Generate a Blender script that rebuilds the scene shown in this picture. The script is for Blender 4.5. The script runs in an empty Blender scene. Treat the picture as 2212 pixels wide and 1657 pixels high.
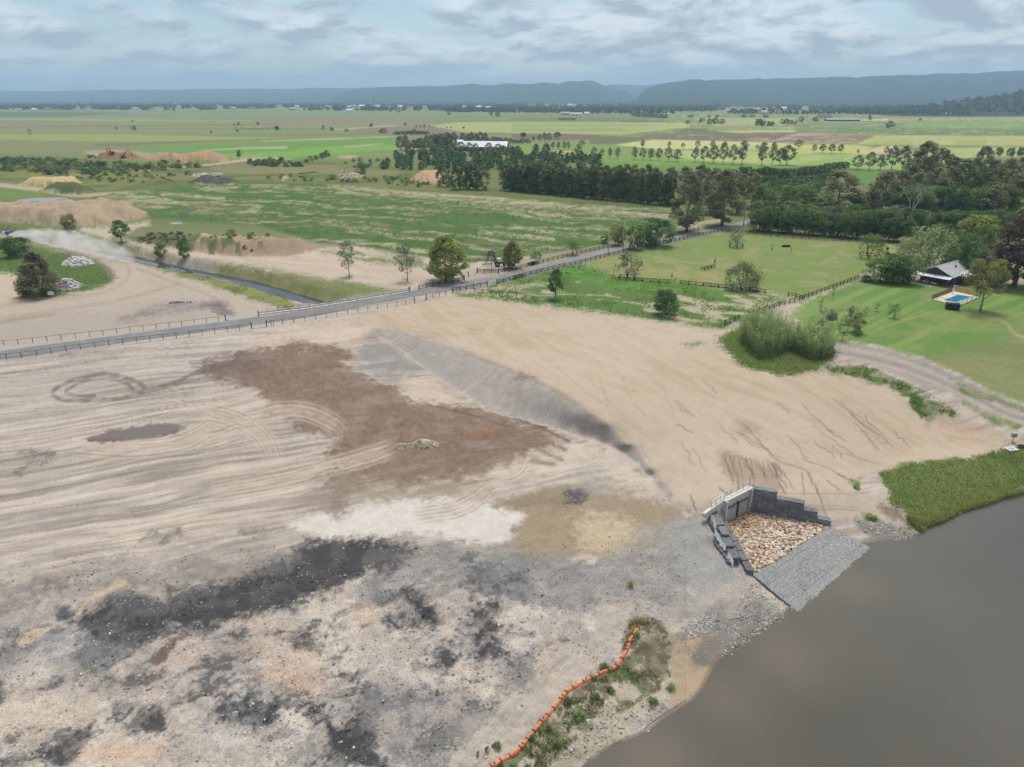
import bpy, bmesh, math, random
import numpy as np
np.seterr(over='ignore')
from mathutils import Vector, Matrix

# ------------------------------------------------------------------ camera, sky, sun, exposure
scene = bpy.context.scene
C = scene.collection
CAMZ = 50.0
FPX, CX, CY, HOR = 1536.0, 1106.0, 828.5, 212.0        # picture measured at 2212 x 1657
PITCH = math.atan((CY - HOR) / FPX)
cam_d = bpy.data.cameras.new('camera'); cam = bpy.data.objects.new('camera', cam_d); C.objects.link(cam)
cam.location = (0, 0, CAMZ); cam.rotation_euler = (math.pi/2 - PITCH, 0, 0)
cam_d.sensor_fit = 'HORIZONTAL'; cam_d.angle_x = 2*math.atan(CX/FPX)
cam_d.clip_start = 0.5; cam_d.clip_end = 60000
scene.camera = cam

SUN_EL, SUN_AZ = math.radians(68), math.radians(14)    # azimuth clockwise from +Y (view direction)
world = bpy.data.worlds.new('World'); scene.world = world; world.use_nodes = True
def build_world():
    nt = world.node_tree; N = nt.nodes; L = nt.links; N.clear()
    def nd(t, **k):
        n = N.new(t)
        for a, b in k.items(): setattr(n, a, b)
        return n
    def math_(op, a, b=None, clamp=False):
        n = nd('ShaderNodeMath', operation=op, use_clamp=clamp)
        for i, s in enumerate((a, b)):
            if s is None: continue
            if isinstance(s, (int, float)): n.inputs[i].default_value = s
            else: L.new(s, n.inputs[i])
        return n.outputs[0]
    sky = nd('ShaderNodeTexSky', sky_type='NISHITA', sun_disc=False, sun_elevation=SUN_EL, sun_rotation=SUN_AZ,
             altitude=50, air_density=1.0, dust_density=1.5, ozone_density=1.0)
    tc = nd('ShaderNodeTexCoord')
    sep = nd('ShaderNodeSeparateXYZ'); L.new(tc.outputs['Generated'], sep.inputs[0])
    z = math_('MAXIMUM', sep.outputs[2], 0.0)
    zz = math_('ADD', z, 0.27)
    px = math_('DIVIDE', sep.outputs[0], zz); py = math_('DIVIDE', sep.outputs[1], zz)
    comb = nd('ShaderNodeCombineXYZ'); L.new(px, comb.inputs[0]); L.new(py, comb.inputs[1])
    comb.inputs[2].default_value = 3.7
    def noise(scale, detail, rough, off):
        m = nd('ShaderNodeMapping'); m.inputs['Location'].default_value = off; L.new(comb.outputs[0], m.inputs[0])
        n = nd('ShaderNodeTexNoise'); L.new(m.outputs[0], n.inputs['Vector'])
        n.inputs['Scale'].default_value = scale; n.inputs['Detail'].default_value = detail
        n.inputs['Roughness'].default_value = rough; n.inputs['Distortion'].default_value = 0.25
        return n.outputs[0]
    a = noise(2.5, 8, 0.56, (1.3, 4.1, 0)); b = noise(2.5, 8, 0.56, (1.3, 4.20, 0.02)); big = noise(0.8, 3, 0.5, (7.7, 2.0, 1))
    dens = math_('ADD', math_('MULTIPLY', a, 0.7), math_('MULTIPLY', big, 0.42))
    r = nd('ShaderNodeMapRange', interpolation_type='SMOOTHSTEP'); L.new(dens, r.inputs[0])
    r.inputs[1].default_value = 0.41; r.inputs[2].default_value = 0.57
    cover = r.outputs[0]
    lit = nd('ShaderNodeMapRange'); L.new(math_('SUBTRACT', b, a), lit.inputs[0])   # side of a puff turned to the light
    lit.inputs[1].default_value = -0.07; lit.inputs[2].default_value = 0.07
    thick = nd('ShaderNodeMapRange'); L.new(dens, thick.inputs[0]); thick.inputs[1].default_value = 0.5; thick.inputs[2].default_value = 0.78
    shade = math_('MULTIPLY', lit.outputs[0], math_('SUBTRACT', 1.0, math_('MULTIPLY', thick.outputs[0], 0.45)), True)
    cl = nd('ShaderNodeMix', data_type='RGBA'); L.new(shade, cl.inputs[0])
    cl.inputs[6].default_value = (3.2, 3.6, 4.15, 1); cl.inputs[7].default_value = (7.3, 7.5, 7.7, 1)
    mx = nd('ShaderNodeMix', data_type='RGBA'); low = nd('ShaderNodeMapRange', interpolation_type='SMOOTHSTEP'); L.new(z, low.inputs[0]); low.inputs[1].default_value = 0.004; low.inputs[2].default_value = 0.06
    low.inputs[3].default_value = 0.25; low.inputs[4].default_value = 0.86                 # cloud thins into the far air
    L.new(math_('MULTIPLY', cover, low.outputs[0]), mx.inputs[0])
    sk = nd('ShaderNodeMix', data_type='RGBA', blend_type='MULTIPLY'); sk.inputs[0].default_value = 1.0
    L.new(sky.outputs[0], sk.inputs[6]); sk.inputs[7].default_value = (0.92, 1.0, 1.04, 1)
    L.new(sk.outputs[2], mx.inputs[6]); L.new(cl.outputs[2], mx.inputs[7])
    bg = nd('ShaderNodeBackground'); L.new(mx.outputs[2], bg.inputs[0]); bg.inputs[1].default_value = 0.055
    out = nd('ShaderNodeOutputWorld'); L.new(bg.outputs[0], out.inputs[0])
build_world()

sun_d = bpy.data.lights.new('sun', 'SUN'); sun = bpy.data.objects.new('sun', sun_d); C.objects.link(sun)
sun_d.energy = 1.5; sun_d.angle = math.radians(24); sun_d.color = (1.0, 0.945, 0.865)
_sd = Vector((math.sin(SUN_AZ)*math.cos(SUN_EL), math.cos(SUN_AZ)*math.cos(SUN_EL), math.sin(SUN_EL)))
sun.rotation_euler = _sd.to_track_quat('Z', 'Y').to_euler(); sun.location = (0, 0, 300)

vs = scene.view_settings
vs.view_transform = 'Standard'; vs.look = 'None'; vs.exposure = 1.24; vs.gamma = 1.0; vs.use_curve_mapping = False
cy = scene.cycles
cy.max_bounces = 5; cy.diffuse_bounces = 2; cy.glossy_bounces = 2; cy.transmission_bounces = 3; cy.volume_bounces = 2
cy.transparent_max_bounces = 6; cy.use_adaptive_sampling = True; cy.adaptive_threshold = 0.025; cy.use_denoising = True; cy.caustics_reflective = False; cy.caustics_refractive = False

# ------------------------------------------------------------------ measuring: picture points -> places
SP, CP = math.sin(PITCH), math.cos(PITCH)
def ray(u, v):
    a = (np.asarray(u, float) - CX)/FPX; b = -(np.asarray(v, float) - CY)/FPX
    return a, CP + b*SP, -SP + b*CP
def at(u, v, z=0.0):
    rx, ry, rz = ray(u, v); t = (z - CAMZ)/rz
    return rx*t, ry*t
def proj(x, y, z):
    dz = np.asarray(z, float) - CAMZ
    d = np.asarray(y, float)*CP - dz*SP; up = np.asarray(y, float)*SP + dz*CP
    return CX + FPX*np.asarray(x, float)/d, CY - FPX*up/d
def pxm(u, v, z=0.0):                     # picture units per metre there
    x, y = at(u, v, z); return FPX/(y*CP + (CAMZ - z)*SP)
# close-up views the measurements were read from
def frame(x0, y0, s): return lambda *p: [(x0 + a*s, y0 + b*s) for a, b in p]
A1 = frame(0, 132.7, .28);    A2 = frame(575.1, 132.7, .28); A3 = frame(1106, 132.7, .26);  A4 = frame(1636.9, 132.7, .26)
B1 = frame(0, 398.2, .28);    B2 = frame(575.1, 398.2, .28); B3 = frame(1106, 353.9, .26);  B4 = frame(1592.6, 353.9, .28)
C1 = frame(0, 707.8, .34);    C2 = frame(707.8, 707.8, .34); C3 = frame(1459.9, 663.6, .34); C4 = frame(1459.9, 999.8, .2)
D1 = frame(0, 1150.2, .34);   D2 = frame(619.4, 1150.2, .34); D3 = frame(1017.5, 1283, .24)
F = frame(0, 0, 1)

# ------------------------------------------------------------------ small numeric tools
def sm(a, b, x):
    t = np.clip((x - a)/(b - a), 0, 1); return t*t*(3 - 2*t)
def _h(n):
    n = (n ^ (n >> np.uint32(13)))*np.uint32(1274126177)
    return ((n ^ (n >> np.uint32(16))) & np.uint32(0xffff)).astype(np.float32)*np.float32(1/65535.0)
def vnoise(x, y, seed=0):
    xf = np.floor(x); yf = np.floor(y); fx = (x - xf).astype(np.float32); fy = (y - yf).astype(np.float32)
    fx = fx*fx*(3 - 2*fx); fy = fy*fy*(3 - 2*fy)
    kx = np.uint32(374761393); ky = np.uint32(668265263)
    xi = xf.astype(np.int64).astype(np.uint32)*kx + np.uint32((seed*1442695041) & 0xffffffff); yi = yf.astype(np.int64).astype(np.uint32)*ky
    x1 = xi + kx; y1 = yi + ky
    a = _h(xi + yi); b = _h(x1 + yi); c = _h(xi + y1); d = _h(x1 + y1)
    a += (b - a)*fx; c += (d - c)*fx
    return a + (c - a)*fy
def fbm(x, y, size, octs=4, seed=0, gain=0.5):
    x = np.asarray(x, float)/size; y = np.asarray(y, float)/size
    s = 0; amp = 1; tot = 0
    for o in range(octs):
        s = s + amp*vnoise(x + 17.3*o, y - 9.1*o, seed + o); tot += amp; amp *= gain; x = x*2.03; y = y*2.03
    return np.clip((s/tot - .5)*1.5 + .5, 0, 1)
def lin(c):
    c = np.asarray(c, float)/255.0
    return np.where(c <= .04045, c/12.92, ((c + .055)/1.055)**2.4)
KALB = 0.72
def alb(*c): return lin(c)*KALB
def smooth_path(p, n=8):
    p = np.asarray(p, float); q = np.vstack([2*p[0]-p[1], p, 2*p[-1]-p[-2]]); out = []
    for i in range(1, len(q)-2):
        for k in range(n):
            t = k/n; a, b, c, d = q[i-1], q[i], q[i+1], q[i+2]
            out.append(.5*((2*b) + (c-a)*t + (2*a-5*b+4*c-d)*t*t + (3*b-a-3*c+d)*t**3))
    out.append(p[-1]); return np.array(out)

def mesh_np(name, verts, faces, mats=(), attrs=None, smooth=False, midx=None):
    """mesh from arrays; faces is an (n,3) or (n,4) array"""
    me = bpy.data.meshes.new(name)
    verts = np.asarray(verts, np.float32); faces = np.asarray(faces, np.int32)
    k = faces.shape[1]; n = len(faces)
    me.vertices.add(len(verts)); me.vertices.foreach_set('co', verts.ravel())
    me.loops.add(n*k); me.loops.foreach_set('vertex_index', faces.ravel())
    me.polygons.add(n); me.polygons.foreach_set('loop_start', np.arange(0, n*k, k, dtype=np.int32))
    me.polygons.foreach_set('loop_total', np.full(n, k, np.int32))
    if smooth: me.polygons.foreach_set('use_smooth', np.ones(n, bool))
    for m in mats: me.materials.append(m)
    if midx is not None: me.polygons.foreach_set('material_index', np.asarray(midx, np.int32))
    me.update(calc_edges=True)
    for an, av in (attrs or {}).items():
        av = np.asarray(av, np.float32)
        if av.ndim == 2:
            if av.shape[1] == 3: av = np.hstack([av, np.ones((len(av), 1), np.float32)])
            at_ = me.attributes.new(an, 'FLOAT_COLOR', 'POINT'); at_.data.foreach_set('color', av.ravel())
        else:
            at_ = me.attributes.new(an, 'FLOAT', 'POINT'); at_.data.foreach_set('value', av)
    return me
def obj(name, me, parent=None, loc=(0,0,0), rot=(0,0,0), scale=(1,1,1)):
    o = bpy.data.objects.new(name, me); C.objects.link(o)
    if parent is not None: o.parent = parent
    o.location = loc; o.rotation_euler = rot; o.scale = scale
    return o
def tag(o, label=None, cat=None, group=None, kind=None):
    if label: o['label'] = label
    if cat: o['category'] = cat
    if group: o['group'] = group
    if kind: o['kind'] = kind
    return o
def thing(name, label, cat, loc=(0,0,0), rz=0.0, group=None):
    return tag(obj(name, None, None, loc, (0,0,rz)), label, cat, group)

class MB:
    """collects boxes, tubes and quads into one mesh"""
    def __init__(s): s.v = []; s.f = []; s.m = []
    def add(s, vs_, fs, mi=0):
        o = len(s.v); s.v += [tuple(map(float, p)) for p in vs_]; s.f += [tuple(i+o for i in f) for f in fs]; s.m += [mi]*len(fs); return s
    def box(s, c, d, rz=0.0, mi=0, taper=1.0):
        x, y, z = (k/2 for k in d); vs_ = []
        for sz, tp in ((-1, 1.0), (1, taper)):
            for sx, sy in ((-1,-1),(1,-1),(1,1),(-1,1)): vs_.append((sx*x*tp, sy*y*tp, sz*z))
        cr, sr = math.cos(rz), math.sin(rz)
        vs_ = [(c[0]+a*cr-b*sr, c[1]+a*sr+b*cr, c[2]+e) for a, b, e in vs_]
        return s.add(vs_, [(3,2,1,0),(4,5,6,7),(0,1,5,4),(1,2,6,5),(2,3,7,6),(3,0,4,7)], mi)
    def bar(s, p, q, w, h, mi=0):          # box from p to q
        p = Vector(p); q = Vector(q); d = (q-p); L_ = d.length; d.normalize()
        up = Vector((0,0,1)) if abs(d.z) < .95 else Vector((1,0,0))
        a = d.cross(up).normalized()*(w/2); b = a.cross(d).normalized()*(h/2)
        vs_ = [p-a-b, p+a-b, p+a+b, p-a+b, q-a-b, q+a-b, q+a+b, q-a+b]
        return s.add(vs_, [(3,2,1,0),(4,5,6,7),(0,1,5,4),(1,2,6,5),(2,3,7,6),(3,0,4,7)], mi)
    def tube(s, pts, rad, n=6, mi=0, cap=True):
        pts = [Vector(p) for p in pts]; rad = rad if hasattr(rad, '__len__') else [rad]*len(pts)
        vs_ = []; fs = []
        for i, p in enumerate(pts):
            d = (pts[min(i+1, len(pts)-1)] - pts[max(i-1, 0)])
            d = d.normalized() if d.length > 1e-9 else Vector((0,0,1))
            up = Vector((0,0,1)) if abs(d.z) < .9 else Vector((1,0,0))
            a = d.cross(up).normalized(); b = a.cross(d).normalized()
            for k in range(n):
                t = 2*math.pi*k/n; vs_.append(p + (a*math.cos(t) + b*math.sin(t))*rad[i])
        for i in range(len(pts)-1):
            for k in range(n):
                fs.append((i*n+k, i*n+(k+1)%n, (i+1)*n+(k+1)%n, (i+1)*n+k))
        if cap: fs += [tuple(range(n))[::-1], tuple(range((len(pts)-1)*n, len(pts)*n))]
        return s.add(vs_, fs, mi)
    def mesh(s, name, mats, smooth=False):
        me = bpy.data.meshes.new(name); me.from_pydata(s.v, [], s.f)
        for m in (mats if isinstance(mats, (list, tuple)) else [mats]): me.materials.append(m)
        me.polygons.foreach_set('material_index', s.m)
        if smooth: me.polygons.foreach_set('use_smooth', [True]*len(s.f))
        me.update(); return me
    def build(s, name, mats, parent=None, smooth=False, **k): return obj(name, s.mesh(name, mats, smooth), parent, **k)

# ------------------------------------------------------------------ materials
def new_mat(name):
    m = bpy.data.materials.new(name); m.use_nodes = True
    nt = m.node_tree; b = nt.nodes['Principled BSDF']; return m, nt, b
def mat(name, rgb, rough=0.75, var=0.18, scale=3.0, bump=0.0, metal=0.0, spec=0.3, rnd=0.0):
    m, nt, b = new_mat(name); N, L = nt.nodes, nt.links
    tc = N.new('ShaderNodeTexCoord'); n = N.new('ShaderNodeTexNoise'); L.new(tc.outputs['Object'], n.inputs['Vector'])
    n.inputs['Scale'].default_value = scale; n.inputs['Detail'].default_value = 5
    mr = N.new('ShaderNodeMapRange'); L.new(n.outputs[0], mr.inputs[0]); mr.inputs[1].default_value = .25; mr.inputs[2].default_value = .75
    mr.inputs[3].default_value = 1 - var; mr.inputs[4].default_value = 1 + var
    val = mr.outputs[0]
    if rnd:
        oi = N.new('ShaderNodeObjectInfo'); m2 = N.new('ShaderNodeMapRange'); L.new(oi.outputs['Random'], m2.inputs[0])
        m2.inputs[3].default_value = 1 - rnd; m2.inputs[4].default_value = 1 + rnd
        mm = N.new('ShaderNodeMath'); mm.operation = 'MULTIPLY'; L.new(val, mm.inputs[0]); L.new(m2.outputs[0], mm.inputs[1]); val = mm.outputs[0]
    vm = N.new('ShaderNodeVectorMath'); vm.operation = 'SCALE'; vm.inputs[0].default_value = tuple(rgb)[:3]; L.new(val, vm.inputs['Scale'])
    L.new(vm.outputs[0], b.inputs['Base Color'])
    b.inputs['Roughness'].default_value = rough; b.inputs['Metallic'].default_value = metal; b.inputs['Specular IOR Level'].default_value = spec
    if bump:
        bp = N.new('ShaderNodeBump'); bp.inputs['Strength'].default_value = bump; bp.inputs['Distance'].default_value = 0.05
        L.new(n.outputs[0], bp.inputs['Height']); L.new(bp.outputs[0], b.inputs['Normal'])
    return m
# ------------------------------------------------------------------ the lie of the land
WATER_Z = -8.0
SHORE = (F((960, 2150), (1060, 1950), (1170, 1780)) + D3((1060,1559),(1180,1440),(1400,1330),(1600,1240),(1720,1140),(1850,1060),(2000,960),(2090,850),(2130,770),(2180,680))
         + F((1552,1430),(1590,1398),(1640,1368),(1690,1335),(1745,1280),(1790,1245),(1830,1212),(1866,1176))
         + C3((1330,1480),(1460,1470),(1560,1440),(1600,1400),(1800,1310),(1950,1270),(2080,1220),(2212,1190)) + F((2400,1025),(2700,975),(3200,925)))
CREST = C2((300,0),(400,14),(550,45),(700,95),(850,145),(1000,205),(1125,252),(1250,300),(1365,355),(1480,420),(1570,480),(1650,540),(1760,610),(1900,740),(2020,850),(2120,965),(2200,1065))
TOE   = C2((270,20),(330,60),(480,150),(590,230),(700,310),(800,375),(900,440),(1000,500),(1080,545),(1190,575),(1300,600),(1480,650),(1620,690),(1760,730),(1850,775),(1950,850),(2050,945),(2130,1050),(2170,1110))
crest_z = [0,0,0,0,-.05,-.1,-.15,-.25,-.4,-.6,-.9,-1.2,-1.95,-3.4,-4.2,-4.9,-5.35]
toe_z   = [-.4,-1.1,-1.9,-2.4,-2.9,-3.2,-3.5,-3.9,-4.2,-4.45,-4.6,-4.8,-4.9,-5.0,-5.1,-5.3,-5.55,-5.8,-5.9]
ctrl = []
def cp(pts, z):
    for i, p in enumerate(pts): ctrl.append((p[0], p[1], z[i] if hasattr(z, '__len__') else z))
cp(CREST, crest_z); cp(TOE, toe_z)
cp(F((-900,880),(-500,830),(-200,793),(0,766),(150,747),(310,725),(450,707),(575,691),(700,672),(855,642),(995,617),(1135,592),(1314,541),(1444,519),(1548,498)), 0.0)
cp(F((-900,450),(-900,600),(0,560),(0,450),(300,450),(700,500),(1200,500),(1700,600),(2212,600),(1000,400),(2212,450),(1600,560),(1900,560),(3200,450),(3200,600),(2500,640),(1400,600),(1200,620),(1700,640)), 0.0)
cp(F((0,700),(200,690),(400,660),(300,620),(500,690),(-400,730)), -0.15)
cp(F((-900,1000),(-600,900),(0,800),(300,785),(600,728),(760,712),(0,900),(400,850),(700,830),(880,880),(400,950),(0,1050),(600,1050),(800,980),(950,960),(1100,1000),(1180,950),(1250,985),(1380,1040),(1200,1100),(900,1130),(500,1120),(0,1150),(250,1100)),
   [-4,-2.2,-.8,-.8,-.6,-.5,-2.0,-1.9,-1.9,-2.9,-2.9,-3.2,-3.7,-3.5,-3.9,-4.3,-4.4,-4.6,-4.9,-4.7,-4.5,-4.2,-3.8,-3.9])
# dark bank: its brow and its foot
cp(F((-500,1270),(0,1240),(140,1225),(280,1208),(400,1190),(500,1172),(600,1160),(700,1158),(800,1172),(880,1190),(1000,1215)), [-4.4]*5 + [-4.5,-4.5,-4.6,-4.8,-5.0,-5.2])
cp(F((-400,1540),(0,1500),(140,1462),(290,1410),(420,1368),(530,1328),(640,1290),(740,1262),(860,1240)), [-6.6,-6.6,-6.7,-6.7,-6.7,-6.6,-6.3,-5.9,-5.5])
cp(F((0,1657),(-600,1800),(0,2000),(500,2000),(400,1500),(800,1400),(1000,1350),(1200,1300),(1350,1240),(1450,1150),(1490,1110),(1540,1180),(1580,1260),(1200,1450),(1000,1600),(600,1600),(900,1500),(1330,1380),(1450,1330),(850,1800),(1150,1560),(1400,1450),(1260,1560)),
   [-6.6,-6.8,-6.9,-7.2,-6.7,-6.2,-6.0,-5.9,-6.0,-5.8,-6.1,-6.9,-7.3,-7.0,-7.1,-6.8,-6.7,-6.9,-7.1,-7.3,-7.2,-7.5,-7.5])
cp(SHORE, WATER_Z)
cp(F((1900,1400),(2100,1250),(1500,1640),(2212,1657),(1300,1850),(2212,1200),(2000,1900),(3200,1100),(3200,1800),(1100,2300),(1700,1500)), [-11,-10,-10.3,-12,-10,-9.8,-12,-11,-13,-10,-10.3])
# smoothed embankment and what lies beyond it
cp(F((1000,655),(1200,670),(1400,690),(1560,715),(1100,710),(1300,730),(1480,760),(1580,800)), [0,0,0,0,0,0,-.25,-.7])
cp(F((1280,820),(1400,850),(1550,850),(1700,840),(1850,825),(1300,920),(1450,960),(1600,950),(1750,940),(1900,925),(2000,900),(2080,950),(1400,1010),(1500,1050),(1600,1035),(1700,1030),(1800,1030),(1900,1000),(2050,975),(1850,1085),(1790,1110),(1470,1085)),
   [-.6,-1.2,-1.5,-1.5,-1.8,-2.5,-3.5,-4,-4,-4.5,-4.4,-5.4,-4.2,-5.0,-3.7,-5.2,-6.0,-6,-6.2,-7,-7.1,-5.2])
cp(F((2000,1050),(2150,1000),(2212,1030),(2000,1110),(2400,960),(2110,1040)), [-6.6,-6.2,-6.9,-7.3,-6.5,-6.7])
cp(F((1680,760),(1800,740),(1950,790),(2100,850),(2212,900),(2500,960),(1900,700),(2000,720),(2212,680),(2212,770),(2100,790),(2500,760),(3000,800)), [-.6,-.5,-1.4,-2.8,-3.8,-5.5,-.1,-.3,-.2,-1.6,-1.6,-1.4,-3])
APRON = C4((760,522),(1665,692),(840,1208),(510,655))
cp(C4((900,640),(1300,680),(800,900),(1000,950),(850,1100),(620,720)), -7.35)
cp(C4((700,210),(820,240),(560,310),(400,380),(250,470),(950,290),(1100,330),(1250,370),(1400,430),(1540,500),(1680,610),(180,560),(330,590),(430,780),(560,990),(680,1150)),
   [-3.5,-3.6,-3.6,-3.9,-4.9,-3.7,-4.3,-4.6,-5.5,-6.4,-7.2,-5.4,-5.5,-6.0,-6.6,-7.0])
ctrl = np.array(ctrl, float)
def rbf_fit(c):
    p = c[:, :2]; d = np.hypot(p[:,None,0]-p[None,:,0], (p[:,None,1]-p[None,:,1])*1.6)
    n = len(c); A = np.zeros((n+1, n+1)); A[:n,:n] = d + np.eye(n)*0.6; A[:n,n] = 1; A[n,:n] = 1
    return np.linalg.solve(A, np.append(c[:,2], 0))
_w = rbf_fit(ctrl)
LU = np.arange(-960, 3270, 8.0); LV = np.arange(450, 2700, 6.0)
_gu, _gv = np.meshgrid(LU, LV)
_acc = np.full(_gu.shape, _w[-1])
for (a, b, _z), w_ in zip(ctrl, _w): _acc += w_*np.hypot(_gu - a, (_gv - b)*1.6)
_acc *= sm(480, 590, _gv)
_acc = np.clip(_acc, -14, 0.4)
def z0(u, v):
    u = np.asarray(u, float); v = np.asarray(v, float)
    fu = np.clip((u - LU[0])/8.0, 0, len(LU)-1.001); fv = np.clip((v - LV[0])/6.0, 0, len(LV)-1.001)
    i = fu.astype(int); j = fv.astype(int); a = fu - i; b = fv - j
    return (_acc[j,i]*(1-a) + _acc[j,i+1]*a)*(1-b) + (_acc[j+1,i]*(1-a) + _acc[j+1,i+1]*a)*b

# grid of the land: fine where the photograph looks, coarser beyond
us = list(np.arange(-60, 2273, 2.5)); s_ = 3.0
while us[-1] < 3200: s_ *= 1.14; us.append(us[-1] + s_)
s_ = 3.0
while us[0] > -950: s_ *= 1.14; us.insert(0, us[0] - s_)
vv = [213.6, 214.2, 214.8, 215.5, 216.3, 217.2] + list(np.arange(218, 240, 1.0)) + list(np.arange(240, 330, 1.5)) + list(np.arange(330, 1668, 2.3)); s_ = 2.6
while vv[-1] < 2600: s_ *= 1.12; vv.append(vv[-1] + s_)
us = np.array(us); vv = np.array(vv); NU, NV = len(us), len(vv)
gU, gV = np.meshgrid(us, vv); U = gU.ravel(); V = gV.ravel()
Zb = z0(U, V); X, Y = at(U, V, Zb); Z = Zb.copy()
def at_ground(pts):
    p = np.asarray(pts, float); x, y = at(p[:,0], p[:,1], z0(p[:,0], p[:,1])); return np.stack([x, y], 1)

def seg_dist(px, py, a, b):
    dx, dy = b[0]-a[0], b[1]-a[1]; L2 = dx*dx + dy*dy + 1e-12
    t = np.clip(((px-a[0])*dx + (py-a[1])*dy)/L2, 0, 1)
    return np.hypot(px - a[0] - t*dx, py - a[1] - t*dy), t
def sdist(poly, px, py):
    """signed distance, positive inside"""
    poly = np.asarray(poly, float); d = np.full(px.shape, 1e9); ins = np.zeros(px.shape, bool)
    for i in range(len(poly)):
        a = poly[i]; b = poly[(i+1) % len(poly)]
        d = np.minimum(d, seg_dist(px, py, a, b)[0])
        if a[1] != b[1]:
            c = ((a[1] > py) != (b[1] > py)) & (px < (b[0]-a[0])*(py-a[1])/(b[1]-a[1]) + a[0]); ins ^= c
    return np.where(ins, d, -d)
def pick(poly, margin, px, py):
    p = np.asarray(poly, float)
    return np.nonzero((px > p[:,0].min()-margin) & (px < p[:,0].max()+margin) & (py > p[:,1].min()-margin) & (py < p[:,1].max()+margin))[0]
def path_dist(path, px, py, margin):
    idx = pick(path, margin, px, py); d = np.full(len(idx), 1e9); s = np.zeros(len(idx)); acc = 0
    for i in range(len(path)-1):
        L_ = math.hypot(path[i+1][0]-path[i][0], path[i+1][1]-path[i][1])
        dd, t = seg_dist(px[idx], py[idx], path[i], path[i+1]); m = dd < d
        d = np.where(m, dd, d); s = np.where(m, acc + t*L_, s); acc += L_
    return idx, d, s

# mounds and heaps, in metres
def mound(poly, h, w, rough=0.25, size=6.0, seed=1):
    wp = at_ground(poly); idx = pick(wp, 2, X, Y); d = sdist(wp, X[idx], Y[idx])
    n = fbm(X[idx], Y[idx], size, 4, seed); n2 = fbm(X[idx], Y[idx], size*3, 2, seed+50)
    Z[idx] += np.where(d > 0, h*np.clip((d + (n-.5)*w*.5)/w, 0, 1)**.8*(1 + rough*(n-.5) + .5*(n2-.5)), 0)
M1 = F((-60,474),(60,482),(150,491),(225,488),(312,472),(322,463),(250,452),(120,448),(-60,446))
M2 = B1((1010,430),(1300,480),(1480,512),(1750,548),(2212,552)) + B2((150,548),(330,520),(440,478),(300,455),(0,440)) + B1((1900,440),(1500,420),(1200,405))
M3 = A1((140,950),(300,968),(560,960),(660,940),(600,925),(250,918))
M3b = A1((300,1000),(560,1030),(760,1005),(690,975),(400,965))
M4 = A1((1090,752),(1270,790),(1500,775),(1650,770),(1800,778),(1760,755),(1500,748),(1200,740))
M4b = A1((720,752),(1100,755),(1080,735),(760,735))
M5 = A1((1440,950),(1700,960),(1880,935),(1800,915),(1500,918))
M6 = A2((1110,915),(1290,950),(1400,900),(1390,880),(1150,880))
M5b = A1((1180,955),(1390,950),(1330,930),(1200,932))
mound(M1, 4.4, 8.0, .6, 7, 3); mound(M2, 3.4, 6.0, .5, 6, 4); mound(M3, 4.2, 6, .4, 7, 5); mound(M3b, 3.5, 7, .3, 6, 6)
mound(M4, 6.5, 12, .5, 12, 7); mound(M4b, 4.5, 6, .8, 8, 8); mound(M5, 1.8, 7, .4, 6, 9); mound(M6, 4.0, 7, .3, 8, 10); mound(M5b, 2.6, 5, .3, 5, 11)

# creek: a cut channel with water lying in it
CREEK_Z = -2.7
creek_px = B1((-300,330),(0,390),(250,440),(500,480),(750,520),(990,570),(1230,635),(1500,690),(1800,745),(2050,800)) + B2((150,865),(300,905),(420,930))
cx_, cy_ = at(np.array(creek_px)[:,0], np.array(creek_px)[:,1], CREEK_Z); CREEK = smooth_path(np.stack([cx_, cy_], 1), 6)
for _ in range(30): CREEK[1:-1] = CREEK[1:-1]*.5 + (CREEK[:-2] + CREEK[2:])*.25
idx, d, s = path_dist(CREEK, X, Y, 16)
halfb = .5 + 1.5*sm(60, 130, s) + 1.2*(fbm(X[idx], Y[idx], 5, 3, 6) - .5)
prof = sm(0, 1, np.clip((d - halfb)/6.2, 0, 1))
zc = (CREEK_Z - 0.5)*(1 - prof) + 0*prof
Z[idx] = np.where(d < 9, np.minimum(Z[idx], zc + 0.25*(fbm(X[idx], Y[idx], 3, 3, 5) - .5)), Z[idx])

# floor of the outlet basin below the headwall
ap = np.array(APRON); ax_, ay_ = at(ap[:,0], ap[:,1], -7.35); APW = np.stack([ax_, ay_], 1)
cen = APW.mean(0); APX = APW + (APW - cen)*0.035
idx = pick(APX, 1, X, Y); d = sdist(APX, X[idx], Y[idx]); Z[idx] = np.where(d > 0, -7.42, Z[idx])
# bed under the stone mattress that runs into the river
_mi = at(*np.array(C4((826,1212),(1668,690))).T, -7.35); _mo = at(*np.array(F((1716,1316),(1874,1180))).T, -8.0)
MATQ = np.array([[_mi[0][0],_mi[1][0],-7.30],[_mi[0][1],_mi[1][1],-7.30],[_mo[0][1],_mo[1][1],-8.0],[_mo[0][0],_mo[1][0],-8.0]])
MATQ[2] += (MATQ[2]-MATQ[1])*.4; MATQ[3] += (MATQ[3]-MATQ[0])*.4
_q = MATQ[:, :2]; idx = pick(_q, 2, X, Y); d = sdist(_q, X[idx], Y[idx])
_e = _q[1]-_q[0]; _n = np.array([_e[1], -_e[0]]); _n /= np.hypot(*_n); _n = _n if (_q[2]-_q[1]) @ _n > 0 else -_n
_t = np.clip(((np.stack([X[idx], Y[idx]], 1) - _q[0]) @ _n)/((_q[2]-_q[1]) @ _n), 0, 1)
Z[idx] = np.where(d > -.25, np.minimum(Z[idx], -7.3 - .98*_t - .22), Z[idx])
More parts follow.
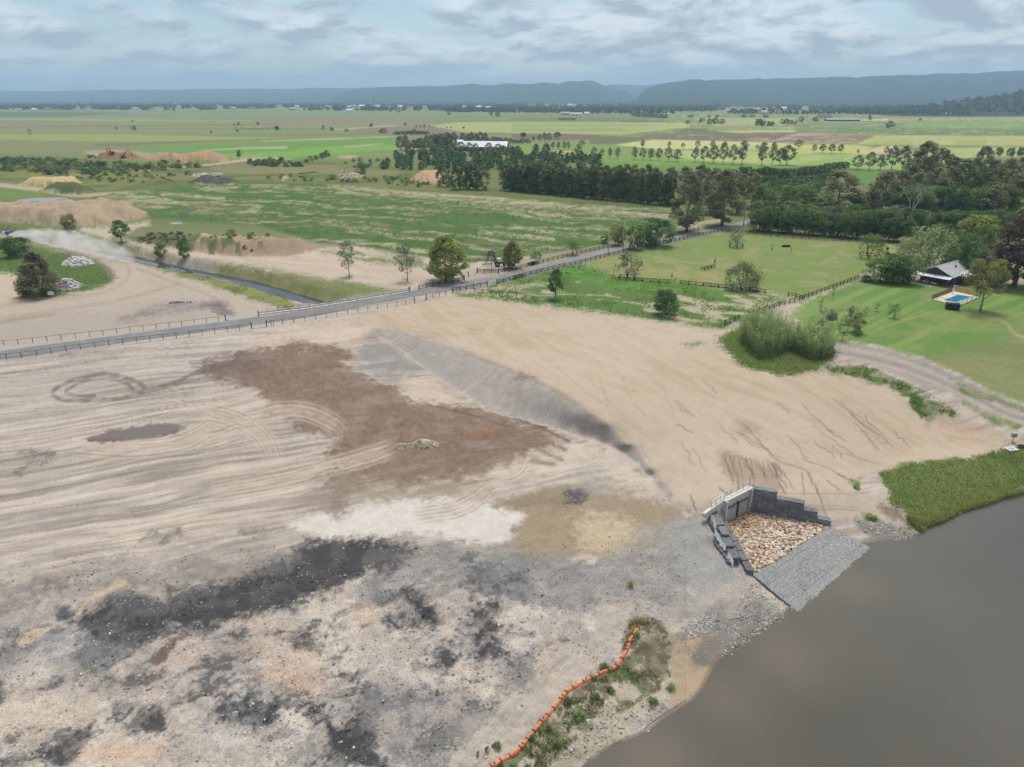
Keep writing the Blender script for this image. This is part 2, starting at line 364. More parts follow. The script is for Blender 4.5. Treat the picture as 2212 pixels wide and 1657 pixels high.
# hole for the swimming pool
POOLW = B4((1590,1055),(1700,1012),(1806,1029),(1692,1072))
DECK = B4((1500,1048),(1668,985),(1872,1032),(1702,1108))
pw = at_ground(POOLW)
_dk = at_ground(DECK); idx = pick(_dk, 1, X, Y); d = sdist(_dk + (_dk - _dk.mean(0))*.03, X[idx], Y[idx]); _dz = float(np.max(Z[idx][d > -1]))
Z[idx] = np.where(d > -.6, np.minimum(Z[idx], _dz - .05), Z[idx]); DECK_Z = _dz + .08
d = sdist(pw + (pw - pw.mean(0))*.04, X[idx], Y[idx]); Z[idx] = np.where(d > 0, DECK_Z - 1.6, Z[idx])
# small unevenness everywhere, coarser on the dug ground
dug = sm(690, 760, V - (.0*U)) * sm(-8.3, -7.6, Z)
flat = np.exp(-((V - 900)/400.)**2)
Z += np.where(Z > -7.9, dug*(.12*(fbm(X, Y, 2.2, 4, 21) - .5) + sm(1150, 1260, V)*(1.1*(fbm(X, Y, 5.0, 5, 22, .55) - .5) + 1.3*(fbm(X, Y, 11.0, 3, 24) - .5) + .3*(fbm(X, Y, 1.3, 3, 23) - .5))), 0) * np.where(U > 1480, .35, 1)
gX, gY, gZ = X.reshape(NV, NU), Y.reshape(NV, NU), Z.reshape(NV, NU)
def ground_px(u, v):
    """the place on the land under picture point (u, v)"""
    fu = np.interp(u, us, np.arange(NU)); fv = np.interp(v, vv, np.arange(NV))
    i = min(int(fu), NU-2); j = min(int(fv), NV-2); a = fu - i; b = fv - j
    r = []
    for g in (gX, gY, gZ): r.append(float((g[j,i]*(1-a) + g[j,i+1]*a)*(1-b) + (g[j+1,i]*(1-a) + g[j+1,i+1]*a)*b))
    return Vector(r)
def hz(x, y):
    """height of the land at (x, y)"""
    z = 0.0
    for _ in range(6):
        u, v = proj(x, y, z); z = float(z0(u, v))
    u, v = proj(x, y, z); return ground_px(float(u), float(v)).z
print('monotone min dy', float(np.min(gY[:-1] - gY[1:])), 'verts', NU*NV)
# ------------------------------------------------------------------ what the land is made of, place by place
NVT = len(U)
col = np.tile(alb(188, 175, 161), (NVT, 1)); spk = np.full(NVT, .35); wet = np.zeros(NVT); reg = np.zeros(NVT, int); grs = np.zeros(NVT)
ALLI = np.arange(NVT)
def mix(idx, m, rgb, a_spk=None, a_wet=None, a_reg=None, a_grs=None):
    m = np.clip(m, 0, 1); c = alb(*rgb) if not isinstance(rgb, np.ndarray) else rgb
    col[idx] = col[idx]*(1 - m[:,None]) + c*m[:,None]
    for arr, v_ in ((spk, a_spk), (wet, a_wet), (grs, a_grs)):
        if v_ is not None: arr[idx] = arr[idx]*(1-m) + v_*m
    if a_reg is not None: reg[idx[m > .5]] = a_reg
def patch(poly, rgb, soft=4, warp=0, wsize=4.0, amt=1.0, seed=0, holes=0.0, hsize=3.0, raise_=0.0, **k):
    idx = pick(poly, soft + warp, U, V)
    if len(idx) == 0: return
    d = sdist(poly, U[idx], V[idx])
    if warp:
        if np.mean(V[idx]) > 560: warp, soft = warp*1.5, soft*2.2
        d = d + warp*2*(fbm(X[idx], Y[idx], wsize, 5, seed + 5, .6) - .5) + soft*1.8*(fbm(X[idx], Y[idx], min(wsize*.18, .7), 3, seed + 9, .65) - .5)
    m = sm(-soft, soft, d)*amt
    if holes: m = m*(1 - holes*sm(.45, .62, fbm(X[idx], Y[idx], hsize, 4, seed + 77)))
    mix(idx, m, rgb, **k)
    if raise_: Z[idx] += raise_*m*(.6 + .9*fbm(X[idx], Y[idx], .9, 3, seed + 3))
def stroke(path, width, rgb, amt=1.0, soft=1.5, breakup=0.0, bsize=2.0, smooth=True, seed=0, lines=0, depth=0.0, ends=0, **k):
    p = smooth_path(path, 5) if smooth and len(path) > 2 else np.asarray(path, float)
    idx, d, s = path_dist(p, U, V, width + soft + 2)
    if len(idx) == 0: return
    if lines:                               # several parallel tyre lines
        tl = float(np.sum(np.hypot(*np.diff(p, axis=0).T))); m = (0.5 + 0.5*np.cos(d/(width/2)*math.pi*lines))*sm(width/2 + soft, width/2 - soft, d)*sm(0, 40, s)*sm(tl, tl - 40, s)
    else: m = sm(width/2 + soft, width/2 - soft, d)
    if ends: tl = float(np.sum(np.hypot(*np.diff(p, axis=0).T))); m = m*sm(0, ends, s)*sm(tl, tl - ends, s)
    m = m*amt
    if breakup: m = m*(1 - breakup*sm(.4, .6, fbm(X[idx], Y[idx], bsize, 3, seed + 31)))
    mix(idx, m, rgb, **k)
    if depth: Z[idx] -= depth*m
WARP = fbm(X, Y, 28, 3, 991)
def dirn(p, q, along, across, seed=0, octs=4, wav=5.0):
    """streaky noise laid along the line p->q on the land"""
    w = at_ground([p, q]); d = w[1]-w[0]; d /= np.hypot(*d); bend = wav*across*(WARP - .5)
    return fbm((X*d[0] + Y*d[1])/along, (-X*d[1] + Y*d[0] + bend)/across, 1.0, octs, seed)

mix(ALLI, sm(640, 470, V), (112, 122, 74), a_grs=.8, a_spk=.15); reg[V < 480] = 6
# ---- the dug-over ground in front: sand and ash grey dragged out in streaks
near = np.nonzero(V > 560)[0]
n1 = dirn((0,1139), (440,1072), 16, 1.4, 1); n2 = fbm(X, Y, 9, 5, 2); n3 = fbm(X, Y, 26, 4, 3); n4 = dirn((0,1139), (440,1072), 30, 3.5, 4)
frt = sm(560, 640, V)
mix(ALLI, frt*sm(.42, .75, n1*.6 + n4*.4)*.6, (152, 145, 138))
mix(ALLI, frt*sm(.50, .8, n2*.5 + n3*.5)*.55, (210, 196, 180))
mix(ALLI, frt*sm(.55, .78, n1)*sm(.4, .7, n3)*.4, (146, 131, 117))
mix(ALLI, frt*sm(.56, .74, dirn((0,1139),(440,1072), 22, 1.1, 71))*sm(.35,.55,fbm(X, Y, 14, 3, 72))*.5, (122, 108, 96))
mix(ALLI, frt*sm(.54, .7, dirn((0,1139),(440,1072), 10, .8, 171))*.4, (140, 124, 109))
mix(ALLI, frt*sm(.56, .72, dirn((0,1139),(440,1060), 12, .75, 172))*.4, (224, 210, 194))
mix(ALLI, frt*sm(.6, .75, dirn((0,1139),(440,1072), 18, 1.0, 73))*sm(.4,.6,fbm(X, Y, 12, 3, 74))*.45, (222, 208, 192))
patch(F((-900,700),(0,790),(450,730),(700,705),(560,800),(0,900),(-900,900)), (178, 171, 163), 20, 14, 8, .35)
# lower spoil ground, patchy: pale, peach, grey and black shale
low = np.nonzero(V > 1140)[0]
lw = sm(1190, 1330, V[low] + (U[low]-500)*.10)*sm(1720, 1450, U[low] + (V[low]-1200)*.4)
a = fbm(X[low], Y[low], 7, 6, 41, .6); b = fbm(X[low], Y[low], 4.5, 7, 42, .68); c = fbm(X[low], Y[low], 10, 5, 43, .6); e = fbm(X[low], Y[low], 1.3, 4, 44, .65)
dg_ = dirn((150,1450),(900,1190), 4.5, 1.5, 45, 5)
mix(low, lw*.85, (188, 177, 165), a_spk=1.0)
mix(low, lw*sm(.5, .72, a)*.7, (216, 204, 188)); mix(low, lw*sm(.56, .76, c)*.45, (208, 182, 158))
mix(low, lw*sm(.44, .62, b*.5 + c*.15 + e*.2 + dg_[low]*.15)*.8, (148, 143, 138))
mix(low, lw*sm(.53, .63, b*.4 + e*.3 + dg_[low]*.3)*.72, (80, 79, 80))
mix(low, lw*sm(.6, .72, e)*.35, (226, 220, 210))
DK = (70, 70, 72)
# the long dark bank
patch(D1((420,520),(750,400),(1000,375),(1250,330),(1500,255),(1800,130),(2000,55)) + D2((120,30),(350,30),(600,50),(800,110),(760,200),(600,260),(420,330),(200,430),(60,430)) + D1((1850,430),(1600,510),(1200,640),(1080,650),(850,740),(800,810),(500,880),(440,800),(560,640)), DK, 7, 14, 3, .96, 1, holes=.12, hsize=2.5, a_spk=.9)
patch(D1((820,760),(1130,640),(1300,560),(1700,380),(1900,240),(2100,170),(2150,250),(1700,480),(1200,660),(900,760)), (82, 81, 80), 8, 8, 4, .8, 2)
patch(D1((0,700),(200,500),(380,420),(420,560),(300,640),(0,900)), (140, 137, 133), 10, 14, 4, .7, 3, holes=.5)
patch(D1((430,620),(560,560),(600,700),(850,780),(480,880),(100,900),(60,760),(200,660)), (158, 156, 154), 8, 12, 4, .6, 3, holes=.4)
patch(D1((0,330),(400,280),(800,180),(1300,140),(1900,60),(1900,180),(1300,330),(800,400),(400,420),(0,560)), (148, 142, 136), 14, 16, 5, .75, 4, holes=.4)
patch(D1((440,500),(480,450),(680,330),(790,285),(810,305),(720,370),(560,440)), (204, 184, 156), 3, 4, 3, .9, 5)
patch(D1((120,690),(200,620),(330,580),(380,545),(370,590),(250,660),(140,720)), (204, 184, 158), 3, 4, 3, .85, 6)
patch(D1((885,865),(990,790),(1100,695),(1170,672),(1120,740),(1050,835),(1000,862),(930,850)), (118, 101, 90), 2, 3, 2, .95, 7, a_spk=.3)
patch(D1((300,300),(430,310),(380,350),(270,340)), (112, 111, 110), 5, 6, 2, .8, 8)
patch(D1((360,470),(430,450),(440,520),(360,535)), (92, 92, 94), 3, 4, 2, .9, 9)
patch(D1((290,635),(360,590),(410,600),(330,640)), (92, 92, 94), 3, 4, 2, .85, 9)
# second dark band and the grey shale below the pale flat
patch(D2((800,90),(1050,100),(1250,160),(1430,110),(1760,130),(1900,230),(2120,210),(2150,270),(1950,360),(1700,400),(1500,330),(1200,330),(1050,300),(850,330),(600,420),(350,420),(450,300),(750,200)), (142, 140, 137), 9, 14, 4, .8, 11, holes=.3, a_spk=.85)
patch(D2((1060,170),(1160,160),(1290,230),(1400,290),(1560,330),(1700,410),(1900,415),(1890,470),(1820,500),(1740,470),(1560,450),(1400,390),(1250,380),(1180,330),(1100,250)), (94, 95, 98), 6, 14, 2.5, .85, 12, holes=.35, hsize=1.5)
for q, sd in ((D2((620,520),(700,500),(850,540),(840,590),(760,640),(640,620)),13),(D2((1030,590),(1200,470),(1330,400),(1380,430),(1330,580),(1340,720),(1190,660)),14),(D2((900,740),(1100,760),(1330,720),(1400,800),(1050,850),(950,830)),15),
              (D1((1510,1060),(1700,1030),(1880,975),(1900,1120),(1800,1130),(1700,1225),(1600,1210),(1560,1250),(1520,1180)),16),(D1((1900,960),(1960,970),(2070,1120),(2200,1300),(2190,1430),(2060,1300),(1980,1120)),17),
              (D1((730,1210),(820,1170),(980,1150),(1040,1230),(860,1285),(700,1290)),18),(D1((0,1491),(150,1440),(400,1370),(560,1260),(520,1400),(440,1491)),19),(D2((300,1300),(480,1100),(560,1200),(560,1350),(420,1440),(600,1491),(300,1491)),20),
              (D1((1050,1290),(1100,1290),(1105,1340),(1075,1345)),21),(D2((0,700),(100,640),(250,600),(180,680),(60,740)),22),(D2((850,490),(900,520),(940,560),(900,550)),23),(D2((690,1380),(1000,1270),(1100,1220),(1000,1330),(700,1440)),24),(D2((760,400),(870,480),(960,570),(870,530),(780,440)),25),(D2((1180,650),(1330,720),(1450,820),(1380,850),(1250,750)),26),(D2((0,980),(60,960),(150,1080),(240,1160),(100,1130)),27),(D2((330,880),(520,930),(560,1010),(480,1060),(350,980)),28),(D1((450,925),(560,900),(600,960),(490,985)),29),(D1((1340,1040),(1500,1130),(1450,1190),(1350,1150)),30)):
    patch(q, DK, 6, 19, 2.4, .93, sd, holes=.3, hsize=1.2, a_spk=.9)
for q, sd in ((D1((1690,850),(1780,830),(1820,900),(1900,950),(1750,940)),31),(D1((500,1400),(720,1310),(1000,1340),(1020,1420),(900,1491),(460,1491)),32),(D2((0,760),(120,800),(300,1020),(100,960),(0,960)),33),(D2((440,470),(560,450),(600,500),(480,600),(350,560)),34),(D2((1020,1120),(1090,1130),(1060,1180),(1010,1170)),35)):
    patch(q, (208, 178, 154), 8, 12, 3, .55, sd)
for q, c_, a_, sd in ((D1((0,950),(400,980),(640,1000),(560,1200),(200,1300),(0,1250)), (212,195,174), .6, 36), (D1((1500,780),(2100,640),(2212,760),(2000,950),(1700,960)), (206,186,165), .5, 37), (D1((520,1320),(1100,1330),(1300,1491),(450,1491)), (206,182,160), .55, 38), (D1((1480,940),(1700,985),(1650,1045),(1500,1025)), (208,203,196), .7, 39), (D1((1300,1180),(1560,1200),(1560,1330),(1350,1300)), (208,202,194), .6, 40), (D2((560,950),(900,1000),(1250,1130),(1050,1300),(700,1400),(480,1250)), (150,146,142), .55, 41), (D1((0,560),(120,640),(60,760),(0,780)), (128,126,124), .6, 42)):
    patch(q, c_, 9, 18, 3, a_, sd, holes=.3, hsize=2.5)
# the brown damp fill
BR = (133, 111, 95)
patch(C1((1230,235),(1450,180),(1700,130),(2000,100),(2130,115)) + C2((40,110),(150,180),(110,250),(300,330),(450,420),(560,480),(760,490),(1000,530),(1130,560),(1380,640),(1530,720),(1500,800),(1300,850),(1240,870),(1000,910),(780,960),(400,1000),(60,1000),(-90,950),(100,880),(0,820)) + C1((2150,700),(1900,620),(1720,560),(1650,440),(1500,330),(1300,330)), BR, 5, 12, 4, .92, 51, a_spk=.75, holes=.12, hsize=3, raise_=.3)
patch(C1((2000,980),(2212,900)) + C2((300,960),(750,960),(1000,930),(1050,1000),(900,1100),(400,1120),(0,1180)) + C1((1850,1150)), (150, 136, 120), 9, 12, 5, .7, 52, holes=.4)
patch(C1((1250,240),(1480,190),(1640,190),(1660,280),(1450,310),(1280,320)), (112, 102, 94), 6, 9, 4, .6, 53)
patch(C2((860,690),(1000,640),(1100,690),(950,720)), (152, 112, 78), 6, 8, 3, .6, 54)
bi = pick(C1((1230,100),(2212,1000)) + C2((0,100),(1530,1000)), 0, U, V)
mix(bi, sm(.5, .7, dirn((1100,830),(1130,905), 1.5, .5, 61)[bi])*.22*(np.linalg.norm(col[bi] - alb(*BR), axis=1) < .06), (92, 74, 62))
# pale flat, khaki ground, coal spot
patch(C1((1830,1260),(2000,1200)) + C2((0,1195),(330,1130),(700,1085),(1000,1115),(1150,1160),(1300,1190),(1180,1260),(1150,1340),(900,1390),(700,1290),(300,1330),(0,1320)) + C1((2000,1320)), (222, 214, 204), 5, 8, 3, .9, 55, a_spk=.5)
patch(C2((1080,1090),(1500,1000),(1700,1030),(1950,1050),(2160,1110),(2230,1200),(2060,1380),(1850,1460),(1250,1440),(1180,1300),(1280,1200)), (160, 144, 117), 6, 10, 4, .9, 56, a_spk=.7)
patch(C2((1540,1240),(1750,1200),(1950,1220),(2060,1330),(1900,1450),(1650,1440)), (205, 188, 156), 10, 12, 4, .75, 57)
patch(C2((1080,1080),(1400,1040),(1560,1100),(1500,1140),(1200,1160),(1060,1130)), (142, 128, 104), 8, 8, 4, .7, 58)
patch(C2((1510,1020),(1640,1025),(1680,1080),(1600,1112),(1520,1112)), (84, 84, 87), 3, 6, 1.5, .92, 59, holes=.3, hsize=1)
patch(C2((1600,900),(1800,880),(1900,1000),(1700,1060),(1600,1000)), (166, 160, 153), 10, 10, 3, .7, 60)
patch(C2((1300,800),(1560,720),(1760,740),(1900,830),(2100,1000),(2180,1100),(2000,1050),(1850,980),(1700,860),(1400,930),(1100,980),(1050,930)), (210, 196, 180), 8, 10, 4, .75, 62)
patch(C1((1540,60),(1800,-20),(2212,-40)) + C2((230,20),(220,90),(100,110),(0,90)) + C1((1900,90),(1650,120)), (208, 189, 170), 8, 9, 6, .8, 63)
patch(C2((200,70),(330,70),(480,170),(560,260),(470,300),(470,380),(330,330),(180,220)), (146, 143, 139), 6, 10, 3, .8, 64, holes=.3)
patch(C2((480,320),(620,300),(800,430),(900,480),(640,470),(520,450)), (206, 188, 168), 5, 8, 4, .8, 65)
stroke(TOE[1:], 7, (202, 190, 176), .8, 3, a_spk=.6)
stroke(C2((1480,640),(1760,735),(1950,840),(2100,980),(2212,1100)), 16, (208, 196, 182), .7, 6)
# wheel tracks
TK = (120, 106, 95)
for p, w_, c_, a_ in ((C1((940,410),(880,350),(700,297),(520,318),(370,378),(335,425),(400,458),(560,462),(750,448),(920,405),(1100,352),(1270,280)), 9, TK, .8),
                      (C1((850,400),(800,350),(700,325),(560,333),(450,378),(420,410),(480,435),(600,432)), 8, TK, .8),
                      (C1((760,455),(960,405),(1100,370),(1260,330)), 7, TK, .6),
                      (C1((0,295),(400,240),(820,185)), 3, TK, .6)):
    stroke(p, w_, c_, a_, 2, .45, 1.2, depth=.05)
for p in (C1((1240,525),(1420,560),(1580,620),(1690,720),(1750,870)), C1((1580,580),(1750,540),(1950,545),(2120,620),(2200,700)), C1((1190,760),(1400,700),(1560,640)), C1((450,745),(800,770),(1150,730),(1380,610)),
          C2((0,900),(250,830),(460,760)), C2((520,1200),(800,1160),(960,1080),(1060,990)), C2((1040,940),(1190,900),(1250,800)), C2((1600,850),(1700,800),(1690,750)), C1((1300,1050),(1800,960),(2212,860))):
    stroke(p, 40, (200, 184, 166), .55, 12, .25, 3, ends=60); stroke(p, 40, (224, 208, 190), .6, 6, .35, 2, lines=4, depth=.05); stroke(p, 42, (112, 96, 84), .4, 6, .45, 1.5, lines=5)
for p in (C2((870,900),(1000,850),(1080,780)), C2((1140,880),(1170,800),(1130,700)), C2((1300,850),(1440,870)), C2((1330,780),(1490,840)), C2((1400,740),(1510,780))):
    stroke(p, 9, (132, 112, 96), .7, 3, .3, 1.2)
stroke(C2((640,500),(900,560),(1150,640)), 2.5, (90, 70, 60), .7, 1.5, .2); stroke(C2((1190,580),(1380,650),(1530,725)), 6, (104, 80, 66), .75, 2, .2, depth=-.1)
for q in (C1((870,1370),(960,1300),(1160,1265),(1180,1300),(1080,1360),(930,1372)), C1((1530,1290),(1800,1270),(1660,1320),(1560,1315)), C1((200,780),(340,790),(340,815),(120,800)), C1((90,920),(230,820),(240,840),(120,940)), C1((250,870),(300,835),(310,860),(270,885))):
    patch(q, (98, 88, 80), 4, 6, 1.2, .7, 81, holes=.4, hsize=1)
patch(C1((2212,1040),(2100,1070),(2060,1180),(2120,1210),(2212,1190)), (128, 112, 98), 6, 6, 3, .6, 82)
patch(C1((380,168),(450,160),(470,175),(400,182)), (96, 94, 92), 3, 3, 1, .8, 83)
# the mud pool
patch(C1((545,712),(600,680),(700,650),(850,625),(1080,600),(1190,630),(1120,668),(1010,690),(860,712),(640,733)), (128, 115, 106), 1.5, 2.5, 2, 1.0, 91, a_spk=.0, a_wet=.75)
patch(C1((480,735),(600,665),(900,600),(1100,580),(1220,630),(1000,715),(700,755)), (214, 200, 184), 5, 3, 3, .35, 92)
patch(C1((545,712),(600,680),(700,650),(850,625),(1080,600),(1190,630),(1120,668),(1010,690),(860,712),(640,733)), (124, 111, 102), 1.5, 2.5, 2, 1.0, 91, a_spk=.0, a_wet=.75)
for q in (C1((560,715),(800,712),(1000,695),(1060,680)), C1((1030,685),(1120,660),(1180,640))): stroke(q, 3, (82, 72, 66), .7, 1.5, .3)

patch(F((1250,1245),(1340,1185),(1440,1125),(1500,1112),(1555,1200),(1640,1262),(1600,1330),(1450,1345),(1350,1300),(1250,1325),(1100,1270)), (158, 154, 149), 8, 14, 3, .75, 98, holes=.25, hsize=3, a_spk=1.0)
patch(F((1420,1150),(1500,1125),(1545,1200),(1600,1270),(1520,1260),(1440,1200)), (146, 144, 141), 8, 12, 2.5, .6, 99, holes=.3, a_spk=1.0)
# ---- ramps, bank of the river
patch(D2((1000,1491),(1150,1330),(1300,1170),(1480,960),(1640,820),(1850,690),(2000,560),(2150,440),(2300,420)) + D3((1330,330),(1280,520),(1000,800),(820,930),(560,1210),(300,1420),(120,1559)), (190, 178, 163), 5, 7, 4, .85, 101, a_spk=.25)
patch(D2((560,1491),(700,1390),(1000,1270),(1180,1120),(1330,1000),(1500,880),(1560,900),(1400,1020),(1250,1180),(1100,1340),(960,1491)), (142, 138, 134), 7, 12, 2, .75, 104, holes=.3, hsize=2, a_spk=1.0)
for k_ in range(6):
    o_ = k_*14; stroke([(a_[0]+o_*.9, a_[1]+o_*.3) for a_ in D2((1040,1440),(1320,1130),(1560,880),(1850,650),(2080,440))], 3, (205, 194, 180) if k_ % 2 else (160, 150, 139), .5, 2, .5, 3)
patch(D3((1330,330),(1500,180),(1900,380),(1800,520),(1780,800),(1600,1050),(1100,1500),(900,1640),(60,1640),(400,1400),(850,890),(1340,600)), (188, 176, 154), 5, 6, 3, .8, 102, a_spk=.8)
wv = pick(D3((200,150),(1900,1560)), 0, U, V); wm = sdist(D3((1380,400),(1450,240),(1520,200),(1700,260),(1860,480),(1760,640),(1720,830),(1500,960),(1100,1180),(900,1330),(700,1559),(160,1559),(420,1400),(830,940),(930,840),(1200,700),(1350,590)), U[wv], V[wv])
mix(wv, sm(-4, 6, wm)*sm(.48, .62, fbm(X[wv], Y[wv], 2.4, 4, 111))*.75, (98, 108, 68), a_grs=.8)
mix(wv, sm(-4, 6, wm)*sm(.55, .65, fbm(X[wv], Y[wv], 1.4, 4, 112))*.7, (92, 82, 66))
patch(D3((1480,420),(1650,330),(1850,470),(1760,640),(1700,820),(1560,760),(1540,560)), (110, 106, 84), 6, 9, 2, .7, 113, holes=.3, a_grs=.6)
patch(D3((1250,690),(1400,590),(1520,700),(1500,800),(1360,720)), (92, 112, 62), 5, 7, 2, .75, 114, a_grs=1)
patch(D3((1460,180),(1350,350),(1370,440),(1460,330),(1720,330),(1740,280),(1520,200)), (104, 92, 78), 4, 6, 1.5, .75, 115, holes=.3)
patch(D3((1850,450),(2000,390),(2180,360),(2212,400),(2212,640),(2140,760),(2090,850),(1880,1010),(1800,960),(1840,800),(1790,700)), (182, 160, 130), 5, 6, 3, .9, 116, a_spk=.3)
patch(F((1490,1410),(1560,1345),(1630,1292),(1690,1318),(1745,1300),(1690,1345),(1640,1376),(1590,1404),(1550,1440),(1500,1445)), (122, 118, 113), 6, 8, 1.5, .8, 217, a_spk=1.0)
patch(F((1600,1260),(1640,1275),(1690,1315),(1650,1330),(1590,1320)), (142, 138, 133), 6, 8, 2, .6, 218, a_spk=1.0)
patch(D3((1800,420),(1950,310),(2100,200),(2300,60),(2300,340),(2050,370),(1900,470)), (128, 126, 122), 5, 8, 2, .8, 117, a_spk=.9)
patch(C4((0,700),(150,640),(330,600),(560,990),(700,1160),(820,1290),(900,1416),(300,1416),(0,1200)), (168, 165, 160), 8, 8, 3, .75, 118, a_spk=.85)
patch(C4((850,1290),(1000,1416),(600,1440),(400,1400),(700,1280)), (196, 180, 162), 8, 8, 3, .6, 119)
sh = np.array(SHORE); idx, d, s = path_dist(smooth_path(sh, 3), U, V, 60)
mix(idx, sm(16, 3, d)*.7, (112, 98, 84), a_wet=.35)
patch(SHORE + F((3200,2600),(900,2600)), (80, 74, 66), 4, 0, amt=.9, a_reg=9)

# ---- the smooth sandy embankment
EMB = CREST + C2((2100,950),(2212,1075)) + C4((120,600),(240,510),(470,440),(780,285),(1090,340),(1400,450),(1530,520),(1680,640)) + C3((1100,1180),(1240,1000),(1400,1020),(1700,950),(1980,930),(2060,870),(1900,830),(1720,760),(1640,720),(1540,640),(1480,590),(1400,510),(1230,480),(1080,430),(900,400),(750,430),(620,430),(380,360),(290,280),(200,210),(260,200),(350,160),(280,120)) + F((1560,712),(1450,695),(1400,688),(1290,672),(1130,652),(1010,637),(960,640),(880,660),(780,680),(740,695))
SA = (197, 179, 156)
patch(EMB, SA, 3, 3, 3, 1.0, 121, a_spk=.12, a_reg=1)
ei = np.nonzero(reg == 1)[0]
en = dirn((1100,760),(1400,980), 14, 2.2, 122); en2 = dirn((1600,870),(1850,1010), 12, 1.6, 123); en3 = fbm(X, Y, 22, 4, 124); wr = sm(1350, 1600, U)
es = en*(1-wr) + en2*wr
mix(ei, sm(.45, .8, es[ei])*.5, (178, 160, 128)); mix(ei, sm(.5, .75, en3[ei])*.4, (206, 190, 170)); mix(ei, sm(.55, .8, 1-es[ei])*.3, (182, 166, 146))
patch(C3((270,900),(450,960),(640,1010),(690,1180),(480,1150),(400,1130),(300,1050)), (160, 138, 118), 5, 6, 2, .7, 125)
patch(C3((380,720),(520,760),(560,830),(420,800)), (158, 138, 118), 6, 6, 2, .6, 126)
patch(C3((1240,480),(1400,510),(1500,590),(1440,610),(1260,520)), (196, 180, 160), 4, 5, 1.5, .8, 127, a_spk=.7)
patch(C3((1110,1180),(1350,1180),(1450,1290),(1440,1380),(1200,1340),(1000,1350),(850,1250),(950,1190)), (192, 176, 158), 5, 6, 2, .8, 128, a_spk=.5)
patch(C3((1000,1040),(1300,1000),(1650,860),(2000,880),(1980,940),(1700,960),(1400,1020),(1200,1080)), (205, 186, 164), 5, 5, 3, .7, 129, a_reg=1)
patch(C3((1660,730),(1800,730),(1900,800),(2060,850),(2000,890),(1700,840)), (194, 170, 142), 4, 5, 2, .8, 130, a_spk=.6)
rr = random.Random(5)
def rill(p, q, wob, w_, dk=.75, dp=.12):
    pts = []; n_ = 7
    for i in range(n_):
        t = i/(n_-1); pts.append((p[0]+(q[0]-p[0])*t + rr.uniform(-wob, wob)*(0 if i in (0,n_-1) else 1), p[1]+(q[1]-p[1])*t + rr.uniform(-wob, wob)*.6))
    stroke(pts, w_, (104, 84, 70), dk, 1.4, .25, 2, seed=rr.randint(0,99), depth=dp)
for p, q in (((1000,580),(1340,860)),((1040,600),(1300,840)),((1130,730),(1290,910)),((1110,650),(1240,760)),((800,620),(1000,790)),((870,750),(1130,930)),((880,850),(1010,950)),((700,810),(840,960)),((1200,690),(1380,890)),((1380,790),(1490,890)),
             ((380,790),(590,910)),((430,740),(620,940)),((280,750),(390,860)),((590,940),(860,1060)),((800,950),(1080,1080)),((0,740),(110,800)),((40,850),(110,1000)),((110,900),(200,1050)),((1300,1000),(1080,930)),((650,600),(720,680)),((170,460),(260,540)),((960,780),(1080,850)),((1220,830),(1270,900)),((0,600),(120,690)),((440,840),(660,960)),((20,640),(80,670)),((1180,780),(1340,870)),((1000,880),(1060,960))):
    rill(C3(p)[0], C3(q)[0], 4, 1.7)
for k_ in range(15):
    x_ = 290 + k_*26; rill(C3((x_, 930 + k_*5))[0], C3((x_ + rr.uniform(30,110), 1080 + rr.uniform(-20,90)))[0], 3, 2.4 if k_ in (6, 12, 13) else 1.8, .8)
for p, q in (((800,1050),(820,1180)),((840,1050),(900,1180)),((620,1000),(690,1180)),((960,1100),(1050,1170)),((900,1150),(960,1330)),((1030,1060),(1120,1110)),((280,1150),(330,1190)),((90,1190),(130,1290))):
    rill(C3(p)[0], C3(q)[0], 3, 2.6, .8, .15)
for p, q in (((700,1185),(1150,1180)),((820,1265),(1150,1270)),((840,1280),(1180,1290))): rill(C3(p)[0], C3(q)[0], 1.5, 1.6, .5)
for k_ in range(26):
    a_ = C2((rr.uniform(1250,2150), rr.uniform(250,760)))[0]; rill(a_, (a_[0]+rr.uniform(15,60), a_[1]+rr.uniform(15,60)), 2, 1.3, .4, .03)
for k_ in range(30):
    a_ = B2((rr.uniform(1000,2200), rr.uniform(930,1250)))[0]; rill(a_, (a_[0]+rr.uniform(15,50), a_[1]+rr.uniform(3,16)), 1, 1.3, .25, .0)
# batter
BAT = CREST + TOE[::-1]
patch(BAT, (180, 171, 161), 1.5, 2, 1.5, .97, 131, a_spk=.8, a_reg=1)
bt = np.nonzero(sdist(BAT, U, V) > 0)[0] if False else pick(BAT, 0, U, V)
bm = sm(-1, 3, sdist(BAT, U[bt], V[bt])); bl = dirn((1050,800),(1020,835), 5, .7, 132)[bt]; bb = fbm(X[bt], Y[bt], 8, 4, 133)
mix(bt, bm*sm(.5, .75, bl)*.45, (158, 150, 142)); mix(bt, bm*sm(.45, .7, bb)*.4, (168, 163, 157)); mix(bt, bm*sm(.6,.8,1-bb)*.35, (186, 170, 154))
stroke(CREST[4:13], 9, (158, 134, 114), .5, 4, .3, 3)
patch(C2((1190,330),(1230,290),(1320,315),(1260,325)), (112, 97, 86), 3, 3, 2, .7, 134)

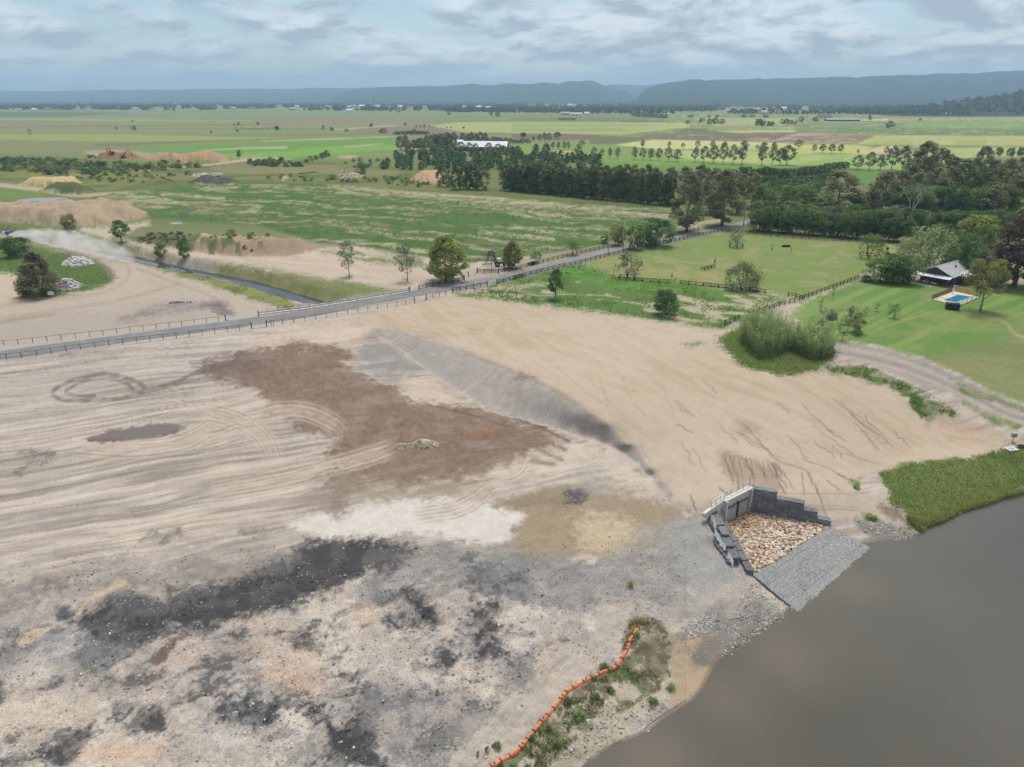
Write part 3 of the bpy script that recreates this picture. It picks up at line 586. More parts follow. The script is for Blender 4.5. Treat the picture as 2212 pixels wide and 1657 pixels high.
# ---- grassed ground this side of the road and right of the works
gn = fbm(X, Y, 5, 5, 141); gn2 = fbm(X, Y, 18, 4, 142); gs = dirn((1250,640),(1640,700), 14, 3, 143)
RG = F((980,637),(1050,632),(1070,603),(1106,590),(1245,565),(1345,598),(1500,603),(1600,628),(1700,645),(1640,688),(1575,700),(1565,712),(1450,696),(1290,674),(1130,654))
patch(RG, (92, 124, 60), 3, 3, 3, 1.0, 144, a_spk=.25, a_grs=1, a_reg=2)
ri = pick(RG, 0, U, V); rm = sm(0, 4, sdist(RG, U[ri], V[ri]))
mix(ri, rm*sm(.5, .62, gs[ri]*.7 + gn[ri]*.3)*sm(585, 625, V[ri])*.85, (194, 178, 156), a_grs=.2, a_spk=.6)
mix(ri, rm*sm(.55, .75, gn2[ri])*.4, (112, 128, 74))
patch(B3((420,890),(520,850),(900,940),(1300,990),(1460,1010),(1900,1080),(1800,1100),(1300,1060),(900,1040),(620,980),(470,930)), (92, 142, 52), 4, 5, 6, .85, 145, a_grs=1)
PAD = B3((530,845),(900,745),(1740,560),(1860,578),(2212,612)) + B4((620,592),(1240,612),(1230,700),(960,850),(930,888),(500,1045),(400,1030)) + B3((2110,1075),(1900,1050),(1400,1000),(900,945))
patch(PAD, (129, 147, 83), 3, 2, 4, 1.0, 146, a_spk=.2, a_grs=1, a_reg=2)
pi_ = pick(PAD, 0, U, V); pm = sm(0, 4, sdist(PAD, U[pi_], V[pi_])); pg = dirn((1300,560),(1850,600), 12, 4, 147)
mix(pi_, pm*sm(.5, .75, pg[pi_])*.55, (116, 142, 72)); mix(pi_, pm*sm(.55, .8, gn2[pi_])*.5, (158, 156, 102)); mix(pi_, pm*sm(.62,.75,gn[pi_])*.5, (168, 158, 116))
LAWN = B4((940,895),(1360,900),(1500,930),(2212,930)) + F((2500,640),(3100,700),(3200,900),(2600,920),(2212,868),(2150,845),(2060,800),(1990,770),(1880,745),(1800,735),(1745,705)) + B4((400,1170),(500,1080))
patch(LAWN, (112, 146, 70), 3, 3, 4, 1.0, 148, a_spk=.15, a_grs=1, a_reg=3)
li = pick(LAWN, 0, U, V); lm = sm(0, 4, sdist(LAWN, U[li], V[li])); lg = dirn((1900,770),(2150,640), 40, 1.9, 149, 4, 1.0)[li]; lg2 = dirn((1900,800),(2212,860), 20, 3, 150, 4, 1.0)[li]; lpw = fbm(X[li], Y[li], 9, 4, 151)
br_ = sm(0, 60, V[li] - (790 - (U[li]-1900)*.32))
mix(li, lm*sm(.45, .7, lg)*.55, (136, 166, 84)); mix(li, lm*sm(.5, .7, 1-lg)*.35, (84, 128, 56))
mix(li, lm*sm(.52, .72, lpw)*.45, (144, 150, 96)); mix(li, lm*br_*.8, (132, 137, 92)); mix(li, lm*br_*sm(.45, .7, lg2)*.5, (152, 145, 108)); mix(li, lm*br_*sm(.5, .7, 1-lg2)*.4, (112, 126, 76))
stroke(B4((1740,1145),(1900,1180),(2060,1220),(2120,1290),(2212,1345)), 7, (184, 168, 138), .7, 3, .3)
stroke(B4((800,1260),(1000,1310),(1200,1230),(1500,1150)), 4, (168, 172, 96), .4, 3)
patch(B4((1420,1010),(1640,950),(1660,965),(1500,1040),(1480,1060),(1420,1040)), (150, 140, 104), 4, 4, 2, .6, 151)
patch(B4((960,870),(1360,880),(1440,920),(1000,930)), (110, 108, 76), 5, 6, 2, .5, 152)
patch(B4((1350,900),(1650,925),(1880,1000),(1860,1030),(1660,975),(1500,935),(1350,915)), (128, 92, 76), 3, 1, 2, .85, 153)
# gravel track by the lawn and its weedy edges
TRK = F((1790,735),(1850,745),(1990,778),(2100,830),(2212,880),(2600,980),(2600,1010),(2212,912),(2100,870),(2000,838),(1900,795),(1830,770),(1780,765))
patch(B4((80,1180),(300,1080),(500,1090),(400,1170),(500,1260),(700,1330),(720,1400),(500,1360),(300,1260)), (192, 178, 156), 4, 5, 3, .8, 154, holes=.4, a_spk=.5)
patch(TRK, (168, 158, 146), 4, 4, 3, 1, 155, a_spk=.6, a_reg=4)
for k_, c_ in ((0, (146,139,132)), (10, (192,180,164)), (20, (142,136,130)), (28, (190,178,162))):
    stroke([(a_[0]-k_*.25, a_[1]+k_) for a_ in F((1800,738),(1900,757),(2000,788),(2110,838),(2212,884),(2500,955))], 6, c_, .6, 3, .2)
WEED = C3((940,380),(1130,380),(1280,400),(1440,480),(1600,560),(1700,620),(1800,690),(1760,720),(1660,690),(1600,740),(1500,640),(1480,580),(1330,490),(1180,450),(1000,420))
RBED = C3((270,200),(400,130),(480,60),(980,190),(1000,290),(960,350),(900,400),(740,430),(640,430),(400,360),(340,280))
patch(WEED, (88, 110, 56), 3, 6, 2.5, .95, 156, holes=.3, hsize=2, a_spk=.3, a_grs=1, a_reg=5)
patch(RBED, (98, 116, 58), 3, 4, 3, 1, 157, a_grs=1, a_reg=5); patch(C3((680,340),(800,330),(860,390),(740,400)), (104, 96, 78), 5, 6, 2, .7, 158)
for q in (C3((40,235),(160,215),(180,235),(100,252)), C3((1830,610),(2000,680),(2200,760),(2160,780),(2000,730)), C3((1100,1120),(1180,1080),(1160,1160)), C3((1190,1310),(1230,1305),(1310,1370),(1230,1370)), C3((1740,460),(1900,530),(2212,640),(2212,660),(1850,560))):
    patch(q, (92, 122, 56), 3, 4, 1.5, .85, 159, holes=.35, hsize=1.5, a_grs=1)
patch(C3((1600,740),(1720,640),(1860,720),(2100,800),(2212,810),(2212,900),(2050,860),(1800,760)), (184, 164, 140), 5, 6, 2, .6, 160, a_spk=.8)
RIVG = C3((1290,1050),(1420,1010),(1600,980),(1900,960),(2000,910),(2212,880)) + F((2450,930),(2700,900),(3200,860),(3200,925),(2700,975),(2400,1025)) + C3((2212,1185),(2080,1215),(1950,1265),(1800,1305),(1620,1390),(1560,1435),(1480,1410),(1460,1310),(1360,1260),(1340,1140))
patch(RIVG, (104, 122, 62), 3, 6, 3, 1, 161, a_spk=.2, a_grs=1, a_reg=5)
gi = pick(RIVG, 0, U, V); gm = sm(0, 5, sdist(RIVG, U[gi], V[gi])); gr_ = fbm(X[gi], Y[gi], 6, 4, 162)
mix(gi, gm*sm(.5, .7, gr_)*.6, (116, 122, 68)); mix(gi, gm*sm(.6, .75, 1-gr_)*.5, (70, 96, 46)); mix(gi, gm*sm(1110,1150,V[gi]+(U[gi]-2000)*.33)*.6, (124, 122, 80))
patch(C3((1280,1240),(1450,1290),(1470,1380),(1330,1330)), (108, 92, 78), 4, 6, 1.5, .7, 163)
patch(C3((1130,1340),(1300,1380),(1460,1390),(1540,1440),(1400,1480),(1300,1500),(1180,1420)), (128, 124, 118), 4, 6, 1.5, .8, 164, a_spk=.9)

# ---- left of the road: tracks, creek banks, heaps
LFT = F((-900,620),(-60,640),(160,640),(240,600),(235,575),(180,550),(60,520),(-60,505),(-60,480),(120,520),(260,545),(330,575),(420,605),(520,635),(600,668),(620,682),(500,697),(250,735),(0,766),(-900,880))
patch(LFT, (188, 174, 158), 3, 3, 4, 1, 171, a_spk=.3, a_reg=4)
patch(F((-60,690),(200,675),(330,650),(430,650),(470,690),(350,712),(150,735),(-60,760)), (172, 160, 148), 8, 9, 5, .7, 172)
patch(B1((930,1040),(1100,960),(1400,920),(1600,900),(1720,920),(1800,1010),(1720,1010),(1600,960),(1300,980),(1000,1050)), (128, 124, 121), 5, 7, 4, .75, 173, holes=.3)
patch(B1((1560,920),(1700,900),(1800,1000),(1740,1000)), (100, 97, 96), 4, 4, 3, .7, 174)
for p_, c_ in ((B1((0,935),(300,905),(600,870),(800,830),(940,770),(1000,690),(980,620),(900,560)), (178,156,128)), (B1((0,1040),(500,960),(900,900),(1200,820),(1400,760)), (168,152,134)), (B1((1060,650),(1300,740),(1600,850),(1800,960)), (164,150,134)), (B1((1150,740),(1400,840)), (170,164,156)), (B1((0,1065),(200,1030),(420,1000)), (146,130,112))):
    stroke(p_, 7, c_, .65, 3, .3, 4)
patch(B1((1030,300),(1150,285),(1150,310),(1000,370),(830,420),(600,370),(640,330),(860,330)), (206, 190, 172), 5, 4, 5, .8, 175)
ISL = B1((-200,430),(0,415),(60,440),(260,490),(520,545),(720,590),(850,660),(870,740),(800,790),(650,815),(480,845),(300,880),(160,875),(110,820),(150,720),(0,690),(-200,690))
patch(ISL, (92, 112, 58), 3, 4, 4, 1, 176, a_grs=1, a_reg=5, holes=.0)
patch(B1((600,560),(760,590),(880,670),(910,720),(860,760),(800,650),(700,600)), (128, 124, 116), 4, 4, 2, .7, 177, a_spk=.9)
patch(B1((130,700),(180,700),(220,820),(300,870),(160,875),(110,800)), (150, 128, 106), 4, 4, 2, .7, 178)
patch(B1((-300,680),(60,670),(140,700),(100,790),(180,890),(0,920),(-300,940)), (198, 180, 158), 3, 3, 3, .95, 179, a_reg=4)
GST = B1((-200,270),(0,262),(330,320),(500,370),(640,400),(900,470),(1000,520),(1200,590),(1500,670),(1800,740),(2212,850)) + B2((200,930),(230,960),(100,970)) + B1((2212,960),(2000,900),(1850,850),(1560,750),(1300,670),(1050,600),(700,500),(400,420),(0,350),(-200,320))
patch(GST, (112, 124, 70), 3, 4, 4, 1, 180, holes=.25, hsize=4, a_grs=.9, a_reg=5)
patch(B1((1320,665),(1560,740),(1850,840),(2000,895),(2212,955)) + B2((180,970),(230,950),(190,890),(0,830)) + B1((2000,780),(1700,740),(1450,690)), (138, 144, 84), 3, 3, 3, .85, 181, a_grs=1)
patch(B1((1190,540),(1500,570),(1700,600),(1400,640),(1250,610)), (150, 145, 140), 4, 4, 2, .8, 182, a_spk=.9)
patch(B1((1700,590),(2212,680)) + B2((0,655),(340,700),(700,760),(1030,820),(900,850),(640,880),(450,900),(250,850),(0,770)) + B1((2212,800),(1900,700),(1600,640)), (120, 128, 74), 3, 3, 3, .95, 183, a_grs=1, holes=.2, hsize=2, a_reg=5)
patch(B2((430,690),(700,750),(1020,815),(900,850),(640,870),(500,800)), (112, 130, 70), 4, 5, 3, .6, 184)
SANDR = B1((960,430),(1200,470),(1480,510),(1750,545),(2212,552)) + B2((150,548),(430,480),(560,490),(750,470),(900,540),(1180,600),(1240,540),(1420,600),(1530,620),(1640,590),(1900,560),(2030,560),(1900,600),(1620,660),(1490,690),(1530,735),(1180,800),(1030,818),(700,760),(340,700),(0,655)) + B1((2212,665),(1900,620),(1600,575),(1400,560),(1150,500))
patch(SANDR, (198, 181, 162), 3, 3, 4, 1, 185, a_spk=.3, a_reg=4)
si = pick(SANDR, 0, U, V); smk = sm(0, 4, sdist(SANDR, U[si], V[si])); sn = dirn((600,560),(900,620), 20, 3, 186)[si]
mix(si, smk*sm(.5, .7, sn)*.5, (180, 165, 148)); mix(si, smk*sm(.6, .75, 1-sn)*.4, (212, 196, 178))
for q in (B2((430,520),(700,520),(760,545),(600,560)), B2((690,570),(900,565),(1180,585),(1240,620),(1150,635),(900,610),(720,590)), B2((600,700),(650,705),(640,720)), B2((1060,730),(1130,740),(1080,755))):
    patch(q, (96, 122, 60), 3, 4, 3, .85, 187, holes=.2, a_grs=1)
patch(M1, (180, 159, 136), 3, 2, 4, 1, 188, a_spk=.4, a_reg=0)
mi_ = pick(M1, 0, U, V); mm_ = sm(0, 3, sdist(M1, U[mi_], V[mi_])); mix(mi_, mm_*sm(.5, .7, fbm(X[mi_], Y[mi_], 5, 4, 189))*.5, (156, 134, 112)); mix(mi_, mm_*sm(.55,.7,fbm(X[mi_], Y[mi_], 6, 4, 190))*.5, (192,170,148))
patch(M2, (168, 146, 122), 3, 2, 4, 1, 191, a_spk=.4, a_reg=0)
patch(B1((980,400),(1200,395),(1550,415),(1560,470),(1480,515),(1200,470),(1000,430)), (92, 104, 60), 3, 5, 4, .95, 192, a_grs=1, holes=.2)
patch(B1((1560,430),(1900,430),(2212,440)) + B2((0,430),(280,450),(300,470),(0,462)) + B1((2212,470),(1800,470),(1560,455)), (204, 184, 152), 3, 3, 4, .8, 193, holes=.3, hsize=3)
for k_ in range(14):
    a_ = B1((rr.uniform(1550,2150), rr.uniform(470,535)))[0]; q_ = 10
    patch([(a_[0]-5,a_[1]-3),(a_[0]+5,a_[1]-3),(a_[0]+6,a_[1]+4),(a_[0]-6,a_[1]+4)], (92, 104, 58), 2, 4, 2, .8, k_)

# ---- fields and the open plain, sun patches and cloud shadow painted into their colours
far = np.nonzero((V < 480))[0]
pl = fbm(X/9, Y, 60, 4, 201); pl2 = fbm(X/5, Y, 160, 3, 202)
fm = sm(366, 340, V[far])
mix(far, fm, (126, 137, 88), a_spk=.1, a_grs=.6); reg[far[fm > .5]] = 7
mix(far, fm*sm(.5, .7, pl[far])*.5, (146, 153, 102)); mix(far, fm*sm(.55, .75, 1-pl[far])*.45, (112, 116, 80)); mix(far, fm*sm(.5,.75,pl2[far])*.4, (140, 134, 102))
def field(q, c, soft=1.2, warp=1.0, amt=.9, seed=0, **k): patch(q, c, soft, warp, 30, amt, seed, a_spk=.08, a_grs=.5, **k)
field(A1((-200,388),(480,388),(1000,398),(500,425),(-200,432)), (92, 112, 68)); field(A1((-200,436),(900,448),(2212,455),(2212,462),(900,462),(-200,450)), (158, 163, 108), amt=.8)
field(A1((-200,470),(700,462),(1000,490),(500,508),(-200,506)), (142, 132, 106)); field(A1((-200,506),(1100,492),(2212,478),(2212,484),(1000,500),(-200,514)), (98, 98, 72), amt=.7)
field(A1((-200,560),(800,560),(2212,590),(2212,605),(1000,620),(-200,600)), (150, 158, 98)); field(A1((650,640),(1800,600),(2212,596),(2212,606),(1500,625),(800,658)), (112, 110, 80), amt=.7)
field(A1((940,668),(1500,640),(2212,612)) + A2((100,608),(900,575),(1020,620),(1020,690),(560,720),(270,760),(0,738)) + A1((2212,745),(1780,748),(1600,712),(1200,690)), (108, 146, 72))
field(A1((1620,715),(2212,690)) + A2((300,665),(1000,640),(1020,680),(600,705),(250,740),(0,735)) + A1((1800,745)), (126, 166, 80), warp=2, amt=.8)
for q in (A1((1500,690),(1900,660),(2212,655),(2212,668),(1900,678)), A2((0,665),(150,660),(130,676),(0,680)), A2((580,660),(900,628),(900,636),(640,664)), A2((-50,612),(1000,576),(1000,582),(0,622)), A2((540,735),(640,722),(720,725),(640,750),(560,745))): field(q, (182, 172, 142), amt=.75, warp=1.5)
field(A2((-100,440),(1200,432),(1250,462),(600,480),(-100,476)), (138, 129, 108)); field(A2((680,520),(1000,500),(1380,505),(1700,570),(1300,585),(900,560),(690,555)), (132, 120, 101)); stroke(A2((500,528),(640,520),(820,505),(1000,494)), 2.0, (190, 180, 158), .8, 1)
field(A2((1240,492),(1500,470),(2212,466)) + A3((0,500),(1480,512),(1480,548),(900,610),(0,598)) + A2((1900,552),(1500,545)), (168, 176, 116))
field(A3((0,515),(1400,520),(1300,540),(0,550)), (140, 158, 92), amt=.7); field(A3((0,560),(900,555),(1000,580),(0,585)), (136, 152, 92), amt=.7)
field(A3((0,470),(1100,468),(1280,490),(1100,500),(0,498)), (112, 112, 82), amt=.6)
field(A3((0,600),(300,598),(760,612),(640,650),(300,655),(0,640)), (116, 100, 87)); field(A3((1060,640),(1100,612),(1700,592),(2350,590),(2500,640),(2350,668),(1900,662),(1250,650)), (119, 102, 92))
field(A3((650,650),(780,615),(1100,640),(1000,670),(860,690),(650,685)), (108, 108, 74), warp=2); field(A3((1350,580),(1500,560),(1830,575),(1830,600),(1350,600)), (104, 108, 78), warp=2)
field(A3((0,678),(200,672),(850,695),(1300,770),(2350,830),(2350,880),(780,850),(400,800),(0,770)), (128, 154, 86)); field(A3((840,692),(1180,650),(2350,678),(2350,740),(1200,730)), (196, 200, 142))
field(A3((1150,735),(1500,740),(2350,748),(2350,850),(2000,845),(1500,820)), (174, 184, 124)); field(A3((1700,690),(2350,720),(2350,745),(1700,725)), (166, 172, 112), amt=.6)
field(A3((300,812),(1000,840),(2212,880),(2350,895),(2212,910),(1600,905),(780,880),(720,850)), (104, 148, 70)); field(A3((320,740),(500,745),(480,762),(310,760)), (196, 158, 132))
field(A3((1500,470),(2350,470),(2350,520),(1700,540)), (166, 170, 120)); field(A3((1640,575),(2350,568),(2350,590),(1840,592)), (184, 184, 132)); field(A3((1600,545),(2350,535),(2350,568),(1640,572)), (136, 152, 90))
field(A4((60,670),(390,590),(500,590),(660,602),(970,615),(900,650),(805,690),(300,690)), (134, 114, 104)); field(A4((200,620),(390,588),(660,598),(620,612),(380,625)), (178, 152, 136)); field(A4((80,668),(250,630),(340,612),(220,650),(130,668)), (176, 160, 140))
field(A4((330,590),(330,555),(1000,556),(2400,560),(2400,612),(960,605)), (108, 130, 78)); field(A4((340,520),(1060,500),(1240,512),(1200,560),(340,560)), (118, 132, 88)); field(A4((1240,510),(2400,512),(2400,565),(1250,548)), (124, 156, 82))
field(A4((1050,600),(2400,598),(2400,610),(1050,612)), (92, 112, 72), amt=.7)
field(A4((985,615),(2400,625),(2400,705),(810,690)), (176, 178, 122)); field(A4((900,660),(1000,640),(1300,650),(1280,690),(830,692)), (150, 166, 96), amt=.7); field(A4((1650,660),(1900,650),(1900,700),(1640,700)), (150, 164, 98), amt=.7)
field(A4((0,690),(330,690),(800,690),(960,720),(800,765),(0,760)), (186, 190, 122)); field(A4((790,765),(1040,706),(1180,705),(1120,770)), (204, 186, 152)); field(A4((1500,720),(2400,710),(2400,790),(1590,800)), (168, 176, 118)); field(A4((1150,765),(1500,720),(1590,800),(1560,850),(1260,830)), (176, 182, 126))
field(A4((0,765),(830,772),(1260,790),(1280,905),(700,880),(600,860),(0,868)), (150, 172, 104)); field(A4((770,905),(1240,915),(1200,955),(1000,970),(830,1030),(770,980)), (98, 138, 66)); field(A4((780,485),(1080,478),(1080,490),(800,492)), (206, 200, 160)); field(A4((1080,478),(2400,465),(2400,480),(1080,492)), (160, 162, 112))
stroke(A4((780,906),(1240,912)), .8, (180,176,150), .7, .8); stroke(A4((0,764),(800,764)), .8, (120,120,84), .6, .8); stroke(A4((900,697),(2300,706)), 1.0, (110,112,78), .6, .8)
# mown lines in the pale fields
fl = far[(U[far] > 1400)]; mix(fl, sm(.6,.75,dirn((1900,330),(2150,310), 120, 7, 211)[fl])*fm[(U[far] > 1400)]*.35, (204, 202, 150))
# scrubby ground between plain and works
SCR = F((-900,340),(0,335),(150,338),(330,352),(540,350),(650,345),(830,360),(1090,390),(1106,420),(700,398),(575,393),(440,388),(345,405),(200,425),(60,420),(-900,430))
patch(SCR, (108, 116, 70), 4, 3, 10, 1, 221, a_grs=1, a_spk=.2, a_reg=6); sc_ = pick(SCR, 0, U, V); scm = sm(0, 4, sdist(SCR, U[sc_], V[sc_])); q1 = fbm(X[sc_]/2, Y[sc_], 14, 4, 222)
mix(sc_, scm*sm(.5, .65, q1)*.7, (88, 106, 54)); mix(sc_, scm*sm(.55, .7, 1-q1)*.6, (132, 126, 92)); mix(sc_, scm*sm(.6,.7,fbm(X[sc_], Y[sc_], 20, 4, 223))*.5, (128, 134, 66))
patch(A1((0,840),(900,850),(1400,870),(1480,900),(1000,905),(0,880)), (136, 138, 78), 4, 4, 12, .6, 224)
patch(A1((1600,800),(2212,780)) + A2((0,790),(700,820),(1050,850),(1000,880),(600,870),(0,870)) + A1((2212,870),(1700,860)), (140, 134, 102), 3, 4, 10, .7, 225)
patch(B1((-200,-10),(300,25),(330,100),(100,110),(-200,100)), (112, 136, 66), 3, 3, 6, .9, 226, a_grs=1)
LANE = B1((-300,-30),(0,5),(300,40),(560,80),(900,75),(1300,55),(2000,10))
stroke(LANE, 9, (186, 174, 154), .9, 2.5, .1, 6, a_reg=4); stroke(A1((980,848),(1300,825),(1560,802),(1760,780),(1900,760),(2000,750)), 4, (188,178,158), .9, 1.5, .1, a_reg=4)
patch(A1((1700,780),(1900,745),(2212,742)) + A2((100,745),(200,755),(0,765)) + A1((1900,770)), (192, 172, 146), 2, 2, 6, .8, 227)
patch(A1((640,690),(900,685),(1200,712),(1100,735),(700,735)), (176, 164, 140), 2, 2, 8, .7, 228)
patch(M4, (182, 152, 126), 2, 2, 6, 1, 229); patch(M4b, (140, 104, 86), 2, 2, 6, 1, 230); patch(M3, (204, 184, 142), 2, 2, 5, 1, 231); patch(M3b, (84, 98, 56), 2, 2, 5, 1, 232, a_grs=1)
patch(M5, (98, 98, 80), 2, 2, 4, 1, 233, a_spk=.9); patch(M5b, (96, 102, 72), 2, 2, 4, 1, 234, a_grs=1); patch(M6, (192, 162, 136), 2, 2, 5, 1, 235)
for q in (A1((1480,878),(1700,862),(1720,872),(1520,890)), A2((110,890),(180,885),(180,905),(120,910)), A2((570,875),(640,870),(740,880),(700,900),(600,898))): patch(q, (214, 200, 168), 2, 3, 4, .8, 236, holes=.4, hsize=4)
# the striped field
FLD = F((200,425),(345,408),(440,390),(575,394),(715,400),(1106,426),(1450,447),(1460,470),(1340,517),(1250,537),(1150,552),(1106,560),(1010,568),(900,550),(800,535),(690,525),(560,487),(330,472),(310,455))
patch(FLD, (86, 112, 56), 3, 3, 6, 1, 241, a_grs=1, a_spk=.3, a_reg=8)
fi = pick(FLD, 0, U, V); fmk = sm(0, 4, sdist(FLD, U[fi], V[fi])); s1 = dirn((575,405),(1450,468), 70, 5.5, 242)[fi]; s2 = dirn((575,405),(1450,468), 30, 2.2, 243)[fi]; s3 = fbm(X[fi], Y[fi], 3.5, 4, 244)
mix(fi, fmk*sm(.40, .60, s1*.7 + s3*.3)*.8, (126, 125, 92)); mix(fi, fmk*sm(.50, .70, s1*.55 + s2*.25 + s3*.25)*.8, (178, 172, 140), a_grs=.2); mix(fi, fmk*sm(.5, .7, 1-s1)*.5, (76, 116, 46)); mix(fi, fmk*sm(.58,.7,s3)*.35, (62, 92, 42))
for p_, w_ in ((A2((480,960),(900,990),(1200,1020),(1700,1055),(2212,1098)), 5), (B3((0,320),(600,370),(1100,420),(1330,440)), 5), (B3((0,520),(300,570),(700,610),(760,640)), 9), (B2((1650,370),(2000,400),(2212,430)), 9), (B1((1250,75),(1500,90),(1720,110)), 8), (B1((980,95),(1300,140),(1600,180)), 2.5), (B2((600,330),(800,350),(960,385)), 4), (B2((940,180),(1200,195),(1400,215)), 3)):
    stroke(p_, w_, (200, 188, 164), .7, 4, .7, 3)
ROADS = F((-950,905),(-500,845),(-200,795),(0,766),(150,746.5),(310,725),(450,707),(575,690),(700,671),(855,642.5),(995,617),(1135,591),(1230,566),(1314,543),(1444,519),(1548,498),(1613,483),(1665,470),(1730,452))
stroke(ROADS[:10], 34, (184, 176, 166), .7, 5, .2, 3, smooth=False); stroke(F((995,617),(1135,592),(1314,543),(1548,498),(1665,470)), 17, (150, 152, 112), .5, 4, .3, 3, smooth=False)
patch(B2((1520,730),(1560,690),(1630,690),(1720,695),(1640,730)), (176, 168, 158), 3, 2, 2, .9, 245)
patch(B3((1330,530),(1500,480),(1800,440),(1760,470),(1560,540)), (186, 170, 146), 3, 3, 4, .8, 246)

# ---- dark soil kept, ground colour never brighter than pale sand
lum_ = (col @ np.array([.3, .6, .1]))[:,None]; col = lum_ + (col - lum_)*(1 - .08*np.clip(grs, 0, 1)[:,None])
gk_ = np.clip(grs, 0, 1)[:,None]; col = col*(1 + gk_*np.array([[.02, .0, -.11]]))
sat_ = 1 + .14*sm(480, 360, V)[:,None]; lum_ = (col @ np.array([.3, .6, .1]))[:,None]; col = lum_ + (col - lum_)*sat_
col = np.clip(col, .012, .62)

def ground_material():
    m, nt, b = new_mat('soil_and_turf'); N, L = nt.nodes, nt.links
    def nd(t, **k):
        n = N.new(t)
        for a, c_ in k.items(): setattr(n, a, c_)
        return n
    def mth(op, a, c_=None, cl=False):
        n = nd('ShaderNodeMath', operation=op, use_clamp=cl)
        for i, s in enumerate((a, c_)):
            if s is None: continue
            if isinstance(s, (int, float)): n.inputs[i].default_value = s
            else: L.new(s, n.inputs[i])
        return n.outputs[0]
    ac = nd('ShaderNodeAttribute', attribute_name='soil'); as_ = nd('ShaderNodeAttribute', attribute_name='stony'); aw = nd('ShaderNodeAttribute', attribute_name='wet'); ag = nd('ShaderNodeAttribute', attribute_name='grassy')
    geo = nd('ShaderNodeNewGeometry'); pos = geo.outputs['Position']
    def noise(sc, det=4, ro=.6):
        n = nd('ShaderNodeTexNoise'); L.new(pos, n.inputs['Vector']); n.inputs['Scale'].default_value = sc; n.inputs['Detail'].default_value = det; n.inputs['Roughness'].default_value = ro; return n.outputs[0]
    fine = noise(4.5, 4, .68); mid = noise(.5, 3, .6); grain = noise(15, 2, .7)
    amp = mth('ADD', mth('MULTIPLY', as_.outputs['Fac'], .8), .2)
    f1 = mth('MULTIPLY', mth('SUBTRACT', fine, .5), mth('MULTIPLY', amp, 1.5)); f2 = mth('MULTIPLY', mth('SUBTRACT', mid, .5), mth('ADD', mth('MULTIPLY', as_.outputs['Fac'], .5), .16)); f3 = mth('MULTIPLY', mth('SUBTRACT', grain, .5), amp)
    gg = mth('MULTIPLY', mth('MULTIPLY', mth('SUBTRACT', fine, .5), ag.outputs['Fac']), .9)
    k = mth('ADD', mth('ADD', f1, f2), mth('ADD', mth('ADD', f3, gg), 1.0))
    dry = mth('SUBTRACT', 1.0, aw.outputs['Fac']); k = mth('ADD', mth('MULTIPLY', mth('SUBTRACT', k, 1.0), dry), 1.0); k = mth('MAXIMUM', k, .35)
    sc = nd('ShaderNodeVectorMath', operation='SCALE'); L.new(ac.outputs['Color'], sc.inputs[0]); L.new(k, sc.inputs['Scale'])
    vo = nd('ShaderNodeTexVoronoi'); L.new(pos, vo.inputs['Vector']); vo.inputs['Scale'].default_value = 1.9
    peb = nd('ShaderNodeMapRange'); L.new(vo.outputs['Distance'], peb.inputs[0]); peb.inputs[1].default_value = .22; peb.inputs[2].default_value = .14
    sepc = nd('ShaderNodeSeparateColor'); L.new(vo.outputs['Color'], sepc.inputs[0])
    sel = mth('MULTIPLY', mth('GREATER_THAN', sepc.outputs[0], .72), mth('MULTIPLY', peb.outputs[0], as_.outputs['Fac']), True)
    pc = nd('ShaderNodeMix', data_type='RGBA'); L.new(mth('GREATER_THAN', sepc.outputs[1], .35), pc.inputs[0]); pc.inputs[6].default_value = (.06,.06,.065,1); pc.inputs[7].default_value = (.5,.48,.45,1)
    mxx = nd('ShaderNodeMix', data_type='RGBA'); L.new(mth('MULTIPLY', sel, .75), mxx.inputs[0]); L.new(sc.outputs[0], mxx.inputs[6]); L.new(pc.outputs[2], mxx.inputs[7])
    L.new(mxx.outputs[2], b.inputs['Base Color'])
    ro = mth('SUBTRACT', .95, mth('MULTIPLY', aw.outputs['Fac'], .75)); L.new(ro, b.inputs['Roughness']); b.inputs['Specular IOR Level'].default_value = .2
    bp = nd('ShaderNodeBump'); bp.inputs['Distance'].default_value = .16; L.new(mth('MULTIPLY', mth('ADD', mth('MULTIPLY', amp, .75), mth('MULTIPLY', ag.outputs['Fac'], .35)), dry), bp.inputs['Strength'])
    L.new(mth('ADD', mth('MULTIPLY', fine, .8), mth('ADD', mth('MULTIPLY', grain, .25), mth('MULTIPLY', sel, .3))), bp.inputs['Height']); L.new(bp.outputs[0], b.inputs['Normal'])
    return m
GROUND_MAT = ground_material()
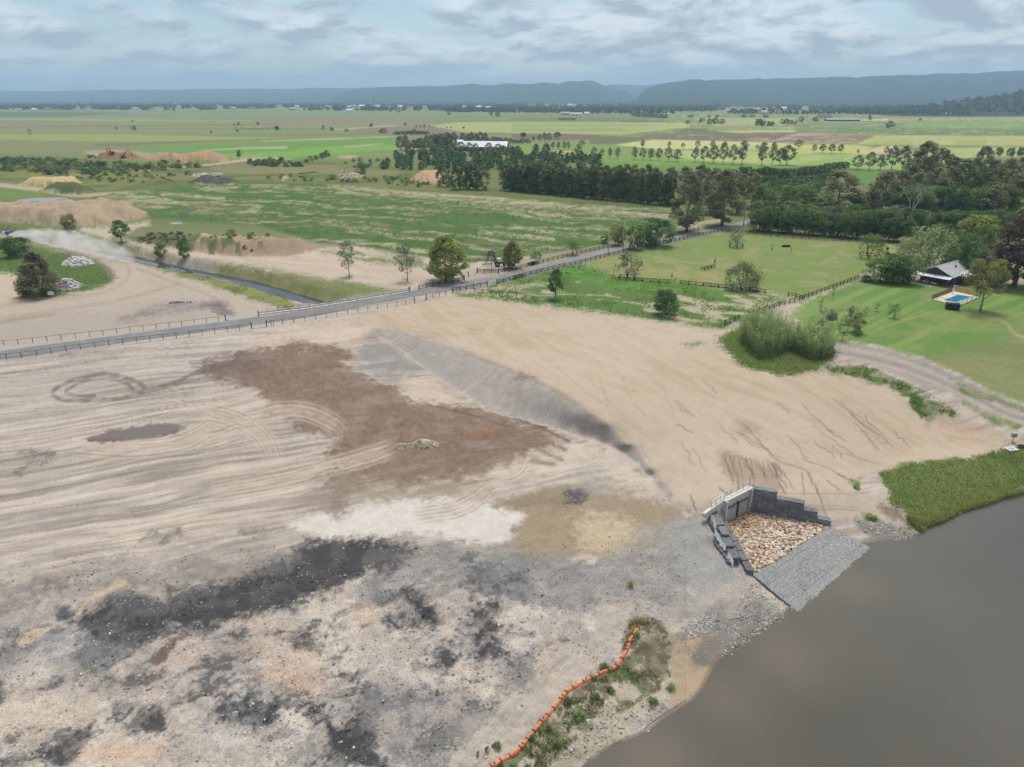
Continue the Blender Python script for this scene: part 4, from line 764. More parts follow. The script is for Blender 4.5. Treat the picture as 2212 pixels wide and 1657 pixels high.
def build_ground():
    pos = np.stack([X, Y, Z], 1).astype(np.float32)
    j, i = np.meshgrid(np.arange(NV-1), np.arange(NU-1), indexing='ij'); q0 = (j*NU + i).ravel()
    faces = np.stack([q0 + NU, q0 + NU + 1, q0 + 1, q0], 1); fr = reg[q0]
    names = {0: 'ground', 1: 'embankment', 2: 'paddock', 3: 'lawn', 4: 'dirt_track', 5: 'grassy_bank', 6: 'scrubland', 7: 'plain', 8: 'field', 9: 'riverbed'}
    labels = {0: 'dug over bare ground of sand, grey ash and dark shale', 1: 'smooth sandy embankment with grey batter and rain rills', 2: 'yellow green grass paddock fenced in black rails', 3: 'mown striped lawn beside the farmhouse', 4: 'pale bare dirt tracks through the works',
              5: 'rough green grass on banks of river and creek', 6: 'weedy scrub ground behind the earthworks', 7: 'flat farming plain of green, lime and brown fields', 8: 'green field with pale sandy stripes', 9: 'river bed under the brown water'}
    for r, nm in names.items():
        f = faces[fr == r]
        if len(f) == 0: continue
        vi, inv = np.unique(f, return_inverse=True)
        me = mesh_np(nm, pos[vi], inv.reshape(f.shape), [GROUND_MAT], {'soil': col[vi], 'stony': spk[vi], 'wet': wet[vi], 'grassy': grs[vi]}, True)
        tag(obj(nm, me), labels[r], nm.replace('_', ' '), kind='structure')
build_ground()

# ------------------------------------------------------------------ road
def strip(path, half, zoff, n=10, follow=True, step=1.5):
    p = smooth_path(path, n); out = []; acc = [0]
    for i in range(1, len(p)): acc.append(acc[-1] + np.hypot(*(p[i]-p[i-1])))
    m = max(2, int(acc[-1]/step)); t = np.linspace(0, acc[-1], m)
    return np.stack([np.interp(t, acc, p[:,0]), np.interp(t, acc, p[:,1])], 1)
def asphalt():
    m, nt, b = new_mat('asphalt'); N, L = nt.nodes, nt.links
    g = N.new('ShaderNodeNewGeometry'); n = N.new('ShaderNodeTexNoise'); n.inputs['Scale'].default_value = .18; n.inputs['Detail'].default_value = 6; L.new(g.outputs['Position'], n.inputs['Vector'])
    n2 = N.new('ShaderNodeTexNoise'); n2.inputs['Scale'].default_value = 4; n2.inputs['Detail'].default_value = 4; L.new(g.outputs['Position'], n2.inputs['Vector'])
    at_ = N.new('ShaderNodeAttribute'); at_.attribute_name = 'worn'
    r = N.new('ShaderNodeMix'); r.data_type = 'RGBA'; r.inputs[6].default_value = (.135,.135,.13,1); r.inputs[7].default_value = (.225,.225,.22,1)
    a = N.new('ShaderNodeMath'); a.operation = 'MULTIPLY_ADD'; L.new(n.outputs[0], a.inputs[0]); a.inputs[1].default_value = .9; a.inputs[2].default_value = -.45
    a2 = N.new('ShaderNodeMath'); a2.operation = 'ADD'; L.new(a.outputs[0], a2.inputs[0]); L.new(at_.outputs['Fac'], a2.inputs[1]); a2.use_clamp = True; L.new(a2.outputs[0], r.inputs[0])
    s = N.new('ShaderNodeMath'); s.operation = 'MULTIPLY_ADD'; L.new(n2.outputs[0], s.inputs[0]); s.inputs[1].default_value = .5; s.inputs[2].default_value = .75
    nd_ = N.new('ShaderNodeTexNoise'); nd_.inputs['Scale'].default_value = .3; nd_.inputs['Detail'].default_value = 7; nd_.inputs['Roughness'].default_value = .7; L.new(g.outputs['Position'], nd_.inputs['Vector']); dr = N.new('ShaderNodeMapRange'); L.new(nd_.outputs[0], dr.inputs[0]); dr.inputs[1].default_value = .5; dr.inputs[2].default_value = .72; dr.inputs[4].default_value = .6; dm = N.new('ShaderNodeMix'); dm.data_type = 'RGBA'; L.new(dr.outputs[0], dm.inputs[0]); L.new(r.outputs[2], dm.inputs[6]); dm.inputs[7].default_value = (.32,.28,.235,1)
    v = N.new('ShaderNodeVectorMath'); v.operation = 'SCALE'; L.new(dm.outputs[2], v.inputs[0]); L.new(s.outputs[0], v.inputs['Scale']); L.new(v.outputs[0], b.inputs['Base Color']); b.inputs['Roughness'].default_value = .9
    return m
ROADW = strip(at_ground(ROADS), 0, 0, step=1.2)
def build_road():
    p = ROADW; d = np.gradient(p, axis=0); d /= np.hypot(d[:,0], d[:,1])[:,None]; nrm = np.stack([-d[:,1], d[:,0]], 1)
    zz = np.array([max(hz(*q), -.3) for q in p]); zz = np.convolve(np.pad(zz, 6, 'edge'), np.ones(13)/13, 'valid') + .20
    half = 2.75; offs = [-half-.5, -half, -1.4, -.5, .5, 1.4, half, half+.5]; dz = [-.45, 0, .03, .045, .045, .03, 0, -.45]; wr = [1, .9, .35, .5, .5, .35, .9, 1]
    rng = np.random.default_rng(3); vs_ = []; w_ = []
    base = .25 + .45*sm(-40, 60, p[:,0])
    for i in range(len(p)):
        for k, o in enumerate(offs):
            jit = rng.normal(0, .06) if k in (0,1,6,7) else 0
            vs_.append((p[i,0]+nrm[i,0]*(o+jit), p[i,1]+nrm[i,1]*(o+jit), zz[i]+dz[k])); w_.append(base[i] + (wr[k]-.5)*.4)
    n = len(offs); fs = [(i*n+k, (i+1)*n+k, (i+1)*n+k+1, i*n+k+1) for i in range(len(p)-1) for k in range(n-1)]
    tag(obj('road', mesh_np('road', vs_, [f[::-1] for f in fs], [asphalt()], {'worn': np.array(w_)}, True)), 'narrow grey asphalt road crossing between fences', 'road', kind='structure')
    return zz
ROAD_Z = build_road()

# ------------------------------------------------------------------ water
def water_mat(name, body, rough, wave, scale, stretch=1.0, plume=False):
    m, nt, b = new_mat(name); N, L = nt.nodes, nt.links
    g = N.new('ShaderNodeNewGeometry'); mp = N.new('ShaderNodeMapping'); mp.inputs['Rotation'].default_value = (0, 0, .5); mp.inputs['Scale'].default_value = (1, stretch, 1); L.new(g.outputs['Position'], mp.inputs[0])
    n = N.new('ShaderNodeTexNoise'); n.inputs['Scale'].default_value = scale; n.inputs['Detail'].default_value = 4; L.new(mp.outputs[0], n.inputs['Vector'])
    n2 = N.new('ShaderNodeTexNoise'); n2.inputs['Scale'].default_value = .03; n2.inputs['Detail'].default_value = 4; L.new(g.outputs['Position'], n2.inputs['Vector'])
    mr = N.new('ShaderNodeMapRange'); L.new(n2.outputs[0], mr.inputs[0]); mr.inputs[1].default_value = .3; mr.inputs[2].default_value = .7; mr.inputs[3].default_value = .8; mr.inputs[4].default_value = 1.2
    v = N.new('ShaderNodeVectorMath'); v.operation = 'SCALE'; v.inputs[0].default_value = body; L.new(mr.outputs[0], v.inputs['Scale']); colr = v.outputs[0]
    if plume:                                # silt drifting off the shore
        for (pu, pv), rad in (((1690,1420), 9.0), ((1560,1500), 7.0), ((1420,1640), 7.0), ((1840,1260), 6.0)):
            w_ = at(pu, pv, WATER_Z); dn = N.new('ShaderNodeVectorMath'); dn.operation = 'DISTANCE'; L.new(g.outputs['Position'], dn.inputs[0]); dn.inputs[1].default_value = (float(w_[0]), float(w_[1]), WATER_Z)
            pr = N.new('ShaderNodeMapRange'); pr.interpolation_type = 'SMOOTHSTEP'; L.new(dn.outputs['Value'], pr.inputs[0]); pr.inputs[1].default_value = rad; pr.inputs[2].default_value = 0; pr.inputs[4].default_value = .55
            mu = N.new('ShaderNodeMath'); mu.operation = 'MULTIPLY'; L.new(pr.outputs[0], mu.inputs[0]); L.new(mr.outputs[0], mu.inputs[1])
            mm = N.new('ShaderNodeMix'); mm.data_type = 'RGBA'; L.new(mu.outputs[0], mm.inputs[0]); L.new(colr, mm.inputs[6]); mm.inputs[7].default_value = (.15,.125,.088,1); colr = mm.outputs[2]
    L.new(colr, b.inputs['Base Color'])
    b.inputs['Roughness'].default_value = rough; b.inputs['IOR'].default_value = 1.33; b.inputs['Specular IOR Level'].default_value = .5
    bp = N.new('ShaderNodeBump'); bp.inputs['Strength'].default_value = wave; bp.inputs['Distance'].default_value = .12; L.new(n.outputs[0], bp.inputs['Height']); L.new(bp.outputs[0], b.inputs['Normal'])
    return m
def build_water():
    sh = [(a - 14 if b > 1180 else a - 6, b - (4 if b > 1180 else 12)) for a, b in SHORE]
    poly = list(sh) + F((3250,1500),(3250,2650),(1000,2650)); p = np.array(poly); x, y = at(p[:,0], p[:,1], WATER_Z)
    bm = bmesh.new(); vs_ = [bm.verts.new((a, b, WATER_Z)) for a, b in zip(x, y)]; bm.faces.new(vs_); bmesh.ops.triangulate(bm, faces=bm.faces[:]); bmesh.ops.recalc_face_normals(bm, faces=bm.faces[:])
    me = bpy.data.meshes.new('river'); bm.to_mesh(me); bm.free()
    if me.polygons[0].normal.z < 0: me.flip_normals()
    me.materials.append(water_mat('river_water', (.098,.089,.072), .1, .1, 3.0, 2.4, plume=True)); tag(obj('river', me), 'brown grey river water with fine ripples', 'river', kind='structure')
    # creek water
    p = CREEK; d = np.gradient(p, axis=0); d /= np.hypot(d[:,0], d[:,1])[:,None]; nr = np.stack([-d[:,1], d[:,0]], 1); vs_ = []
    for i in range(len(p)):
        for o in (-4.0, 0, 4.0): vs_.append((p[i,0]+nr[i,0]*o, p[i,1]+nr[i,1]*o, CREEK_Z))
    fs = [(i*3+k, i*3+k+1, (i+1)*3+k+1, (i+1)*3+k) for i in range(len(p)-1) for k in range(2)]
    tag(obj('creek', mesh_np('creek', vs_, fs, [water_mat('creek_water', (.045,.05,.055), .04, .04, 1.5)])), 'narrow creek of still water reflecting the sky', 'creek', kind='structure')
    pm = water_mat('pond_water', (.2,.2,.19), .05, .03, 1.5)
    for nm, poly, lb in (('puddle', B1((130,122),(200,110),(400,102),(520,108),(420,122),(300,130),(160,138)), 'wide shallow puddle behind the brown soil heap'), ('puddle', B1((510,366),(560,356),(640,360),(665,372),(620,378),(540,376)), 'small puddle at the foot of the yellow green tree'),
                         ('puddle', B1((1310,300),(1350,292),(1410,296),(1400,306),(1330,310)), 'pale puddle behind the grassed soil bank')):
        w_ = at_ground(smooth_path(poly + poly[:1], 3)[:-1]); z = max(hz(*q) for q in w_) + .04
        tag(obj(nm, MB().add([(a, b, z) for a, b in w_], [tuple(range(len(w_)))]).mesh(nm, pm)), lb, 'puddle', kind='structure')
build_water()
# ------------------------------------------------------------------ trees, shrubs, reeds
def leaf_mat(name, rgb, rnd=.12, trans=.4):
    m = bpy.data.materials.new(name); m.use_nodes = True; nt = m.node_tree; N, L = nt.nodes, nt.links; N.clear()
    at_ = N.new('ShaderNodeAttribute'); at_.attribute_name = 'tint'
    oi = N.new('ShaderNodeObjectInfo'); mr = N.new('ShaderNodeMapRange'); L.new(oi.outputs['Random'], mr.inputs[0]); mr.inputs[3].default_value = 1-rnd; mr.inputs[4].default_value = 1+rnd
    mu = N.new('ShaderNodeMix'); mu.data_type = 'RGBA'; mu.blend_type = 'MULTIPLY'; mu.inputs[0].default_value = 1; mu.inputs[7].default_value = (*rgb, 1); L.new(at_.outputs['Color'], mu.inputs[6])
    sc = N.new('ShaderNodeVectorMath'); sc.operation = 'SCALE'; L.new(mu.outputs[2], sc.inputs[0]); L.new(mr.outputs[0], sc.inputs['Scale'])
    d = N.new('ShaderNodeBsdfDiffuse'); t = N.new('ShaderNodeBsdfTranslucent'); L.new(sc.outputs[0], d.inputs[0]); L.new(sc.outputs[0], t.inputs[0])
    mx = N.new('ShaderNodeMixShader'); mx.inputs[0].default_value = trans; L.new(d.outputs[0], mx.inputs[1]); L.new(t.outputs[0], mx.inputs[2])
    o = N.new('ShaderNodeOutputMaterial'); L.new(mx.outputs[0], o.inputs[0]); return m
LM = dict(dark=leaf_mat('dark_leaf', (0.163,0.226,0.095)), green=leaf_mat('green_leaf', (0.203,0.296,0.106)), bright=leaf_mat('bright_leaf', (0.265,0.371,0.127)), euc=leaf_mat('gum_leaf', (0.250,0.272,0.148)), eucp=leaf_mat('pale_gum_leaf', (0.317,0.350,0.223)),
          willow=leaf_mat('willow_leaf', (0.276,0.339,0.159)), yel=leaf_mat('yellow_green_leaf', (0.296,0.350,0.106)), brown=leaf_mat('casuarina_leaf', (0.183,0.167,0.116)), grey=leaf_mat('grey_green_leaf', (0.223,0.265,0.190)), deep=leaf_mat('deep_green_leaf', (0.138,0.226,0.090)), olive=leaf_mat('olive_leaf', (0.296,0.317,0.127)), reed=leaf_mat('reed_leaf', (0.31,0.40,0.165)), plant=leaf_mat('plantation_leaf', (0.159,0.251,0.111)))
BARK = mat('grey_bark', (.22,.19,.15), .9, .3, 4); DBARK = mat('dark_bark', (.10,.085,.07), .9, .3, 4); WBARK = mat('pale_bark', (.48,.46,.41), .85, .2, 4)

def leaf_cards(rng, c, size, out=None, up=.25, asp=.55, droop=0.0):
    n = len(c); a = rng.normal(size=(n,3))
    if out is not None: a = a*.75 + out*.9
    a[:,2] += up; a /= np.linalg.norm(a, axis=1)[:,None]+1e-9
    b = rng.normal(size=(n,3)); b[:,2] -= droop; t = np.cross(a, b); t /= np.linalg.norm(t, axis=1)[:,None]+1e-9; s = np.cross(a, t)
    if droop: t, s = s, t
    sz = (size*rng.uniform(.65, 1.35, n))[:,None]; t = t*sz*.5; s = s*sz*asp*.5
    v = np.stack([c-t-s*.4, c+t*.1-s, c+t, c+t*.1+s], 1).reshape(-1, 3)
    return v, np.arange(4*n).reshape(n, 4)
def crown(seed, H, W, base, nclump, per, leaf, prof, csize=.17, flat=.75, droop=0.0, hollow=.45, shade=.28, lean=0.0):
    """leaf clumps filling a crown outline; prof(t) gives the half width at height t of the crown"""
    rng = np.random.default_rng(seed); cs = []; out = []; tint = []; cen = []
    lob = rng.uniform(.78, 1.18, 9)
    for i in range(nclump):
        t = (i + rng.uniform(0, 1))/nclump; t = t**.9
        ang = rng.uniform(0, 2*math.pi); k = prof(t)*W/2*np.interp((ang/(2*math.pi)*8 + t*3) % 8, np.arange(9), np.append(lob[:8], lob[0]))
        rad = k*(hollow + (1-hollow)*math.sqrt(rng.uniform(0,1)))*.92
        cc = np.array([rad*math.cos(ang), rad*math.sin(ang), H*(base + (1-base)*t)]); cc[0] += lean*cc[2]
        r = W*csize*rng.uniform(.7, 1.3)*(.55 + .45*min(1, prof(t)*1.3)); cen.append((cc, r))
        n = int(per*rng.uniform(.7, 1.3)); d = rng.normal(size=(n,3)); d /= np.linalg.norm(d, axis=1)[:,None]
        q = d*r*(rng.uniform(.35, 1.0, n)**.6)[:,None]; q[:,2] *= flat
        if droop: q[:,2] -= droop*r*rng.uniform(0, 1.6, n)
        cs.append(cc + q); out.append(d); g = rng.uniform(1-shade, 1+shade); w_ = rng.normal(1, .14, n)[:,None]*g
        hue = np.array([1 + rng.uniform(-.08,.14), 1.0, 1 + rng.uniform(-.1,.1)]); tint.append(np.clip(w_*hue, .3, 2.0))
    c = np.vstack(cs); o = np.vstack(out); tt = np.vstack(tint); c[:,2] = np.maximum(c[:,2], .05)
    v, f = leaf_cards(rng, c, leaf, o, .3, .6, droop); return v, f, np.repeat(tt, 4, axis=0), cen
def trunk(seed, H, W, base, cen, r0, nl=7, lean=0.0, stems=1):
    rng = random.Random(seed); m = MB(); top = H*(base + (1-base)*.72)
    for s in range(stems):
        ox = 0 if stems == 1 else math.cos(s*2.4)*W*.10; oy = 0 if stems == 1 else math.sin(s*2.4)*W*.10
        pts = []; rad = []; n = 6
        for i in range(n+1):
            t = i/n; pts.append((ox*t*2 + lean*top*t + rng.uniform(-1,1)*H*.012*(i>0), oy*t*2 + rng.uniform(-1,1)*H*.012*(i>0), -.3 + (top+.3)*t)); rad.append(r0*(1.25 if i == 0 else 1)*(1-.75*t)/math.sqrt(stems))
        m.tube(pts, rad, 7)
        for c, r in sorted(cen, key=lambda q: rng.random())[:nl]:
            z = max(H*base*.55, min(top*.9, c[2] - math.hypot(c[0], c[1])*.7)); t = (z+.3)/(top+.3); k = min(n-1, int(t*n)); f = t*n-k
            a = Vector(pts[k]).lerp(Vector(pts[k+1]), f); b = Vector(c); mid = a.lerp(b, .5) + Vector((0,0,-.04*H*rng.random()))
            rr_ = r0*.42*(1-.5*t)/math.sqrt(stems); m.tube([a, mid, b], [rr_, rr_*.7, rr_*.25], 5)
    return m
PROF = dict(oval=lambda t: math.sin(math.pi*min(1, .08+.86*t))**.6, cone=lambda t: (1-t)**.75*min(1, .35+t*5), egg=lambda t: min(1, t*3+.3)*(1-t*t)**.55*.98, dome=lambda t: math.sqrt(max(.03, 1-t*t*.96)), round_=lambda t: math.sin(math.pi*(.1+.82*t))**.5, vase=lambda t: (.35+.65*t)*math.sqrt(max(.05, 1-max(0, t-.6)**2*5)), spray=lambda t: .55+.45*math.sin(math.pi*t), column=lambda t: min(1, .6+t*2)*(1-t**4)**.6)
SPEC = {  # H, W, base, clumps, leaves, leaf size, outline, leaf, bark, trunk radius, options
 'gum':   (16, 10, .22, 46, 75, .62, 'egg', 'euc', BARK, .32, dict(csize=.15, shade=.35)),
 'tallgum': (22, 13, .10, 80, 80, .7, 'egg', 'euc', BARK, .45, dict(csize=.13, shade=.38)),
 'rowgum': (15, 9, .25, 40, 70, .6, 'egg', 'eucp', BARK, .28, dict(csize=.16, shade=.35)),
 'wind':  (14, 7.5, .06, 46, 75, .6, 'column', 'dark', DBARK, .25, dict(csize=.17, shade=.35)),
 'round': (11, 10, .14, 60, 80, .55, 'round_', 'green', DBARK, .28, dict(csize=.16)),
 'deep':  (11, 10, .14, 60, 80, .55, 'round_', 'deep', DBARK, .28, dict(csize=.16)),
 'maple': (13, 10.5, .10, 120, 95, .45, 'egg', 'yel', BARK, .3, dict(csize=.12, shade=.25)),
 'willow': (9, 11, .24, 30, 110, .5, 'dome', 'willow', BARK, .3, dict(csize=.16, droop=.9, shade=.25)),
 'wisp':  (8.5, 9, .28, 26, 60, .42, 'dome', 'willow', DBARK, .24, dict(csize=.16, droop=.5, shade=.25)),
 'sparse': (13, 6.5, .28, 20, 64, .5, 'spray', 'grey', BARK, .2, dict(csize=.25, shade=.3)),
 'casu':  (13, 11, .02, 80, 90, .42, 'cone', 'brown', DBARK, .35, dict(csize=.13, shade=.3)),
 'shrub': (6, 5, .02, 30, 75, .36, 'oval', 'green', DBARK, .14, dict(csize=.2)),
 'umb':   (5, 5.5, .38, 26, 60, .34, 'dome', 'bright', DBARK, .13, dict(csize=.19)),
 'lolly': (9, 6, .28, 34, 75, .45, 'egg', 'deep', DBARK, .18, dict(csize=.19)),
 'olive': (7, 6, .12, 34, 75, .32, 'round_', 'grey', DBARK, .2, dict(csize=.18, lean=.12)),
 'yolive': (15, 11, .38, 60, 80, .5, 'round_', 'olive', BARK, .3, dict(csize=.14, shade=.3)),
 'sapling': (3.5, 2.2, .2, 10, 36, .25, 'oval', 'bright', DBARK, .06, dict(csize=.24)),
 'plant': (8, 5, .04, 24, 55, .6, 'egg', 'plant', DBARK, .14, dict(csize=.22, shade=.35)),
 'bush':  (4, 5, .0, 16, 50, .5, 'dome', 'green', DBARK, .1, dict(csize=.24, shade=.3)),
 'far':   (12, 11, .12, 18, 34, 1.5, 'round_', 'dark', DBARK, .3, dict(csize=.2, shade=.3)),
 'snag':  (14, 8, .3, 9, 16, .35, 'spray', 'grey', BARK, .16, dict(csize=.15)),
}
TREES = {}
def proto(kind, var, leaf=None):
    key = (kind, var, leaf)
    if key not in TREES:
        H, W, base, nc, per, lf, pr, lm, bark, r0, op = SPEC[kind]; lm = leaf or lm; sd = hash_(kind)*17 + var*101
        v, f, tt, cen = crown(sd, H, W, base, nc, per, lf, PROF[pr], **op)
        lean = op.get('lean', 0.0); tm = trunk(sd+1, H, W, base, cen, r0, 8, lean, 3 if kind in ('wisp','olive') else (2 if kind in ('casu','willow') and var else 1))
        cm = mesh_np('crown', v, f, [LM[lm]], {'tint': tt}); tk = tm.mesh('trunk', bark, True)
        nv = len(v); tv = np.array(tm.v); tq = np.array([q if len(q) == 4 else (q[0], q[1], q[2], q[3]) for q in tm.f if len(q) == 4])
        one = mesh_np(kind + '_tree', np.vstack([v, tv]), np.vstack([f, tq + nv]), [LM[lm], bark], {'tint': np.vstack([tt, np.ones((len(tv), 3))])}, midx=[0]*len(f) + [1]*len(tq))
        TREES[key] = (cm, tk, one, float(v[:,2].max()), float(np.percentile(np.hypot(v[:,0] - lean*v[:,2], v[:,1]), 96)*2))
    return TREES[key]
def hash_(s): return sum((i+1)*ord(c) for i, c in enumerate(s)) % 9973
trng = random.Random(77)
def plant(kind, u, v, top, wpx, name, label, group=None, cat='tree', leaf=None, var=None, parts=None):
    p = ground_px(u, v); k = FPX/(p.y*CP + (CAMZ - p.z)*SP)
    a = math.atan2(CAMZ - p.z, p.y); h = max(.8, (v - top)/k/math.cos(a)*1.0); w = wpx/k
    h = max(.6, h - w*.25*math.sin(a))
    var = trng.randrange(3) if var is None else var; cm, tk, one, H, W = proto(kind, var, leaf)
    sc = (w/W*.98, w/W*.98, h/H); rz = trng.uniform(0, 6.28)
    if kind == 'olive': rz = trng.uniform(-.4, .4)
    if parts is None: parts = (v - top) > 26
    if not parts: return tag(obj(name, one, None, p, (0,0,rz), sc), label, cat, group)
    e = tag(obj(name, None, None, p, (0,0,rz), sc), label, cat, group)
    obj('trunk', tk, e); obj('crown', cm, e); return e

ORD = ['first','second','third','fourth','fifth','sixth','seventh','eighth','ninth','tenth','eleventh','twelfth','thirteenth','fourteenth','fifteenth','sixteenth','seventeenth','eighteenth','nineteenth','twentieth']
def px(fr, x, y): return fr((x, y))[0]
# single trees of the middle ground: kind, frame, base x, base y, top y, width, leaf, name, label
def single(kind, fr, x, y, top, w, name, label, leaf=None, cat='tree', s=.28):
    (u, v), (_, t) = fr((x, y), (x, top)); return plant(kind, u, v, t, w*s, name, label, None, cat, leaf)
single('maple', B2, 1385, 748, 378, 318, 'broadleaf_tree', 'tallest yellow green leafy tree at the roadside, inside the fence corner')
single('sparse', B2, 640, 712, 425, 150, 'gum_tree', 'thin sparse young gum with a bare trunk on the sandy strip')
single('sparse', B2, 1090, 748, 445, 165, 'gum_tree', 'sparse young gum with dark hanging leaves left of the tall leafy tree', 'dark')
single('umb', B2, 1740, 655, 495, 105, 'small_tree', 'small grey green tree in front of the red tractor', 'grey')
single('maple', B2, 1895, 648, 432, 155, 'broadleaf_tree', 'slender yellow green tree behind the roadside fence, right of the tractor', 'olive')
single('umb', B2, 2080, 607, 503, 100, 'small_tree', 'tiny flat topped green tree by the far road fence')
single('umb', B3, 505, 758, 628, 135, 'small_tree', 'small round topped green tree near the road fence, alone in the field edge', 'green', s=.26)
single('lolly', B3, 360, 1125, 868, 140, 'broadleaf_tree', 'narrow dark green tree in rough grass above the sandy embankment', s=.26)
single('deep', B3, 1275, 1250, 1028, 225, 'broadleaf_tree', 'round dark green tree at the edge of the sandy embankment', s=.26)
single('wisp', B3, 960, 942, 710, 245, 'wispy_tree', 'wispy grey green tree inside a black guard rail at the paddock corner', 'grey', s=.26)
single('willow', B3, 1902, 1045, 785, 295, 'willow_tree', 'drooping willow like tree in the middle of the paddock fence', s=.26)
single('wisp', B3, 1865, 692, 528, 140, 'wispy_tree', 'thin wispy tree in a black guard rail at the top of the paddock', 'willow', s=.26)
single('yolive', B3, 860, 684, 505, 125, 'roadside_tree', 'yellow green tree beside the shorter power pole', 'yel', s=.26)
single('round', B3, 890, 674, 512, 110, 'roadside_tree', 'dull purple grey tree between the two power poles', 'brown', s=.26)
single('shrub', B3, 770, 662, 588, 90, 'roadside_tree', 'low green tree left of the shorter power pole', s=.26)
single('round', B3, 1020, 712, 505, 165, 'roadside_tree', 'mid green tree on the near side of the road by the taller pole', s=.26)
single('deep', B3, 1190, 684, 440, 300, 'roadside_tree', 'broad dark green tree overhanging the road beside the paddock', s=.26)
single('tallgum', B3, 1450, 565, 85, 275, 'gum_tree', 'tall dense gum at the bend of the road, end of the windbreak', s=.26)
single('tallgum', B3, 1740, 518, 45, 330, 'gum_tree', 'tall spreading gum between the road and the windbreak, left of the power pole', s=.26)
single('round', B3, 2080, 440, 165, 240, 'broadleaf_tree', 'bright green rounded tree just right of the farther power pole', s=.26)
single('round', B1, 545, 382, 222, 120, 'small_tree', 'small yellow green tree in front of the brown soil heap', 'olive')
single('lolly', B1, 940, 445, 272, 142, 'small_tree', 'dark leaning tree right of the brown soil heap', 'green')
single('shrub', B1, 1240, 528, 402, 112, 'round_shrub', 'round green shrub at the creek bank, left one of the pair', cat='shrub')
single('shrub', B1, 1425, 556, 398, 106, 'round_shrub', 'egg shaped dark shrub at the creek bank, right one of the pair', 'deep', 'shrub')
single('deep', B1, 130, 560, 392, 205, 'broadleaf_tree', 'dark round tree by the dusty track, below the truck')
single('casu', B1, 320, 858, 508, 320, 'casuarina_tree', 'large dark brown casuarina standing between two white rubble heaps')
single('yolive', B4, 1872, 1138, 722, 310, 'gum_tree', 'yellow olive tree with forked bare trunk beside the swimming pool')
single('round', B4, 1100, 912, 715, 240, 'spreading_tree', 'left of three spreading green trees beside the farmhouse')
single('round', B4, 1200, 915, 690, 250, 'spreading_tree', 'middle of three spreading green trees beside the farmhouse', 'deep')
single('round', B4, 1275, 920, 690, 260, 'spreading_tree', 'right of three spreading trees, nearest to the farmhouse gable')
single('wisp', B4, 1010, 728, 525, 225, 'spreading_tree', 'flat spreading tree in a black guard rail near the two horses', 'green')
single('willow', B4, 1445, 790, 440, 440, 'willow_tree', 'huge pale billowing willow behind the farmhouse trees')
single('olive', B4, 660, 1292, 1100, 165, 'olive_tree', 'leaning grey green olive tree at the foot of the lawn')
single('wisp', B4, 880, 1238, 1085, 145, 'small_tree', 'thin grey flat topped tree behind the bronze leafed shrub', 'grey')
single('shrub', B4, 912, 1305, 1160, 140, 'garden_shrub', 'bronze green shrub in front of the thin flat topped tree', 'olive', 'shrub')
single('sparse', B4, 808, 1362, 1190, 95, 'small_tree', 'straggly little tree beside the gravel track')
single('sapling', B4, 985, 1170, 1092, 50, 'sapling', 'dark green sapling behind the bronze shrub', 'green'); single('sapling', B4, 1078, 1138, 1062, 56, 'sapling', 'bright leafy sapling, left of the three small ones on the lawn')
single('sapling', B4, 1170, 1108, 1060, 34, 'sapling', 'smallest sapling on the lawn'); single('wisp', B4, 1210, 1190, 1065, 100, 'sapling', 'multi stemmed pale sapling alone on the lawn', 'bright')
single('sapling', B4, 636, 1130, 1038, 38, 'sapling', 'thin yellow green sapling by the black fence', 'yel'); single('sapling', B4, 735, 1040, 940, 30, 'sapling', 'spindly yellow sapling behind the black fence rail', 'yel')
single('bush', B4, 990, 905, 850, 110, 'hedge', 'low clipped dark hedge at the end of the paddock fence', 'deep', 'hedge')
single('bush', A2, 735, 872, 778, 104, 'round_bush', 'dark round bush standing alone in front of the plantation', 'deep', 'bush')
single('lolly', A1, 1848, 756, 684, 42, 'small_tree', 'small tree at the end of the far pale soil heap'); single('sparse', A1, 235, 586, 515, 44, 'lone_tree', 'slim pale lone tree on the far left plain', 'eucp')
# bare white tree
def white_tree():
    p = ground_px(*px(B4, 1325, 445)); k = FPX/(p.y*CP + (CAMZ-p.z)*SP); H = 285*.28/k; rng = random.Random(4); m = MB(); tips = []
    def br(a, d, L_, r, lv):
        b = a + d*L_; m.tube([a, a.lerp(b, .5) + Vector((rng.uniform(-.2,.2), rng.uniform(-.2,.2), 0)), b], [r, r*.8, r*.6], 5)
        if lv == 0: tips.append(b); return
        for _ in range(3 if lv > 1 else 2):
            n = (d + Vector((rng.uniform(-.55,.55), rng.uniform(-.55,.55), rng.uniform(-.1,.3)))).normalized(); br(b, n, L_*rng.uniform(.62,.8), r*.62, lv-1)
    br(Vector((0,0,-.3)), Vector((0,0,1)), H*.2, .3, 0)
    for dx in (-.28, .1, .42): br(Vector((0,0,H*.19)), Vector((dx, rng.uniform(-.2,.2), 1)).normalized(), H*.3, .2, 3)
    e = thing('bare_gum_tree', 'pale gum with bare white branches rising out of the dark trees', 'tree', p); m.build('trunk', WBARK, e, True)
    nr = np.random.default_rng(5); c = np.vstack([np.array(t)[None] + nr.normal(size=(26,3))*np.array([.7,.7,.45]) for t in tips]); v, f = leaf_cards(nr, c, .38)
    obj('crown', mesh_np('crown', v, f, [LM['grey']], {'tint': np.full((len(v),3), 1.1)}), e)
white_tree()

